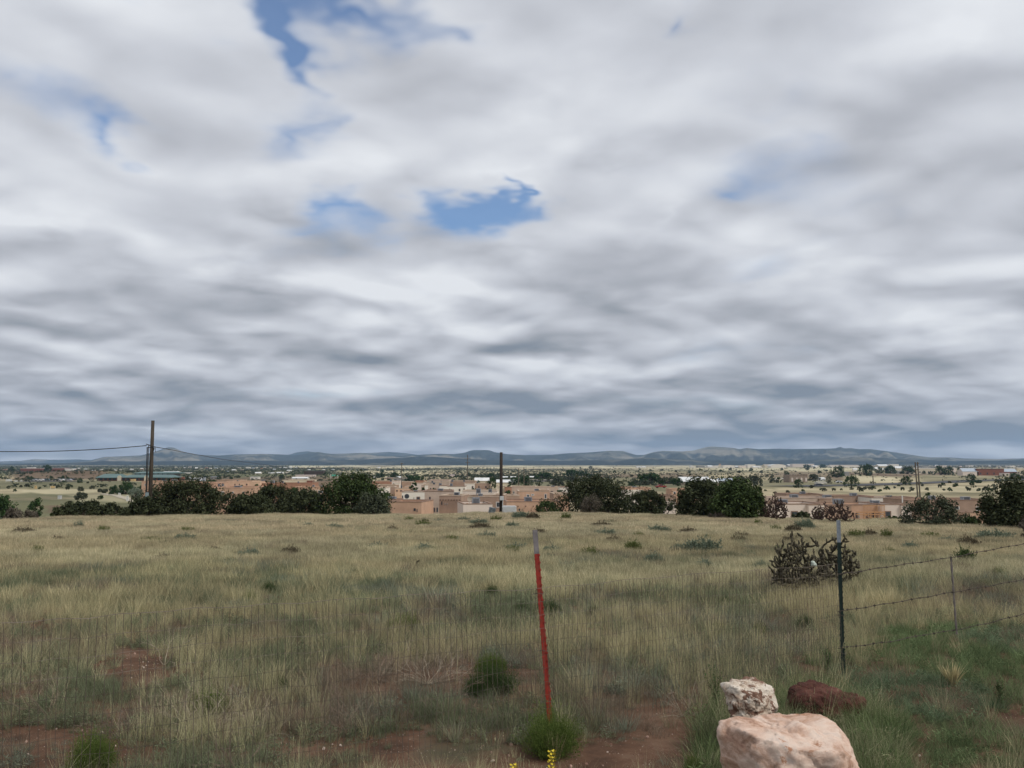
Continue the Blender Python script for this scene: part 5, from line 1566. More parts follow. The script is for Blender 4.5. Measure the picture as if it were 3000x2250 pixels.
def house(label, xl, xr, ytop, Y, depth=9, yaw=0, col='tan', wins=(), coolers=(), cat='house', group=None, coping='b', blocks=(), roof='g', base=None, vigas=0, name='adobe_house', extras=None, winmat=None):
    pl = Place(xl, xr, ytop, Y, yaw)
    gmin = min(float(gz(*(pl.A + pl.d * a + pl.n * b_).xy)) for a in (0, pl.w) for b_ in (0, depth)) - .3
    root = empty(name, Vector((pl.A.x, pl.A.y, gmin)), label, cat, group, rz=pl.yaw)
    def block(x0, x1, z, y0, dep, c, cop, rf, first=False):
        H = z - gmin; th = .28; ph = .35
        b = MB()
        x1_ = x1; y1 = y0 + dep
        # outer walls, parapet top ring, inner parapet faces
        vs = [(x0,y0,0),(x1_,y0,0),(x1_,y1,0),(x0,y1,0),(x0,y0,H),(x1_,y0,H),(x1_,y1,H),(x0,y1,H),
              (x0+th,y0+th,H),(x1_-th,y0+th,H),(x1_-th,y1-th,H),(x0+th,y1-th,H),(x0+th,y0+th,H-ph-.1),(x1_-th,y0+th,H-ph-.1),(x1_-th,y1-th,H-ph-.1),(x0+th,y1-th,H-ph-.1)]
        b.add(vs, [(0,1,5,4),(1,2,6,5),(2,3,7,6),(3,0,4,7),(4,5,9,8),(5,6,10,9),(6,7,11,10),(7,4,8,11),(8,9,13,12),(9,10,14,13),(10,11,15,14),(11,8,12,15)])
        wall = b.build('wall', SC[c], root)
        b = MB(); b.box(x0+th+.002, y0+th+.002, H-ph-.12, x1_-th-.002, y1-th-.002, H-ph)
        b.build('roof', m_roofg if rf == 'g' else m_roofb, root)
        # coping: a thin proud band round the top
        b = MB(); o_ = .05; t_ = .16
        ring = [(x0-o_,y0-o_),(x1_+o_,y0-o_),(x1_+o_,y1+o_),(x0-o_,y1+o_)]
        inn = [(x0+th+.03,y0+th+.03),(x1_-th-.03,y0+th+.03),(x1_-th-.03,y1-th-.03),(x0+th+.03,y1-th-.03)]
        vs = [(x,y,H+.01) for x,y in ring]+[(x,y,H+t_) for x,y in ring]+[(x,y,H+t_) for x,y in inn]+[(x,y,H+.01) for x,y in inn]
        fs_ = []
        for k in range(4):
            k2 = (k+1) % 4
            fs_ += [(k,k2,4+k2,4+k),(4+k,4+k2,8+k2,8+k),(8+k,8+k2,12+k2,12+k),(12+k,12+k2,k2,k)]
        b.add(vs, fs_)
        b.build('coping', m_cop if cop == 'b' else (m_copl if cop == 'l' else SC[c]), wall)
        return wall
    w0 = block(0, pl.w, pl.z, 0, depth, col, coping, roof, True)
    for (bxl, bxr, bytop, off, dep, c) in blocks:         # further volumes of the same house, set at their own depth
        q = Place.__new__(Place); q.A = pl.A; q.d = pl.d; q.n = pl.n
        xa, za = pl.hit(bxl, bytop, off); xb, _ = pl.hit(bxr, bytop, off)
        block(xa, xb, za, off, dep, c, coping, roof)
    for wn in wins:
        x0, y0, x1, y1 = wn[:4]; st_ = wn[4] if len(wn) > 4 else 'w'; off = wn[5] if len(wn) > 5 else 0.0
        xa, zt = pl.hit(x0, y0, off); xb, zb = pl.hit(x1, y1, off)
        zt -= gmin; zb -= gmin
        fw = min(.14, (xb - xa) * .16); y_ = off
        b = MB()
        if st_ != 'h':
            b.box(xa, y_-.06, zb, xb, y_-.003, zb+fw); b.box(xa, y_-.06, zt-fw, xb, y_-.003, zt)
            b.box(xa, y_-.058, zb+fw, xa+fw, y_-.003, zt-fw); b.box(xb-fw, y_-.058, zb+fw, xb, y_-.003, zt-fw)
            if xb - xa > 1.3: m0 = (xa+xb)/2; b.box(m0-fw*.35, y_-.056, zb+fw, m0+fw*.35, y_-.003, zt-fw)
            f_ = b.build('window', m_frameb if st_ == 'b' else m_frame, w0)
            b = MB(); b.box(xa+fw*.8, y_-.045, zb+fw*.8, xb-fw*.8, y_-.002, zt-fw*.8)
            b.build('pane', m_glass, w0)
        else:
            b.box(xa, y_-.05, zb, xb, y_-.002, zt); b.build('opening', m_glass, w0)
    for (cx0, cx1, cyt, off, kind) in coolers:
        xa, zt = pl.hit(cx0, cyt, off); xb, _ = pl.hit(cx1, cyt, off)
        zt -= gmin; cw = xb - xa; rf = pl.z - gmin - .35
        if zt < rf + .5: zt = rf + .9
        b = MB(); z0 = max(rf, zt - max(1.0, cw * 1.0)); z0 = max(z0, rf + .12)
        o_, th_ = .06, .05
        b.box(xa, off, z0 + .12, xb, off + cw * .9, zt)
        b.box(xa - .04, off - .04, zt + .002, xb + .04, off + cw * .9 + .04, zt + .05)
        b.box(xa - .04, off - .04, z0, xb + .04, off + cw * .9 + .04, z0 + .118)
        for lx in (xa + .02, xb - .10):
            for ly in (off + .02, off + cw * .9 - .10):
                b.box(lx, ly, rf, lx + .08, ly + .08, z0 - .002)
        m_ = {'c': m_cool, 't': m_coolt, 'd': m_cool, 's': m_metal}[kind]
        cb = b.build('rooftop_cooler', m_, root)
        b = MB(); nL = 6; hL = (zt - z0 - .12) * .8 / nL
        for k in range(nL):
            zz = z0 + .12 + (zt - z0 - .12) * .1 + k * hL
            b.box(xa + cw * .12, off - .025, zz, xb - cw * .12, off - .003, zz + hL * (.9 if kind == 'd' else .45))
        b.build('louver_panel', m_coold, cb)
        if kind == 's':
            b = MB()
            for k in range(2):
                x_m = xa + cw * (k * .6 - .05); b.tube([(x_m, off - .5, z0 - .1), (x_m + cw * .5, off - .5, z0 - .1)], .33, 14)
            b.build('duct', m_metal, cb, smooth=True)
    if vigas:
        b = MB(); H = pl.z - gmin - .75
        for k in range(vigas):
            x_m = (k + .5) * pl.w / vigas; b.tube([(x_m, .05, H), (x_m, -.45, H)], .10, 8)
        b.build('roof_beams', m_viga, w0)
    if extras: extras(root, pl, gmin, w0)
    return root

# --- near and centre rows -------------------------------------------------
house('orange flat-roofed house at the ridge, just right of the big round juniper', 1137, 1236, 1471, 165, 9, -9, 'orange', [(1212, 1489, 1218, 1497, 'h'), (1221, 1491, 1223, 1500, 'h')], [(1137, 1157, 1456, 6.5, 'c')], coping='b', blocks=[(1110, 1160, 1464, 5, 5, 'orange')], vigas=0, roof='b')
def round_window(root, pl, gmin, w0):
    x, z = pl.hit(1192, 1454); b = MB(); z -= gmin
    b.tube([(x, -.03, z), (x, .03, z)], .55, 20); b.build('round_window', m_glass, w0)
house('white two-storey house with a square window and a round one', 1177, 1245, 1442, 208, 9, 6, 'white', [(1220, 1455, 1231, 1466, 'b'), (1178, 1452, 1181, 1460, 'h'), (1212, 1457, 1213, 1465, 'h')], [(1212, 1224, 1437, 3, 'c')], coping='b', extras=round_window)
house('tall tan-brown house left of the centre, with a small upper window', 1244, 1330, 1440, 186, 10, 4, 'tan', [(1257, 1455, 1262, 1465, 'b'), (1270, 1487, 1275, 1500, 'b'), (1279, 1487, 1283, 1500, 'h'), (1253, 1491, 1257, 1500, 'h')], [(1282, 1299, 1432, 3, 'c')], coping='b')
house('brown house with projecting roof beams, left of the white near roof', 1287, 1352, 1453, 174, 8, -8, 'brown', [(1293, 1469, 1296, 1479, 'h'), (1303, 1474, 1305, 1480, 'w'), (1309, 1474, 1311, 1480, 'w')], [(1330, 1345, 1443, 3, 'd')], coping='l', vigas=8)
def dish(root, pl, gmin, w0):
    x, z = pl.hit(1376, 1462, 3.0); z -= gmin
    b = MB(); n = 16
    vs = [(x, 3.05, z)]
    for r_q in (.25, .45):
        for k in range(n):
            a = 6.283 * k / n; vs.append((x + r_q * math.cos(a), 3.05 - r_q * r_q * .5, z + r_q * math.sin(a)))
    fs_ = [(0, 1 + k, 1 + (k + 1) % n) for k in range(n)] + [(1 + k, 1 + n + k, 1 + n + (k + 1) % n, 1 + (k + 1) % n) for k in range(n)]
    b.add(vs, fs_); b.tube([(x, 3.1, z - 1.2), (x, 3.1, z)], .04, 6); b.tube([(x, 3.05, z - .1), (x + .1, 2.5, z)], .02, 4)
    b.build('satellite_dish', m_coolt, root)
    b = MB(); xx, _ = pl.hit(1369, 1470, 3.0); rf = pl.z - gmin - .35
    b.tube([(xx, 3, rf), (xx, 3, rf + .45)], .18, 8); b.tube([(xx + 1.1, 3.2, rf), (xx + 1.1, 3.2, rf + .35)], .14, 8); b.build('roof_vent', SC['red'], root)
house('nearest pale house with a gravel roof, satellite dish and cooler', 1357, 1443, 1478, 158, 10.5, 9, 'pink', [], [(1384, 1406, 1459, 5.0, 'c')], coping='b', extras=dish)
house('brown house behind the centre pole with a big white-framed window', 1352, 1475, 1456, 184, 9, -3, 'brown', [(1453, 1470, 1467, 1487, 'w')], [(1395, 1408, 1432, 8, 'c'), (1401, 1414, 1447, 3.5, 's')], coping='l', blocks=[(1444, 1478, 1451, 1.5, 7, 'brown')])
house('brown house between the centre pole and the orange roof', 1472, 1522, 1453, 196, 8, 10, 'brown', [], [], coping='l')
house('near orange house with a low roof right of the centre pole', 1484, 1640, 1471, 166, 11, 3, 'orange', [(1520, 1490, 1524, 1496, 'h')], [(1537, 1559, 1457, 5, 'c')], coping='b', vigas=7, roof='b')
house('tan-orange house with three white-framed windows', 1519, 1612, 1440, 214, 9, 2, 'orange', [(1543, 1448, 1551, 1458, 'w'), (1556, 1447, 1565, 1452, 'w'), (1595, 1447, 1602, 1461, 'w')], [(1566, 1578, 1433, 3, 'c')], coping='l', blocks=[(1581, 1610, 1436, .4, 6, 'orange')])
house('brown house with a garage wall left of the massive juniper', 1622, 1668, 1447, 202, 8, 4, 'brown', [], [], coping='l', blocks=[(1640, 1668, 1450, -1.0, 3, 'orange')])
house('brown terrace with a dark window and a white end wall', 1571, 1668, 1428, 262, 9, 3, 'tan', [(1613, 1438, 1621, 1447, 'b')], [(1615, 1625, 1424, 3, 'c')], coping='l', blocks=[(1645, 1670, 1431, -.5, 5, 'white')])
house('long tan house right of the dark red courtyard gate', 1497, 1572, 1427, 252, 9, 0, 'tan', [(1503, 1439, 1508, 1447, 'w')], [], coping='l')
house('dark red timber courtyard gate between white and tan walls', 1479, 1499, 1428, 248, 2, 0, 'red', [(1482, 1437, 1485, 1443, 'h'), (1487, 1437, 1490, 1443, 'h'), (1492, 1437, 1495, 1443, 'h')], [], cat='gate', name='courtyard_gate')
house('white stepped courtyard wall directly right of the centre pole', 1454, 1480, 1427, 250, 3, 0, 'cream', [], [], coping='l', blocks=[(1454, 1460, 1423, -.2, 1, 'cream'), (1473, 1480, 1425, -.2, 1, 'cream')], cat='wall', name='courtyard_wall')
house('brown cube house with two small windows left of the tall tree', 1390, 1433, 1417, 300, 9, -3, 'brown', [(1401, 1423, 1405, 1430, 'b'), (1421, 1424, 1426, 1430, 'b')], [(1396, 1402, 1412, 4, 'd')], coping='l')
house('white cube house beside the brown cube house', 1361, 1391, 1418, 290, 9, 3, 'white', [(1382, 1424, 1387, 1430, 'b'), (1364, 1429, 1367, 1436, 'h')], [], coping='l')
house('long white house with a brown-framed window in the centre row', 1287, 1363, 1426, 268, 9, 0, 'white', [(1344, 1432, 1349, 1439, 'b'), (1316, 1432, 1319, 1438, 'b'), (1357, 1431, 1362, 1434, 'b')], [(1286, 1294, 1416, 4, 'c'), (1318, 1326, 1417, 4, 'c')], coping='b', blocks=[(1287, 1310, 1424, -.3, 4, 'white')])
house('tan row house left of the long white one', 1234, 1290, 1421, 280, 9, 2, 'tan', [(1260, 1430, 1263, 1437, 'h')], [(1268, 1275, 1414, 3, 'd')], coping='l', blocks=[(1244, 1254, 1422, -.4, 3, 'white')])
house('beige low house behind the shiny ducts', 1355, 1456, 1439, 226, 9, -2, 'pink', [], [(1431, 1441, 1440, -2, 'c')], coping='l', roof='g')
house('peach house behind the white two-storey one', 1157, 1202, 1432, 246, 9, -5, 'peach', [(1160, 1436, 1166, 1440, 'b'), (1172, 1436, 1179, 1440, 'b')], [(1174, 1178, 1422, 4, 'd')], coping='l', blocks=[(1185, 1202, 1426, 2, 5, 'peach')])
house('brown gabled wall left of the peach house', 1130, 1158, 1428, 252, 9, 4, 'brown', [(1134, 1437, 1137, 1442, 'h')], [], coping='l')
house('white narrow house touching the big round juniper', 1106, 1131, 1430, 240, 9, 0, 'white', [(1117, 1434, 1125, 1437, 'b')], [], coping='l')
house('long brown house with an orange roofline behind the narrow white one', 1100, 1160, 1422, 292, 9, 0, 'brown', [(1131, 1424, 1134, 1427, 'h')], [], coping='l')
house('small cream cube house in the far centre row', 1148, 1172, 1410, 365, 9, 3, 'pink', [], [(1142, 1148, 1411, 3, 'd')], coping='l', blocks=[(1157, 1171, 1416, -4, 4, 'white')])
house('red-brown house at the left end of the far centre row', 1090, 1146, 1410, 392, 9, 0, 'red', [], [], coping='l')
house('brown house right of the cream cube house', 1172, 1206, 1412, 372, 9, 0, 'brown', [], [(1165, 1171, 1412, 3, 'd')], coping='l')
house('white-walled house before the far centre row', 1205, 1240, 1417, 330, 9, 0, 'pink', [], [], coping='l')
house('brick-coloured house in the far centre row', 1217, 1245, 1410, 380, 9, 0, 'red', [], [], coping='n')
house('long tan house in the far centre row with several roof coolers', 1240, 1316, 1413, 350, 9, 0, 'tan', [], [(1252, 1258, 1411, 2, 'd'), (1264, 1269, 1415, -1, 'd'), (1290, 1296, 1411, 2, 'd')], coping='l')
house('low house with a long cream roof left of the centre pole', 1256, 1316, 1407, 410, 16, 0, 'tan', [], [], coping='n')
house('brown terrace under the pale flat roof', 1312, 1392, 1410, 360, 14, 0, 'brown', [(1360, 1415, 1362, 1418, 'h')], [(1322, 1328, 1412, -2, 'c'), (1357, 1362, 1413, -2, 'd')], coping='l')
# --- left group --------------------------------------------------------------
house('large orange house with three windows above the left junipers', 620, 748, 1430, 190, 12, 1, 'orange', [(647, 1440, 657, 1450, 'w'), (680, 1440, 685, 1447, 'w'), (710, 1440, 716, 1449, 'w'), (737, 1432, 740, 1435, 'h')], [(686, 705, 1424, 4, 'c'), (634, 643, 1418, 9, 'c'), (649, 655, 1418, 9, 'c')], coping='n', blocks=[(560, 622, 1431, 1, 10, 'orange'), (575, 634, 1416, 8, 6, 'orange')], roof='b')
house('peach house with small dark windows behind the large orange one', 665, 740, 1411, 282, 9, 0, 'peach', [(687, 1417, 690, 1422, 'b'), (700, 1417, 703, 1422, 'b'), (721, 1417, 725, 1422, 'b')], [(694, 698, 1407, 4, 'd')], coping='n')
house('long brownish house behind the peach one', 635, 705, 1407, 335, 9, 0, 'brown', [], [], coping='n')
house('long red-brown terrace left of the big round juniper', 760, 915, 1417, 268, 10, 1, 'red', [], [(766, 777, 1406, 4, 'c'), (792, 803, 1408, 4, 'c'), (825, 831, 1410, 4, 'd'), (872, 876, 1415, 3, 'c')], coping='n', blocks=[(738, 762, 1412, -2, 8, 'peach')], roof='b')
house('orange terrace house in front of the red-brown one', 864, 962, 1428, 240, 9, 2, 'orange', [], [(915, 921, 1421, 3, 'c'), (938, 944, 1423, 3, 'c')], coping='n')
house('low orange house with cream roof edges behind the juniper row', 838, 912, 1441, 214, 10, 0, 'orange', [], [], coping='l')
house('orange house with a dark cooler left of the big round juniper', 885, 955, 1447, 200, 10, 0, 'orange', [], [(932, 944, 1438, 3, 'd')], coping='l')
house('taupe house with a dark opening above the orange terrace', 915, 975, 1412, 345, 9, 0, 'taupe', [(940, 1416, 946, 1419, 'b')], [], coping='n')
house('cream flat warehouse with a dark red gate at its right end', 826, 900, 1408, 400, 22, 1, 'cream', [], [], coping='l', blocks=[(899, 914, 1408, -.5, 6, 'brick')], cat='warehouse', name='warehouse')
house('orange terrace right of the left pole with small dark windows', 415, 547, 1411, 292, 10, 1, 'orange', [(423, 1418, 428, 1423, 'w'), (449, 1418, 452, 1424, 'b'), (461, 1419, 464, 1424, 'b'), (486, 1419, 489, 1424, 'b'), (440, 1418, 443, 1423, 'h')], [(503, 516, 1405, 4, 'c'), (476, 487, 1407, 4, 'c')], coping='n', roof='b')
house('stepped orange terrace above the broad juniper', 540, 640, 1415, 270, 10, 1, 'orange', [], [], coping='n', blocks=[(600, 640, 1421, -6, 6, 'peach')], roof='b')
# --- right group ---------------------------------------------------------------
house('bright orange house with a cream lower wing, right of the massive juniper', 1818, 1906, 1430, 232, 9, -2, 'orange', [(1894, 1435, 1896, 1438, 'w'), (1900, 1434, 1903, 1437, 'w')], [(1853, 1866, 1426, 3, 'c')], coping='n', blocks=[(1812, 1886, 1438, -4, 4, 'white')])
house('brown house with shiny ducts between the two dark junipers', 1902, 1978, 1454, 192, 9, 0, 'brown', [], [(1904, 1916, 1448, 4, 's')], coping='b', blocks=[(1935, 1980, 1467, -7, 6, 'pink')])
house('small orange house peeking over the widest juniper clump', 1968, 2045, 1434, 238, 9, 0, 'orange', [(1973, 1440, 1980, 1447, 'w')], [], coping='n')
house('white house end with a small window at the massive juniper', 1640, 1668, 1428, 236, 8, 0, 'white', [(1651, 1438, 1655, 1445, 'b')], [], coping='b', blocks=[(1640, 1666, 1449, -2, 2, 'red')])
house('long pale pink house with a brown-framed window, near right row', 2278, 2411, 1478, 150, 10, 1, 'pink', [(2317, 1497, 2338, 1511, 'b')], [(2284, 2308, 1464, 6, 'c')], coping='b', blocks=[(2243, 2306, 1476, 2.5, 7, 'pink'), (2369, 2412, 1480, -.9, 3, 'pink')])
def deck(root, pl, gmin, w0):
    """raw timber balcony frame in front of the brown wall"""
    b = MB()
    xs = [pl.hit(x, 1500)[0] for x in (2520, 2538, 2551, 2564, 2579)]
    zt = pl.hit(2530, 1479)[1] - gmin; zm = pl.hit(2530, 1499)[1] - gmin; zl = pl.hit(2530, 1506)[1] - gmin
    xa, xb = xs[0] - .1, xs[-1] + .1
    b.box(xa, -1.60, zt - .12, xb, -1.48, zt); b.box(xa - 1.2, -1.60, zm - .1, xb, -1.48, zm + .1); b.box(xa - 1.2, -1.62, zl - .06, xb, -1.5, zl + .06)
    n = 15
    for k in range(n + 1):
        x = xa + (xb - xa - .06) * k / n; b.box(x, -1.585, zm + .102, x + .06, -1.5, zt - .122)
    for x in xs: b.box(x - .07, -1.56, 0, x + .07, -1.44, zm - .102)
    def brace(x0, z0, x1, z1):
        d_ = Vector((x1 - x0, 0, z1 - z0)).normalized(); q = Vector((-d_.z, 0, d_.x)) * .06
        p0, p1 = Vector((x0, -1.66, z0)), Vector((x1, -1.66, z1))
        b.add([p0 - q, p1 - q, p1 + q, p0 + q] + [v + Vector((0, .05, 0)) for v in (p0 - q, p1 - q, p1 + q, p0 + q)], [(0,1,2,3),(7,6,5,4),(0,4,5,1),(1,5,6,2),(2,6,7,3),(3,7,4,0)])
    zb = pl.hit(2530, 1520)[1] - gmin
    brace(xs[0], zl, xs[2], zb); brace(xs[4], zl, xs[3], zb); brace(xs[1], zm, xs[1] - .8, zl); brace(xs[3], zm, xs[3] + .8, zl)
    b.build('timber_balcony', m_timber, root)
house('brown house with a raw timber balcony frame, near right row', 2409, 2581, 1480, 151, 9, 1, 'orange', [(2506, 1503, 2513, 1518, 'b'), (2514, 1503, 2518, 1518, 'w'), (2537, 1503, 2543, 1517, 'b'), (2544, 1503, 2549, 1517, 'w'), (2556, 1503, 2562, 1516, 'h')],
      [(2447, 2472, 1463, 5, 'c'), (2556, 2577, 1467, 5, 'c')], coping='b', blocks=[(2409, 2494, 1482, -.5, 3, 'brown')], extras=deck)
house('pale pink house with a brown-framed window, right of the timber balcony', 2579, 2642, 1479, 150, 9, 1, 'pink', [(2592, 1497, 2611, 1515, 'b')], [], coping='b', blocks=[(2641, 2670, 1481, -.4, 4, 'pink')])
def stack(root, pl, gmin, w0):
    x, z = pl.hit(2651, 1470); b = MB(); H = pl.z - gmin
    b.tube([(x, 1, H - .4), (x, 1, H + .9)], .12, 8); b.build('vent_pipe', m_frame, root)
house('long dark brown house behind the open juniper at right', 2662, 2910, 1467, 166, 11, 1, 'brown', [(2797, 1484, 2811, 1493, 'w'), (2859, 1484, 2874, 1496, 'w'), (2886, 1485, 2892, 1493, 'w')], [(2725, 2741, 1453, 4, 'd'), (2822, 2843, 1456, 4, 'd')], coping='b', blocks=[(2815, 2880, 1502, -5, 1.0, 'orange')], extras=stack)
house('white house behind the timber balcony', 2553, 2650, 1459, 192, 9, -1, 'white', [], [(2596, 2606, 1451, 3, 't'), (2608, 2614, 1452, 3, 'c')], coping='b')
house('brown house end right of the white one in the second row', 2648, 2694, 1460, 188, 9, -2, 'brown', [], [], coping='b', blocks=[(2683, 2745, 1464, -2, 4, 'orange')])
house('brown house with two tiny dark windows in the second right row', 2442, 2556, 1455, 200, 9, 0, 'brown', [(2507, 1466, 2511, 1470, 'h'), (2526, 1466, 2530, 1470, 'h')], [(2494, 2511, 1445, 4, 'c')], coping='b')
house('low brown roof furthest back in the right rows', 2304, 2408, 1449, 222, 10, 0, 'brown', [], [(2346, 2360, 1441, 4, 'c')], coping='b', roof='b')
house('long tan house in the second right row behind the pale pink one', 2240, 2436, 1460, 186, 9, 0, 'tan', [(2328, 1468, 2332, 1471, 'b')], [(2318, 2339, 1449, 3, 'c'), (2415, 2436, 1451, 3, 'c')], coping='n', blocks=[(2400, 2435, 1463, -.5, 2, 'brown')])

# --- far buildings ---------------------------------------------------------------
def shed(label, x0, x1, ytop, ybase, wall='white', roofm=None, kind='gable', Y=None, cat='building', depth=None, group=None, name='far_building', eave=.5, windows=0, pitch_to=None):
    Y = Y or base_Y(ybase)
    g = on_ground((x0 + x1) / 2, Y)
    w = (x1 - x0) / F * Y; zt = P(x0, ytop, Y).z; zb = P(x0, ybase, Y).z
    h = zt - zb; dep = depth or max(6, min(w * .7, 40))
    root = empty(name, Vector((P(x0, ytop, Y).x, Y, zb)), label, cat, group)
    rf = roofm or m_rwhite
    if kind == 'flat':
        b = MB(); b.box(0, 0, -2, w, dep, h * .92); b.build('wall', SC[wall], root)
        b = MB(); b.box(-.15, -.15, h * .92 + .01, w + .15, dep + .15, h); b.build('roof', rf, root)
    elif kind == 'gable':
        e_ = h * eave
        b = MB(); b.add([(0,0,-2),(w,0,-2),(w,dep,-2),(0,dep,-2),(0,0,e_),(w,0,e_),(w,dep,e_),(0,dep,e_),(0,dep/2,h-.03),(w,dep/2,h-.03)],
                        [(0,1,5,4),(1,2,6,9,5),(2,3,7,6),(3,0,4,8,7)]); b.build('wall', SC[wall], root)
        b = MB(); o = .3; t = .12
        b.add([(-o,-o,e_-.02),(w+o,-o,e_-.02),(w+o,dep/2,h),(-o,dep/2,h),(-o,dep+o,e_-.02),(w+o,dep+o,e_-.02),(-o,-o,e_-.02+t),(w+o,-o,e_-.02+t),(w+o,dep/2,h+t),(-o,dep/2,h+t),(-o,dep+o,e_-.02+t),(w+o,dep+o,e_-.02+t)],
              [(6,7,8,9),(9,8,11,10),(0,6,9,3),(3,9,10,4),(1,2,8,7),(2,5,11,8),(0,1,7,6),(4,10,11,5)]); b.build('roof', rf, root)
    elif kind == 'arch':
        n = 12; b = MB(); e_ = h * eave
        pts = [(w/2 - w/2*math.cos(math.pi*k/n), e_ + (h-e_)*math.sin(math.pi*k/n)) for k in range(n+1)]
        vs = [(x,0,z) for x,z in pts] + [(x,dep,z) for x,z in pts]
        b.add(vs, [(k,k+1,n+2+k,n+1+k) for k in range(n)]); b.build('roof', rf, root, smooth=True)
        b = MB(); b.add([(0.05,.05,-2)] + [(min(max(x,.05),w-.05),.05,z-.03) for x,z in pts] + [(w-.05,.05,-2)], [tuple(range(n+3))]); b.box(.05,.1,-2,w-.05,dep-.1,e_-.05); b.build('wall', SC[wall], root)
    if windows:
        for k in range(windows):
            xm = w * (k + .5) / windows; ww = min(1.6, w / windows * .5)
            b = MB(); b.box(xm - ww/2, -.05, h * .15, xm + ww/2, -.004, h * .42); b.build('window', m_glass, root)
    return root

def school(label):
    """long green-roofed school: low wings, a raised hall with clerestory, pale round gables"""
    Y = base_Y(1408.5)
    X0 = on_ground(284, Y).x
    root = empty('school_building', Vector((X0, Y, P(284, 1408.5, Y).z)), label, 'school')
    def xx(px): return (px - 284) / F * Y
    def zz(py): return (1408.5 - py) / F * Y
    def roof(x0, x1, ylow, yhigh, y0, y1, nm='roof'):
        b = MB(); z0, z1 = zz(ylow), zz(yhigh); h_ = z1 - z0; ins = min((x1 - x0) * .12, h_ * 2)
        b.add([(x0,y0,z0),(x1,y0,z0),(x1,y1,z0),(x0,y1,z0),(x0+ins,(y0+y1)/2,z1),(x1-ins,(y0+y1)/2,z1),(x0,y0,z0-.4),(x1,y0,z0-.4),(x1,y1,z0-.4),(x0,y1,z0-.4)],
              [(0,1,5,4),(1,2,5),(2,3,4,5),(3,0,4),(6,7,1,0),(7,8,2,1),(9,6,0,3),(9,8,7,6)]); b.build(nm, m_rgreen, root)
    b = MB(); b.box(xx(290), 0, -2, xx(500), 30, zz(1399)); b.build('wall', SC['brick'], root)
    b = MB(); b.box(xx(368), 16, zz(1398), xx(472), 40, zz(1386.6)); b.build('upper_wall', SC['grey'], root)
    roof(xx(284), xx(352), 1399, 1389, -2, 20); roof(xx(364), xx(430), 1398.5, 1391, -2, 16); roof(xx(428), xx(504), 1398.5, 1391, -2, 20)
    roof(xx(366), xx(482), 1386.8, 1383, 14, 42, 'hall_roof')
    for k in range(7):
        x = xx(374 + k * 13.5); b = MB(); b.box(x, 15.9, zz(1390.5), x + 2.4, 15.98, zz(1387.5)); b.build('window', m_frame, root)
    for pxc in (356, 434):
        b = MB(); n = 10; x0, x1 = xx(pxc - 5.5), xx(pxc + 5.5)
        pts = [((x0+x1)/2 - (x1-x0)/2*math.cos(math.pi*k/n), zz(1398) + (zz(1393)-zz(1398))*math.sin(math.pi*k/n)) for k in range(n+1)]
        b.add([(x0,-3.2,0)] + [(x,-3.2,z) for x,z in pts] + [(x1,-3.2,0)], [tuple(range(n+3))]); b.add([(x0,-2.6,0)] + [(x,-2.6,z) for x,z in pts] + [(x1,-2.6,0)], [tuple(range(n+3))])
        b.add([(x,-3.2,z) for x,z in pts] + [(x,-2.6,z) for x,z in pts], [(k,k+1,n+2+k,n+1+k) for k in range(n)])
        b.build('entrance_gable', SC['cream'], root)
    for k in range(16):
        x = xx(294 + k * 13); b = MB(); b.box(x, -.06, .4, x + 2.2, -.004, zz(1401)); b.build('window', m_glass, root)
school('long school building with green metal roofs and pale round entrance gables')
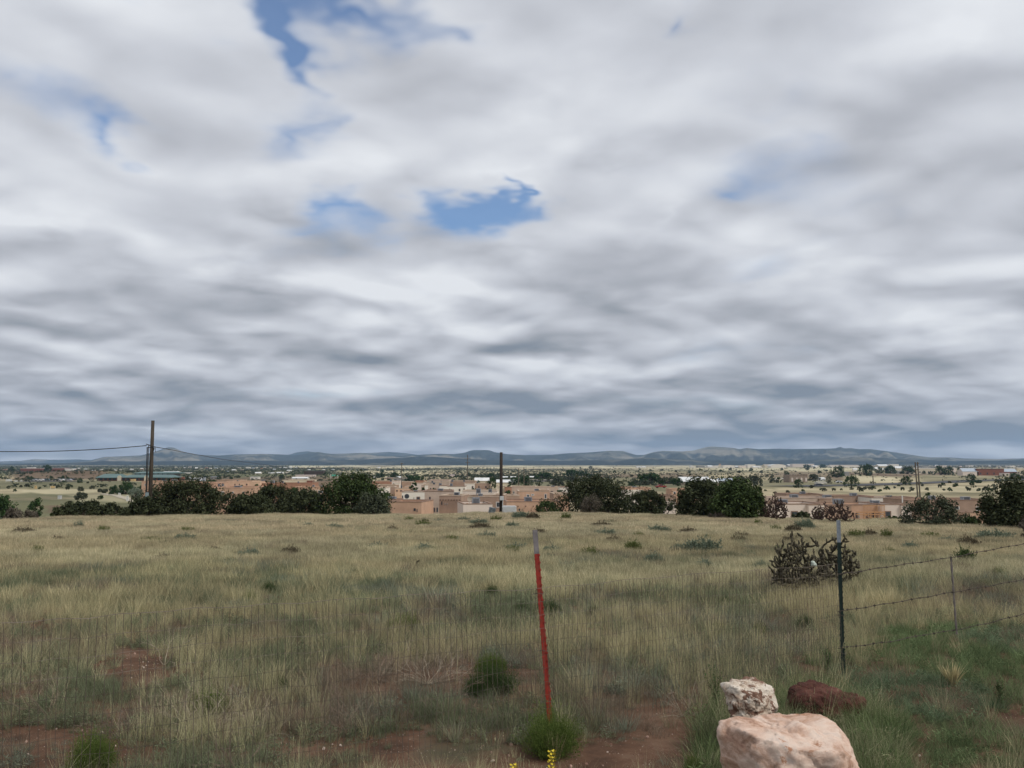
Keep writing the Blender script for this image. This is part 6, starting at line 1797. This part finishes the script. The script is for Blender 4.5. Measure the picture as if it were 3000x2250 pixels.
FB = [
 ('red-brown school with a pale roof on the bank at far left', 60, 118, 1372, 1382, 'brick', m_rpink, 'flat', 'school', 4),
 ('right wing of the red-brown school behind a dark tree', 150, 190, 1371, 1382, 'brick', m_rpink, 'flat', 'school', 3),
 ('white flat building right of the red-brown school', 188, 214, 1373, 1382, 'white', m_rwhite, 'flat', 'building', 0),
 ('small white block left of the red-brown school', 78, 98, 1369, 1376, 'white', m_rwhite, 'flat', 'building', 0),
 ('cream building behind the right end of the green-roofed school', 475, 520, 1381, 1387, 'cream', m_rwhite, 'gable', 'building', 0),
 ('pale low building right of the cream one behind the school', 528, 556, 1384, 1387.5, 'white', m_rwhite, 'flat', 'building', 0),
 ('pale blue-grey trailer alone on the brown field at left', 617, 636, 1396, 1403, 'grey', m_rblue, 'flat', 'trailer', 2),
 ('white trailer alone in the middle of the brown field', 733, 757, 1397, 1403.5, 'white', m_rwhite, 'flat', 'trailer', 2),
 ('long white workshop left of the green canopy', 855, 900, 1398, 1405.5, 'white', m_rwhite, 'gable', 'workshop', 0),
 ('pink flat-roofed building behind the white workshop', 866, 918, 1391, 1397.5, 'pink', m_rpink, 'flat', 'building', 0),
 ('long dark brown barn above the white workshop', 890, 946, 1380, 1391, 'dark', m_rdark, 'flat', 'barn', 0),
 ('yellowish house in the trees left of centre', 747, 764, 1383, 1390, 'cream', m_rwhite, 'gable', 'building', 0),
 ('white roof in the trees left of the trailer', 786, 803, 1384.5, 1388, 'white', m_rwhite, 'gable', 'building', 0),
 ('white house in the trees above the red-brown terrace', 810, 829, 1383, 1388, 'white', m_rwhite, 'gable', 'building', 0),
 ('far white block on the skyline of the left town', 720, 732, 1368, 1372.5, 'white', m_rwhite, 'flat', 'building', 0),
 ('small white gabled house in the left town trees', 679, 690, 1375.5, 1379.5, 'white', m_rwhite, 'gable', 'building', 0),
 ('pale house at the edge of the left town', 840, 853, 1377, 1381, 'white', m_rwhite, 'gable', 'building', 0),
 ('pale long building above the big round juniper', 1127, 1152, 1399, 1404, 'taupe', m_rpink, 'flat', 'building', 0),
 ('grey long wall below the sandy hill', 1152, 1200, 1400, 1408, 'grey', m_coolt, 'flat', 'building', 0),
 ('white vans and shed at the foot of the sandy hill', 1162, 1174, 1396, 1401, 'white', m_rwhite, 'gable', 'building', 0),
 ('tiny white hut left of the sandy hill', 1094, 1100, 1396.5, 1400, 'white', m_rwhite, 'flat', 'building', 0),
 ('pink-roofed house on the scrubby slope right of the sandy hill', 1318, 1331, 1391, 1395.5, 'pink', m_rpink, 'gable', 'building', 0),
 ('cream warehouse with a sloping roof left of the tall tree', 1391, 1432, 1400, 1415, 'cream', m_rwhite, 'gable', 'warehouse', 0),
 ('white sloping warehouse roof right of the centre pole', 1455, 1516, 1406, 1419, 'cream', m_rwhite, 'gable', 'warehouse', 0),
 ('pale yellow house right of the centre pole', 1472, 1487, 1396, 1403, 'cream', m_rwhite, 'gable', 'building', 0),
 ('second pale yellow house right of the centre pole', 1496, 1511, 1396, 1402, 'cream', m_rwhite, 'gable', 'building', 0),
 ('cream house among trees by the thin paired poles', 1552, 1565, 1395.5, 1401, 'cream', m_rwhite, 'gable', 'building', 0),
 ('long grey wall behind the thin paired poles', 1541, 1623, 1406, 1411, 'grey', m_coolt, 'flat', 'wall', 0),
 ('large pale warehouse with white ribbed roofs', 1995, 2080, 1398, 1421, 'taupe', m_rwhite, 'gable', 'warehouse', 0),
 ('right wing of the pale warehouse', 2040, 2105, 1404, 1421, 'tan', m_rwhite, 'gable', 'warehouse', 0),
 ('pale blue metal-roofed shed right of the warehouse', 2108, 2148, 1402, 1418, 'grey', m_rblue, 'gable', 'shed', 0),
 ('far tan low wall above the olive groves', 2145, 2178, 1396, 1400, 'taupe', m_coolt, 'flat', 'wall', 0),
 ('open white shelter right of the turreted building', 2397, 2417, 1399, 1407, 'grey', m_rwhite, 'gable', 'shelter', 0),
 ('low white shed below the open shelter', 2395, 2422, 1412, 1416.5, 'white', m_rwhite, 'flat', 'shed', 0),
 ('pale shed row left of the turreted building', 2268, 2296, 1400.5, 1404.5, 'white', m_rwhite, 'flat', 'shed', 0),
 ('small grey house beside the tall skyline tree', 2471, 2488, 1382, 1394, 'grey', m_rblue, 'flat', 'building', 0),
 ('white carport with a blue-white roof', 2603, 2640, 1379, 1386.5, 'grey', m_rblue, 'flat', 'carport', 3),
 ('cream gabled house left of the double pole', 2623, 2652, 1366, 1379, 'cream', m_rwhite, 'gable', 'building', 0),
 ('long cream house right of the double pole', 2676, 2738, 1371, 1388, 'cream', m_rwhite, 'flat', 'building', 5),
 ('white gabled house right of the largest skyline tree', 2559, 2575, 1369, 1380, 'white', m_rwhite, 'gable', 'building', 0),
 ('small pale house beside the white gabled one', 2577, 2589, 1372, 1379, 'white', m_rwhite, 'gable', 'building', 0),
 ('tall thin pale building behind the joined dark trees', 2793, 2801, 1371, 1387, 'pink', m_rwhite, 'flat', 'building', 0),
 ('pink house with a pale metal roof by the brick building', 2820, 2866, 1372, 1393, 'pink', m_rblue, 'gable', 'house', 0),
 ('long red brick building on the right skyline', 2862, 2941, 1373, 1393, 'brick', m_rdark, 'flat', 'building', 4),
 ('brick and pink wing with a pale roof at the far right', 2941, 2979, 1373.5, 1393, 'brick', m_rblue, 'gable', 'building', 2),
 ('cream block at the right edge', 2980, 2996, 1370, 1391, 'cream', m_rwhite, 'flat', 'building', 2),
 ('pink low wall in front of the brick wing', 2944, 2988, 1386, 1394, 'pink', m_rpink, 'flat', 'wall', 0),
 ('pale gable at the left of the white gabled house', 2500, 2512, 1372, 1380, 'white', m_rwhite, 'gable', 'building', 0),
]
for (lab, x0, x1, yt, yb, wl, rm, kd, ct, nw) in FB:
    nm = {'school': 'school_building', 'trailer': 'white_trailer', 'wall': 'block_wall', 'barn': 'long_barn', 'warehouse': 'warehouse', 'workshop': 'workshop', 'shed': 'metal_shed', 'carport': 'carport', 'shelter': 'open_shelter'}.get(ct, 'far_building')
    shed(lab, x0, x1, yt, yb, wl, rm, kd, cat=ct, name=nm, windows=nw, eave=.55 if ct != 'warehouse' else .42)
AIR = [(1866, 1880, 1367, 1370, 'gable'), (1882, 1893, 1366.5, 1370, 'gable'), (1894, 1917, 1366.5, 1370, 'flat'), (2025, 2035, 1364.5, 1368.5, 'arch'), (2045, 2064, 1365, 1369, 'flat'), (2067, 2073, 1366, 1369, 'gable'),
       (2075, 2089, 1363.5, 1369.5, 'gable'), (2089, 2104, 1364, 1369.5, 'flat'), (2104, 2119, 1363, 1369.5, 'flat'), (2118, 2153, 1362.5, 1369.8, 'arch'), (2155, 2163, 1365, 1369.5, 'gable'), (2164, 2186, 1364.5, 1369, 'flat'),
       (2190, 2213, 1360, 1369, 'flat'), (2208, 2231, 1366.5, 1370, 'gable'), (2241, 2262, 1360.5, 1369, 'gable'), (2258, 2302, 1360, 1369.5, 'arch'), (2309, 2325, 1360.5, 1366, 'gable'), (2322, 2385, 1358.5, 1366.5, 'flat'),
       (2384, 2398, 1364, 1368, 'gable'), (2434, 2518, 1362, 1368, 'gable'), (2575, 2603, 1360.5, 1369, 'gable'), (2605, 2633, 1359.5, 1369, 'flat'), (2702, 2735, 1365.5, 1368, 'flat'), (2755, 2775, 1363.5, 1367, 'flat'), (2840, 2852, 1363.5, 1366, 'flat'), (2960, 2975, 1365, 1368, 'flat')]
lst = []
wl_ = ['white', 'white', 'cream', 'white', 'grey', 'pink']; rm_ = [m_rwhite, m_rwhite, m_rblue, m_rwhite, m_coolt]
for i, (x0, x1, yt, yb, kd) in enumerate(AIR):
    lst.append(shed(None, x0, x1, yt, yb, wl_[i % 6], rm_[i % 5], kd, cat=None, name='airport_hangar', depth=40, Y=min(base_Y(yb + 1.2), 4300)))
order_labels(lst, 'pale airport hangar on the skyline, %s from the left', 'hangar', 'airport hangars on the skyline')
shed('orange control tower among the airport hangars', 2107, 2112, 1358.5, 1369.5, 'orange', m_rdark, 'flat', cat='tower', name='control_tower', Y=4300, depth=8)
# town speckled along the plain at left
TN = [(515, 1371), (540, 1372), (556, 1370), (575, 1372.5), (590, 1374), (604, 1372), (616, 1374), (632, 1372.5), (648, 1377), (700, 1371.5), (708, 1378), (741, 1373), (752, 1371.5), (765, 1374), (775, 1370.8), (792, 1372),
      (803, 1377), (820, 1371), (835, 1371.5), (850, 1371), (868, 1370.8), (884, 1372), (905, 1378), (917, 1372), (932, 1371), (948, 1378), (975, 1377.5), (1005, 1375), (230, 1374), (250, 1376), (272, 1380), (296, 1378), (318, 1381), (336, 1379),
      (352, 1377), (218, 1376), (14, 1378), (385, 1377), (415, 1375), (665, 1383), (690, 1388), (840, 1387), (1110, 1372), (300, 1385), (275, 1386), (325, 1386), (2440, 1367), (2660, 1367), (2690, 1369), (2745, 1368), (2815, 1369.5), (2900, 1367.5), (2930, 1369), (2745, 1365.5), (2985, 1366.5)]
lst = []
rt = random.Random(8)
for i, (px_q, py_q) in enumerate(TN):
    w_ = rt.uniform(5, 11) * (1.0 if py_q > 1374 else .9)
    lst.append(shed(None, px_q - w_ / 2, px_q + w_ / 2, py_q - rt.uniform(2.2, 3.6), py_q, rt.choice(['white', 'cream', 'pink', 'white', 'tan', 'red']), rt.choice([m_rwhite, m_rwhite, m_rblue, m_rpink, m_coolt]), rt.choice(['gable', 'gable', 'flat']), cat=None, name='town_house'))
order_labels(lst, 'small pale town house far across the plain, %s from the left', 'house', 'small houses of the far town')

def turreted():
    Y = base_Y(1413); x0 = on_ground(2312, Y).x
    root = empty('turreted_building', Vector((x0, Y, P(2312, 1413, Y).z)), 'grey-brown turreted building with tall pale arched panels', 'building')
    s_ = Y / F; w = 52 * s_; H = 21 * s_
    b = MB(); b.box(0, 0, -1, w, 14, H)
    n = 7
    for k in range(n): x = k * (w - w * .09) / (n - 1); b.box(x, -.25, H + .005, x + w * .09, .8, H + 2.2 * s_)
    b.build('wall', SC['taupe'], root)
    for k in range(4):
        xc = (5 + k * 13.5) * s_; ww = 5.2 * s_; hh_ = 11 * s_; b = MB(); n = 8
        pts = [(xc + ww/2 - ww/2*math.cos(math.pi*q/n), hh_ + ww*.5*math.sin(math.pi*q/n)) for q in range(n+1)]
        b.add([(xc,-.12,2*s_)] + [(x,-.12,z) for x,z in pts] + [(xc+ww,-.12,2*s_)], [tuple(range(n+3))]); b.build('arched_panel', SC['pink'], root)
turreted()
def canopy():
    Y = base_Y(1401); x0 = on_ground(968, Y).x; s_ = Y / F
    root = empty('green_canopy', Vector((x0, Y, P(968, 1401, Y).z)), 'bright green peaked canopy with white hoops, above the orange terrace', 'canopy')
    b = MB(); m_gc = mat('green_canvas', (.03, .20, .13), (.04, .26, .17), scale=.5)
    for k in range(3):
        xa = (2 + k * 6.3) * s_; xb = xa + 6.2 * s_; xm = (xa + xb) / 2; z0 = 6 * s_; z1 = 12 * s_
        b.add([(xa,0,z0),(xb,0,z0),(xb,8,z0),(xa,8,z0),(xm,4,z1)], [(0,1,4),(1,2,4),(2,3,4),(3,0,4)])
    b.build('canvas', m_gc, root)
    for xc in (.5, 20.5):
        b = MB(); pts = [(xc * s_ + 1.5 * s_ * math.sin(a), -.5, 6.5 * s_ * (1 - math.cos(a)) * .9) for a in np.linspace(0, math.pi, 10)]
        b.tube(pts, .18, 6); b.build('hoop', m_frame, root)
canopy()

# ---------------------------------------------------------------- road and path
m_asph = mat('asphalt', (.055, .055, .055), (.085, .083, .08), scale=.5, detail=8, rough=.9)
m_path = mat('pale_path', (.38, .33, .25), (.46, .41, .32), scale=.6, detail=8, rough=.95)
def strip(name, pts, width, mt, label, lift=.04):
    Pw_ = [on_ground(a, base_Y(b_)) for a, b_ in pts]
    out = []
    for a, b_ in zip(Pw_[:-1], Pw_[1:]):
        n = 14
        for i in range(n): out.append(a.lerp(b_, i / n))
    out.append(Pw_[-1]); vs = []
    for i, p in enumerate(out):
        t = (out[min(i+1, len(out)-1)] - out[max(i-1, 0)]); t.z = 0; t.normalize(); q = Vector((-t.y, t.x, 0)) * width / 2
        for s_ in (-1, -.5, 0, .5, 1):
            v = p + q * s_; vs.append((v.x, v.y, float(gz(v.x, v.y)) + lift))
    fs_ = [(i*5+k, (i+1)*5+k, (i+1)*5+k+1, i*5+k+1) for i in range(len(out)-1) for k in range(4)]
    tag(mesh_obj(name, vs, fs_, mt), label, kind='structure')
strip('road', [(2300, 1425), (2500, 1421), (2620, 1417.5), (2760, 1413), (2850, 1408), (3050, 1403)], 26, m_asph, 'grey road crossing the dry field at right', .25)
strip('path', [(300, 1446), (345, 1451), (385, 1463), (415, 1474)], 3.0, m_path, 'pale path on the left slope', .12)
strip('car_park', [(60, 1409), (150, 1410), (240, 1410)], 30, m_asph, 'car park before the school', .2)

# ---------------------------------------------------------------- vehicles
def vehicle(px, py, kind, col, label=None, group=None):
    Y = base_Y(py); g = on_ground(px, Y)
    nm = {'car': 'parked_car', 'van': 'camper_van', 'truck': 'pickup_truck'}[kind]
    root = empty(nm, g, label, {'car': 'car', 'van': 'camper van', 'truck': 'truck'}[kind], group, rz=rt.uniform(-.25, .25))
    L_ = {'car': 4.5, 'van': 7.0, 'truck': 5.4}[kind]
    b = MB()
    prof = {'car': [(0,.35),(0,.85),(.9,.98),(1.5,1.42),(3.2,1.42),(3.9,1.0),(4.5,.9),(4.5,.35)], 'van': [(0,.45),(0,1.3),(.6,1.5),(.5,2.3),(.3,2.9),(7,2.9),(7,.45)],
            'truck': [(0,.5),(0,1.05),(1.3,1.15),(1.8,1.75),(3.2,1.75),(3.4,1.15),(5.4,1.15),(5.4,.5)]}[kind]
    n = len(prof); W_ = 1.8 if kind != 'van' else 2.3
    b.add([(x - L_/2, -W_/2, z) for x, z in prof] + [(x - L_/2, W_/2, z) for x, z in prof], [tuple(range(n)), tuple(range(2*n-1, n-1, -1))] + [(k, n+k, n+(k+1) % n, (k+1) % n) for k in range(n)])
    b.build('body', col, root)
    b = MB(); zz_ = {'car': (1.0, 1.35, 1.4, 3.2), 'van': (1.6, 2.2, 1.0, 6.0), 'truck': (1.2, 1.65, 1.7, 3.2)}[kind]
    b.box(zz_[2] - L_/2, -W_/2 - .02, zz_[0], zz_[3] - L_/2, -W_/2 - .003, zz_[1]); b.build('window', m_glass, root)
    for x in (.85, L_ - .95):
        for sy in (-1, 1):
            b = MB(); b.tube([(x - L_/2, sy * (W_/2 - .2), .34), (x - L_/2, sy * (W_/2 + .02), .34)], .34, 12); b.build('wheel', m_tyre, root)
    return root
m_tyre = mat('tyre', (.02, .02, .02), (.03, .03, .03), scale=5)
CC = [mat('car_white', (.62, .63, .64), (.68, .69, .70), scale=3, rough=.35), mat('car_silver', (.30, .32, .35), (.36, .38, .41), scale=3, rough=.35), mat('car_dark', (.03, .035, .045), (.05, .055, .065), scale=3, rough=.35),
      mat('car_red', (.22, .03, .025), (.28, .04, .03), scale=3, rough=.4), mat('car_blue', (.10, .15, .22), (.13, .19, .27), scale=3, rough=.4)]
cars = []
for i, (px_q, py_q, c_) in enumerate([(103, 1408, 1), (112, 1407, 2), (124, 1408, 0), (133, 1407, 2), (142, 1408, 4), (166, 1408, 2), (174, 1407, 1), (183, 1408, 0), (193, 1407, 0), (205, 1408, 1), (214, 1407, 2)]):
    cars.append(vehicle(px_q, py_q, 'car', CC[c_]))
order_labels(cars, 'tiny parked car in front of the brown bank, %s from the left', 'car', 'cars parked by the school')
vehicle(566, 1409.5, 'van', CC[0], 'left of the white camper vans beside the dark conifer', 'white camper vans')
vehicle(578, 1410.5, 'van', CC[0], 'middle of the three white camper vans', 'white camper vans')
vehicle(589, 1410, 'van', CC[1], 'right of the white camper vans, slightly greyer', 'white camper vans')
vehicle(1935, 1429, 'truck', CC[3], 'red pickup truck parked below the wide dark grove')
vehicle(2387, 1408, 'car', CC[0], 'white car left of the open white shelter')
vehicle(2409, 1408, 'car', CC[0], 'white car parked under the open white shelter')
vehicle(2396, 1423, 'car', CC[2], 'dark car driving on the road left of the round tree')
vehicle(2457, 1414, 'car', CC[0], 'white car beside the round dark tree by the road')
vehicle(2919, 1392, 'car', CC[0], 'left of two white cars before the brick building', 'white cars before the brick building')
vehicle(2934, 1392, 'car', CC[0], 'right of two white cars before the brick building', 'white cars before the brick building')
vehicle(1166, 1402, 'car', CC[0], 'white car at the foot of the sandy hill')

# ---------------------------------------------------------------- poles and wires
m_pole = mat('pole_wood', (.032, .026, .021), (.085, .068, .05), scale=2.5, detail=8, rough=.95, bump=.5, stretch=(6, 6, .5))
m_pole2 = mat('pole_wood_dark', (.022, .017, .014), (.055, .042, .034), scale=2.5, detail=8, rough=.95, bump=.5, stretch=(6, 6, .5))
m_polef = mat('pole_far', (.10, .085, .065), (.15, .125, .095), scale=2, rough=.9)
m_box = mat('meter_box', (.24, .31, .32), (.30, .37, .38), scale=3, rough=.55)
m_box2 = mat('meter_box_pale', (.46, .47, .46), (.54, .55, .54), scale=3, rough=.55)
m_black = mat('black_cable', (.015, .015, .016), (.025, .025, .027), scale=3, rough=.6)

def box_part(name, px0, py0, px1, py1, Y, dep, mt, root, bevel=.02):
    a = P(px0, py1, Y); c = P(px1, py0, Y)
    bm = bmesh.new(); bmesh.ops.create_cube(bm, size=1)
    for v in bm.verts:
        v.co = Vector(((a.x + c.x) / 2 + v.co.x * (c.x - a.x), Y + dep / 2 + v.co.y * dep, (a.z + c.z) / 2 + v.co.z * (c.z - a.z)))
    bmesh.ops.bevel(bm, geom=bm.edges[:], offset=bevel, segments=2, affect='EDGES')
    me = bpy.data.meshes.new(name); bm.to_mesh(me); bm.free(); me.materials.append(mt)
    o = bpy.data.objects.new(name, me); C.link(o)
    if root is not None:
        o.parent = root; me.transform(__import__('mathutils').Matrix.Translation(-Vector(root.location)))
    return o

YL = cY(437, 6)
gl = on_ground(437, YL); tl_ = P(448, 1232, YL)
lp = empty('utility_pole', gl, 'leaning wooden utility pole on the left with a grey meter box', 'utility pole')
b = MB(); bp_ = Vector((P(438, 1510, YL).x, YL, gl.z - .3)); b.tube([bp_, bp_.lerp(tl_, .5), tl_], [.17, .155, .13], 12); b.build('shaft', m_pole, lp, smooth=True, world=True)
b = MB()
q0 = P(431.5, 1310, YL - .18); q1 = P(425.5, 1522, YL - .18); b.tube([q0, q0.lerp(q1, .5), q1], .045, 6); b.build('conduit', m_black, lp, world=True)
b = MB(); b.tube([P(436, 1302, YL - .2), P(433, 1380, YL - .2), P(430.5, 1443, YL - .2)], .028, 6); b.build('conduit', m_pole, lp, world=True)
box_part('meter_box', 424.5, 1443, 433, 1473, YL - .35, .22, m_box, lp)
b = MB()
for a_, b__, c_, d_ in ((428, 1301, 440, 1305), (430, 1312, 443, 1310), (444, 1308, 452, 1309), (450, 1320, 452, 1312)):
    b.tube([P(a_, b__, YL - .15), P(c_, d_, YL - .15)], .035, 6)
b.tube([P(451, 1308, YL - .1), P(456, 1313, YL - .1), P(455, 1320, YL - .1), P(457, 1326, YL - .1)], .02, 5)
b.build('wire_bracket', m_black, lp, world=True)

def wire(pts, rd, label, Ys):
    P3 = [P(a, b_, y) for (a, b_), y in zip(pts, Ys)]
    o_ = empty('overhead_wire', P3[0], label, 'wire')
    out = []
    for i in range(len(P3) - 1):
        p0 = P3[max(i-1, 0)]; p1 = P3[i]; p2 = P3[i+1]; p3 = P3[min(i+2, len(P3)-1)]
        for k in range(6):
            t = k / 6.0
            out.append(.5 * ((2*p1) + (p2-p0)*t + (2*p0-5*p1+4*p2-p3)*t*t + (3*p1-p0-3*p2+p3)*t**3))
    out.append(P3[-1])
    b = MB(); b.tube(out, rd, 5); b.build('cable', m_black, o_, world=True)
wl = [(-300, 1312), (-100, 1321), (0, 1323), (87, 1323), (174, 1321.5), (260, 1318), (347, 1312.5), (430, 1305.5)]
wire(wl, .035, 'sagging overhead cable from the left edge to the left pole', list(np.linspace(YL - 4, YL, len(wl))))
wr = [(450, 1308.5), (492, 1316), (579, 1332.5), (663, 1347), (727, 1355), (781, 1362), (826, 1368), (960, 1374), (1100, 1368), (1177, 1361)]
wire(wr, .035, 'overhead cable running from the left pole away over the houses', list(np.linspace(YL, 292, len(wr))))

YC_ = cY(1468, 5)
cp = empty('utility_pole', on_ground(1468, YC_), 'dark wooden utility pole at the centre with a pale meter box', 'utility pole')
b = MB(); q0 = on_ground(1468, YC_) - Vector((0, 0, .4)); b.tube([q0, P(1468.5, 1325, YC_)], [.165, .135], 12); b.build('shaft', m_pole2, cp, smooth=True, world=True)
box_part('meter_box', 1464, 1453.5, 1476, 1466, YC_ - .35, .20, m_box2, cp)
b = MB(); b.tube([P(1473, 1466, YC_ - .25), P(1471.5, 1500, YC_ - .25)], .04, 6); b.build('conduit', m_box2, cp, world=True)
tb = box_part('utility_cabinet', 1471, 1483, 1513, 1512, YC_ - 2.4, 1.3, m_box2, None, .08)
c_ = P(1492, 1500, YC_ - 2.4); tb.data.transform(__import__('mathutils').Matrix.Translation(-c_)); tb.location = c_
tag(tb, 'pale grey utility cabinet in the grass right of the centre pole', 'utility cabinet')
# corrugated culvert pipe left of the pole
g = P(1438, 1507, YC_ - 4); m_cor = mat('corrugated_steel', (.16, .19, .20), (.30, .33, .34), scale=4, rough=.5, metal=.5)
ro = empty('culvert_pipe', Vector((g.x, g.y, g.z)), 'short leaning piece of corrugated steel pipe left of the centre pole', 'pipe')
b = MB(); k_ = 22; ax = Vector((.22, 0, 1)).normalized(); pts = []; rs = []
for i in range(k_ * 2 + 1):
    pts.append(ax * (i / (k_ * 2)) * .82 - Vector((0, 0, .2))); rs.append(.30 + (.028 if i % 4 < 2 else -.01))
b.tube(pts, rs, 18, cap=True); b.build('shell', m_cor, ro, world=False)

def pole(px, ytop, ybase, Y, rd, label, cross=(), group=None):
    o_ = empty('power_pole', on_ground(px, Y), label, 'power pole', group)
    b = MB(); b.tube([on_ground(px, Y) - Vector((0, 0, .3)), P(px, ytop, Y)], [rd, rd * .75], 8); b.build('shaft', m_polef, o_, world=True)
    for (yy, half) in cross:
        b = MB(); c = P(px, yy, Y); b.box(c.x - half, Y - .2, c.z - .08, c.x + half, Y - .06, c.z + .08)
        b.build('crossarm', m_polef, o_, world=True)
        b = MB()
        for s_ in (-.9, 0, .9): b.tube([(c.x + half * s_, Y - .13, c.z + .082), (c.x + half * s_, Y - .13, c.z + .3)], .06, 6)
        b.build('insulator', m_box2, o_, world=True)
    return o_
pole(1177, 1355, 1408, 292, .14, 'thin pole rising above the white two-storey house', [(1358, .5)])
pole(1370, 1332, 1412, 420, .22, 'tallest thin power pole, left of the centre pole', [(1344, 1.6), (1355, 1.2)])
pole(1519, 1372, 1425, 330, .17, 'left of the thin paired poles right of centre')
pole(1535, 1369, 1426, 330, .19, 'taller right one of the thin paired poles right of centre')
pole(1550, 1381, 1425, 420, .13, 'faint thin pole right of the paired poles')
pole(2557, 1394, 1418, base_Y(1419), .35, 'short distant pole on the pale field at right', [(1397, 2)])
pole(2761, 1403, 1410, base_Y(1411), .35, 'tiny pole stub on the pale field at right')
o2 = empty('power_pole', on_ground(2686, 252), 'pair of tall brown poles joined by crossbars, behind the right houses', 'power pole')
for pa, pb in ((2681, 2685.5), (2688, 2692.5)):
    b = MB(); b.tube([on_ground(pb, 252) - Vector((0, 0, .3)), P(pa, 1354, 252)], [.24, .17], 8); b.build('shaft', m_polef, o2, world=True)
b = MB()
for yy in (1357, 1376): a_ = P(2679, yy, 252); c_ = P(2691, yy, 252); b.box(a_.x, 251.6, a_.z - .1, c_.x, 251.75, a_.z + .1)
b.build('crossarm', m_polef, o2, world=True)
for yy_, nm_ in ((1361, 'upper'), (1364, 'lower')):
    pw = [(2250, yy_ + 32), (2370, yy_ + 29), (2480, yy_ + 22), (2590, yy_ + 12), (2686, yy_)]
    wire([(2440, yy_ + 32), (2500, yy_ + 29), (2560, yy_ + 23), (2620, yy_ + 14), (2686, yy_)], .022, nm_ + ' thin wire running left from the tall double pole', [700, 590, 470, 360, 252])
# small things on the left slope
m_wpost = mat('white_marker', (.60, .60, .56), (.70, .70, .66), scale=4)
m_sign = mat('tan_sign', (.48, .34, .16), (.55, .40, .20), scale=4)
def small_box(name, x0, x1, yt, yb, mt, label, cat, legs=False, d=.4):
    Y = base_Y(yb); c = P((x0 + x1) / 2, yb, Y)
    root = empty(name, c, label, cat); w = (x1 - x0) / F * Y; h = (yb - yt) / F * Y
    b = MB()
    if legs:
        b.box(-w/2, -.04, h * .35, w/2, .04, h); b.build('panel', mt, root)
        for x in (-w/2, w/2 - .12):
            b = MB(); b.box(x, -.1, -.2, x + .12, -.042, h); b.build('post', m_wpost, root)
    else:
        b.box(-w/2, -d/2, -.2, w/2, d/2, h * .9); b.box(-w/2 - .06, -d/2 - .06, h * .9 + .002, w/2 + .06, d/2 + .06, h); b.build('body', mt, root)
small_box('marker_post', 370.5, 373, 1452, 1467, m_wpost, 'left of two white marker posts on the left slope', 'marker post', d=.3)
small_box('marker_post', 373.8, 376, 1453, 1467, m_wpost, 'right of two white marker posts on the left slope', 'marker post', d=.3)
small_box('marker_post', 347, 349, 1444, 1450, m_wpost, 'left of two far white marker posts by the path', 'marker post', d=.3)
small_box('marker_post', 351, 353, 1445, 1451, m_wpost, 'right of two far white marker posts by the path', 'marker post', d=.3)
small_box('utility_cabinet', 171, 179, 1452, 1461, m_box2, 'pale grey cabinet on the left slope', 'utility cabinet', d=1)
small_box('utility_cabinet', 102, 107, 1423, 1431, m_sign, 'small tan cabinet on the left slope', 'utility cabinet', d=.8)
small_box('roadside_sign', 147, 162, 1424, 1433, m_sign, 'tan board sign on two posts on the left slope', 'sign', legs=True)
small_box('roadside_sign', 17, 34, 1404, 1413, m_wpost, 'white board sign at the far left', 'sign', legs=True)
small_box('roadside_sign', 43, 51, 1407, 1413, m_wpost, 'small cream sign right of the white board', 'sign', legs=True)
small_box('roadside_sign', 60, 65, 1406, 1412, m_wpost, 'smallest pale sign right of the white board', 'sign', legs=True)
small_box('yellow_skip', 385, 396, 1403.5, 1409, m_sign, 'yellow container in front of the green-roofed school', 'container', d=3)

# ---------------------------------------------------------------- haze
def make_haze():
    z0 = -26.0; z1 = 420.0
    b = MB().box(-19000, -5000, z0, 19000, 18500, z1)
    m = bpy.data.materials.new('haze_air'); m.use_nodes = True
    t = m.node_tree; t.nodes.clear()
    o = t.nodes.new('ShaderNodeOutputMaterial'); v = t.nodes.new('ShaderNodeVolumePrincipled')
    v.inputs['Color'].default_value = (0.50, 0.72, 1.0, 1)
    v.inputs['Density'].default_value = HAZE
    v.inputs['Anisotropy'].default_value = 0.1
    t.links.new(v.outputs[0], o.inputs['Volume'])
    h = b.build('haze', m)
    tag(h, 'thin blue air over the plain and hills', kind='stuff')
    h.display_type = 'WIRE'
HAZE = 5.5e-5
make_haze()
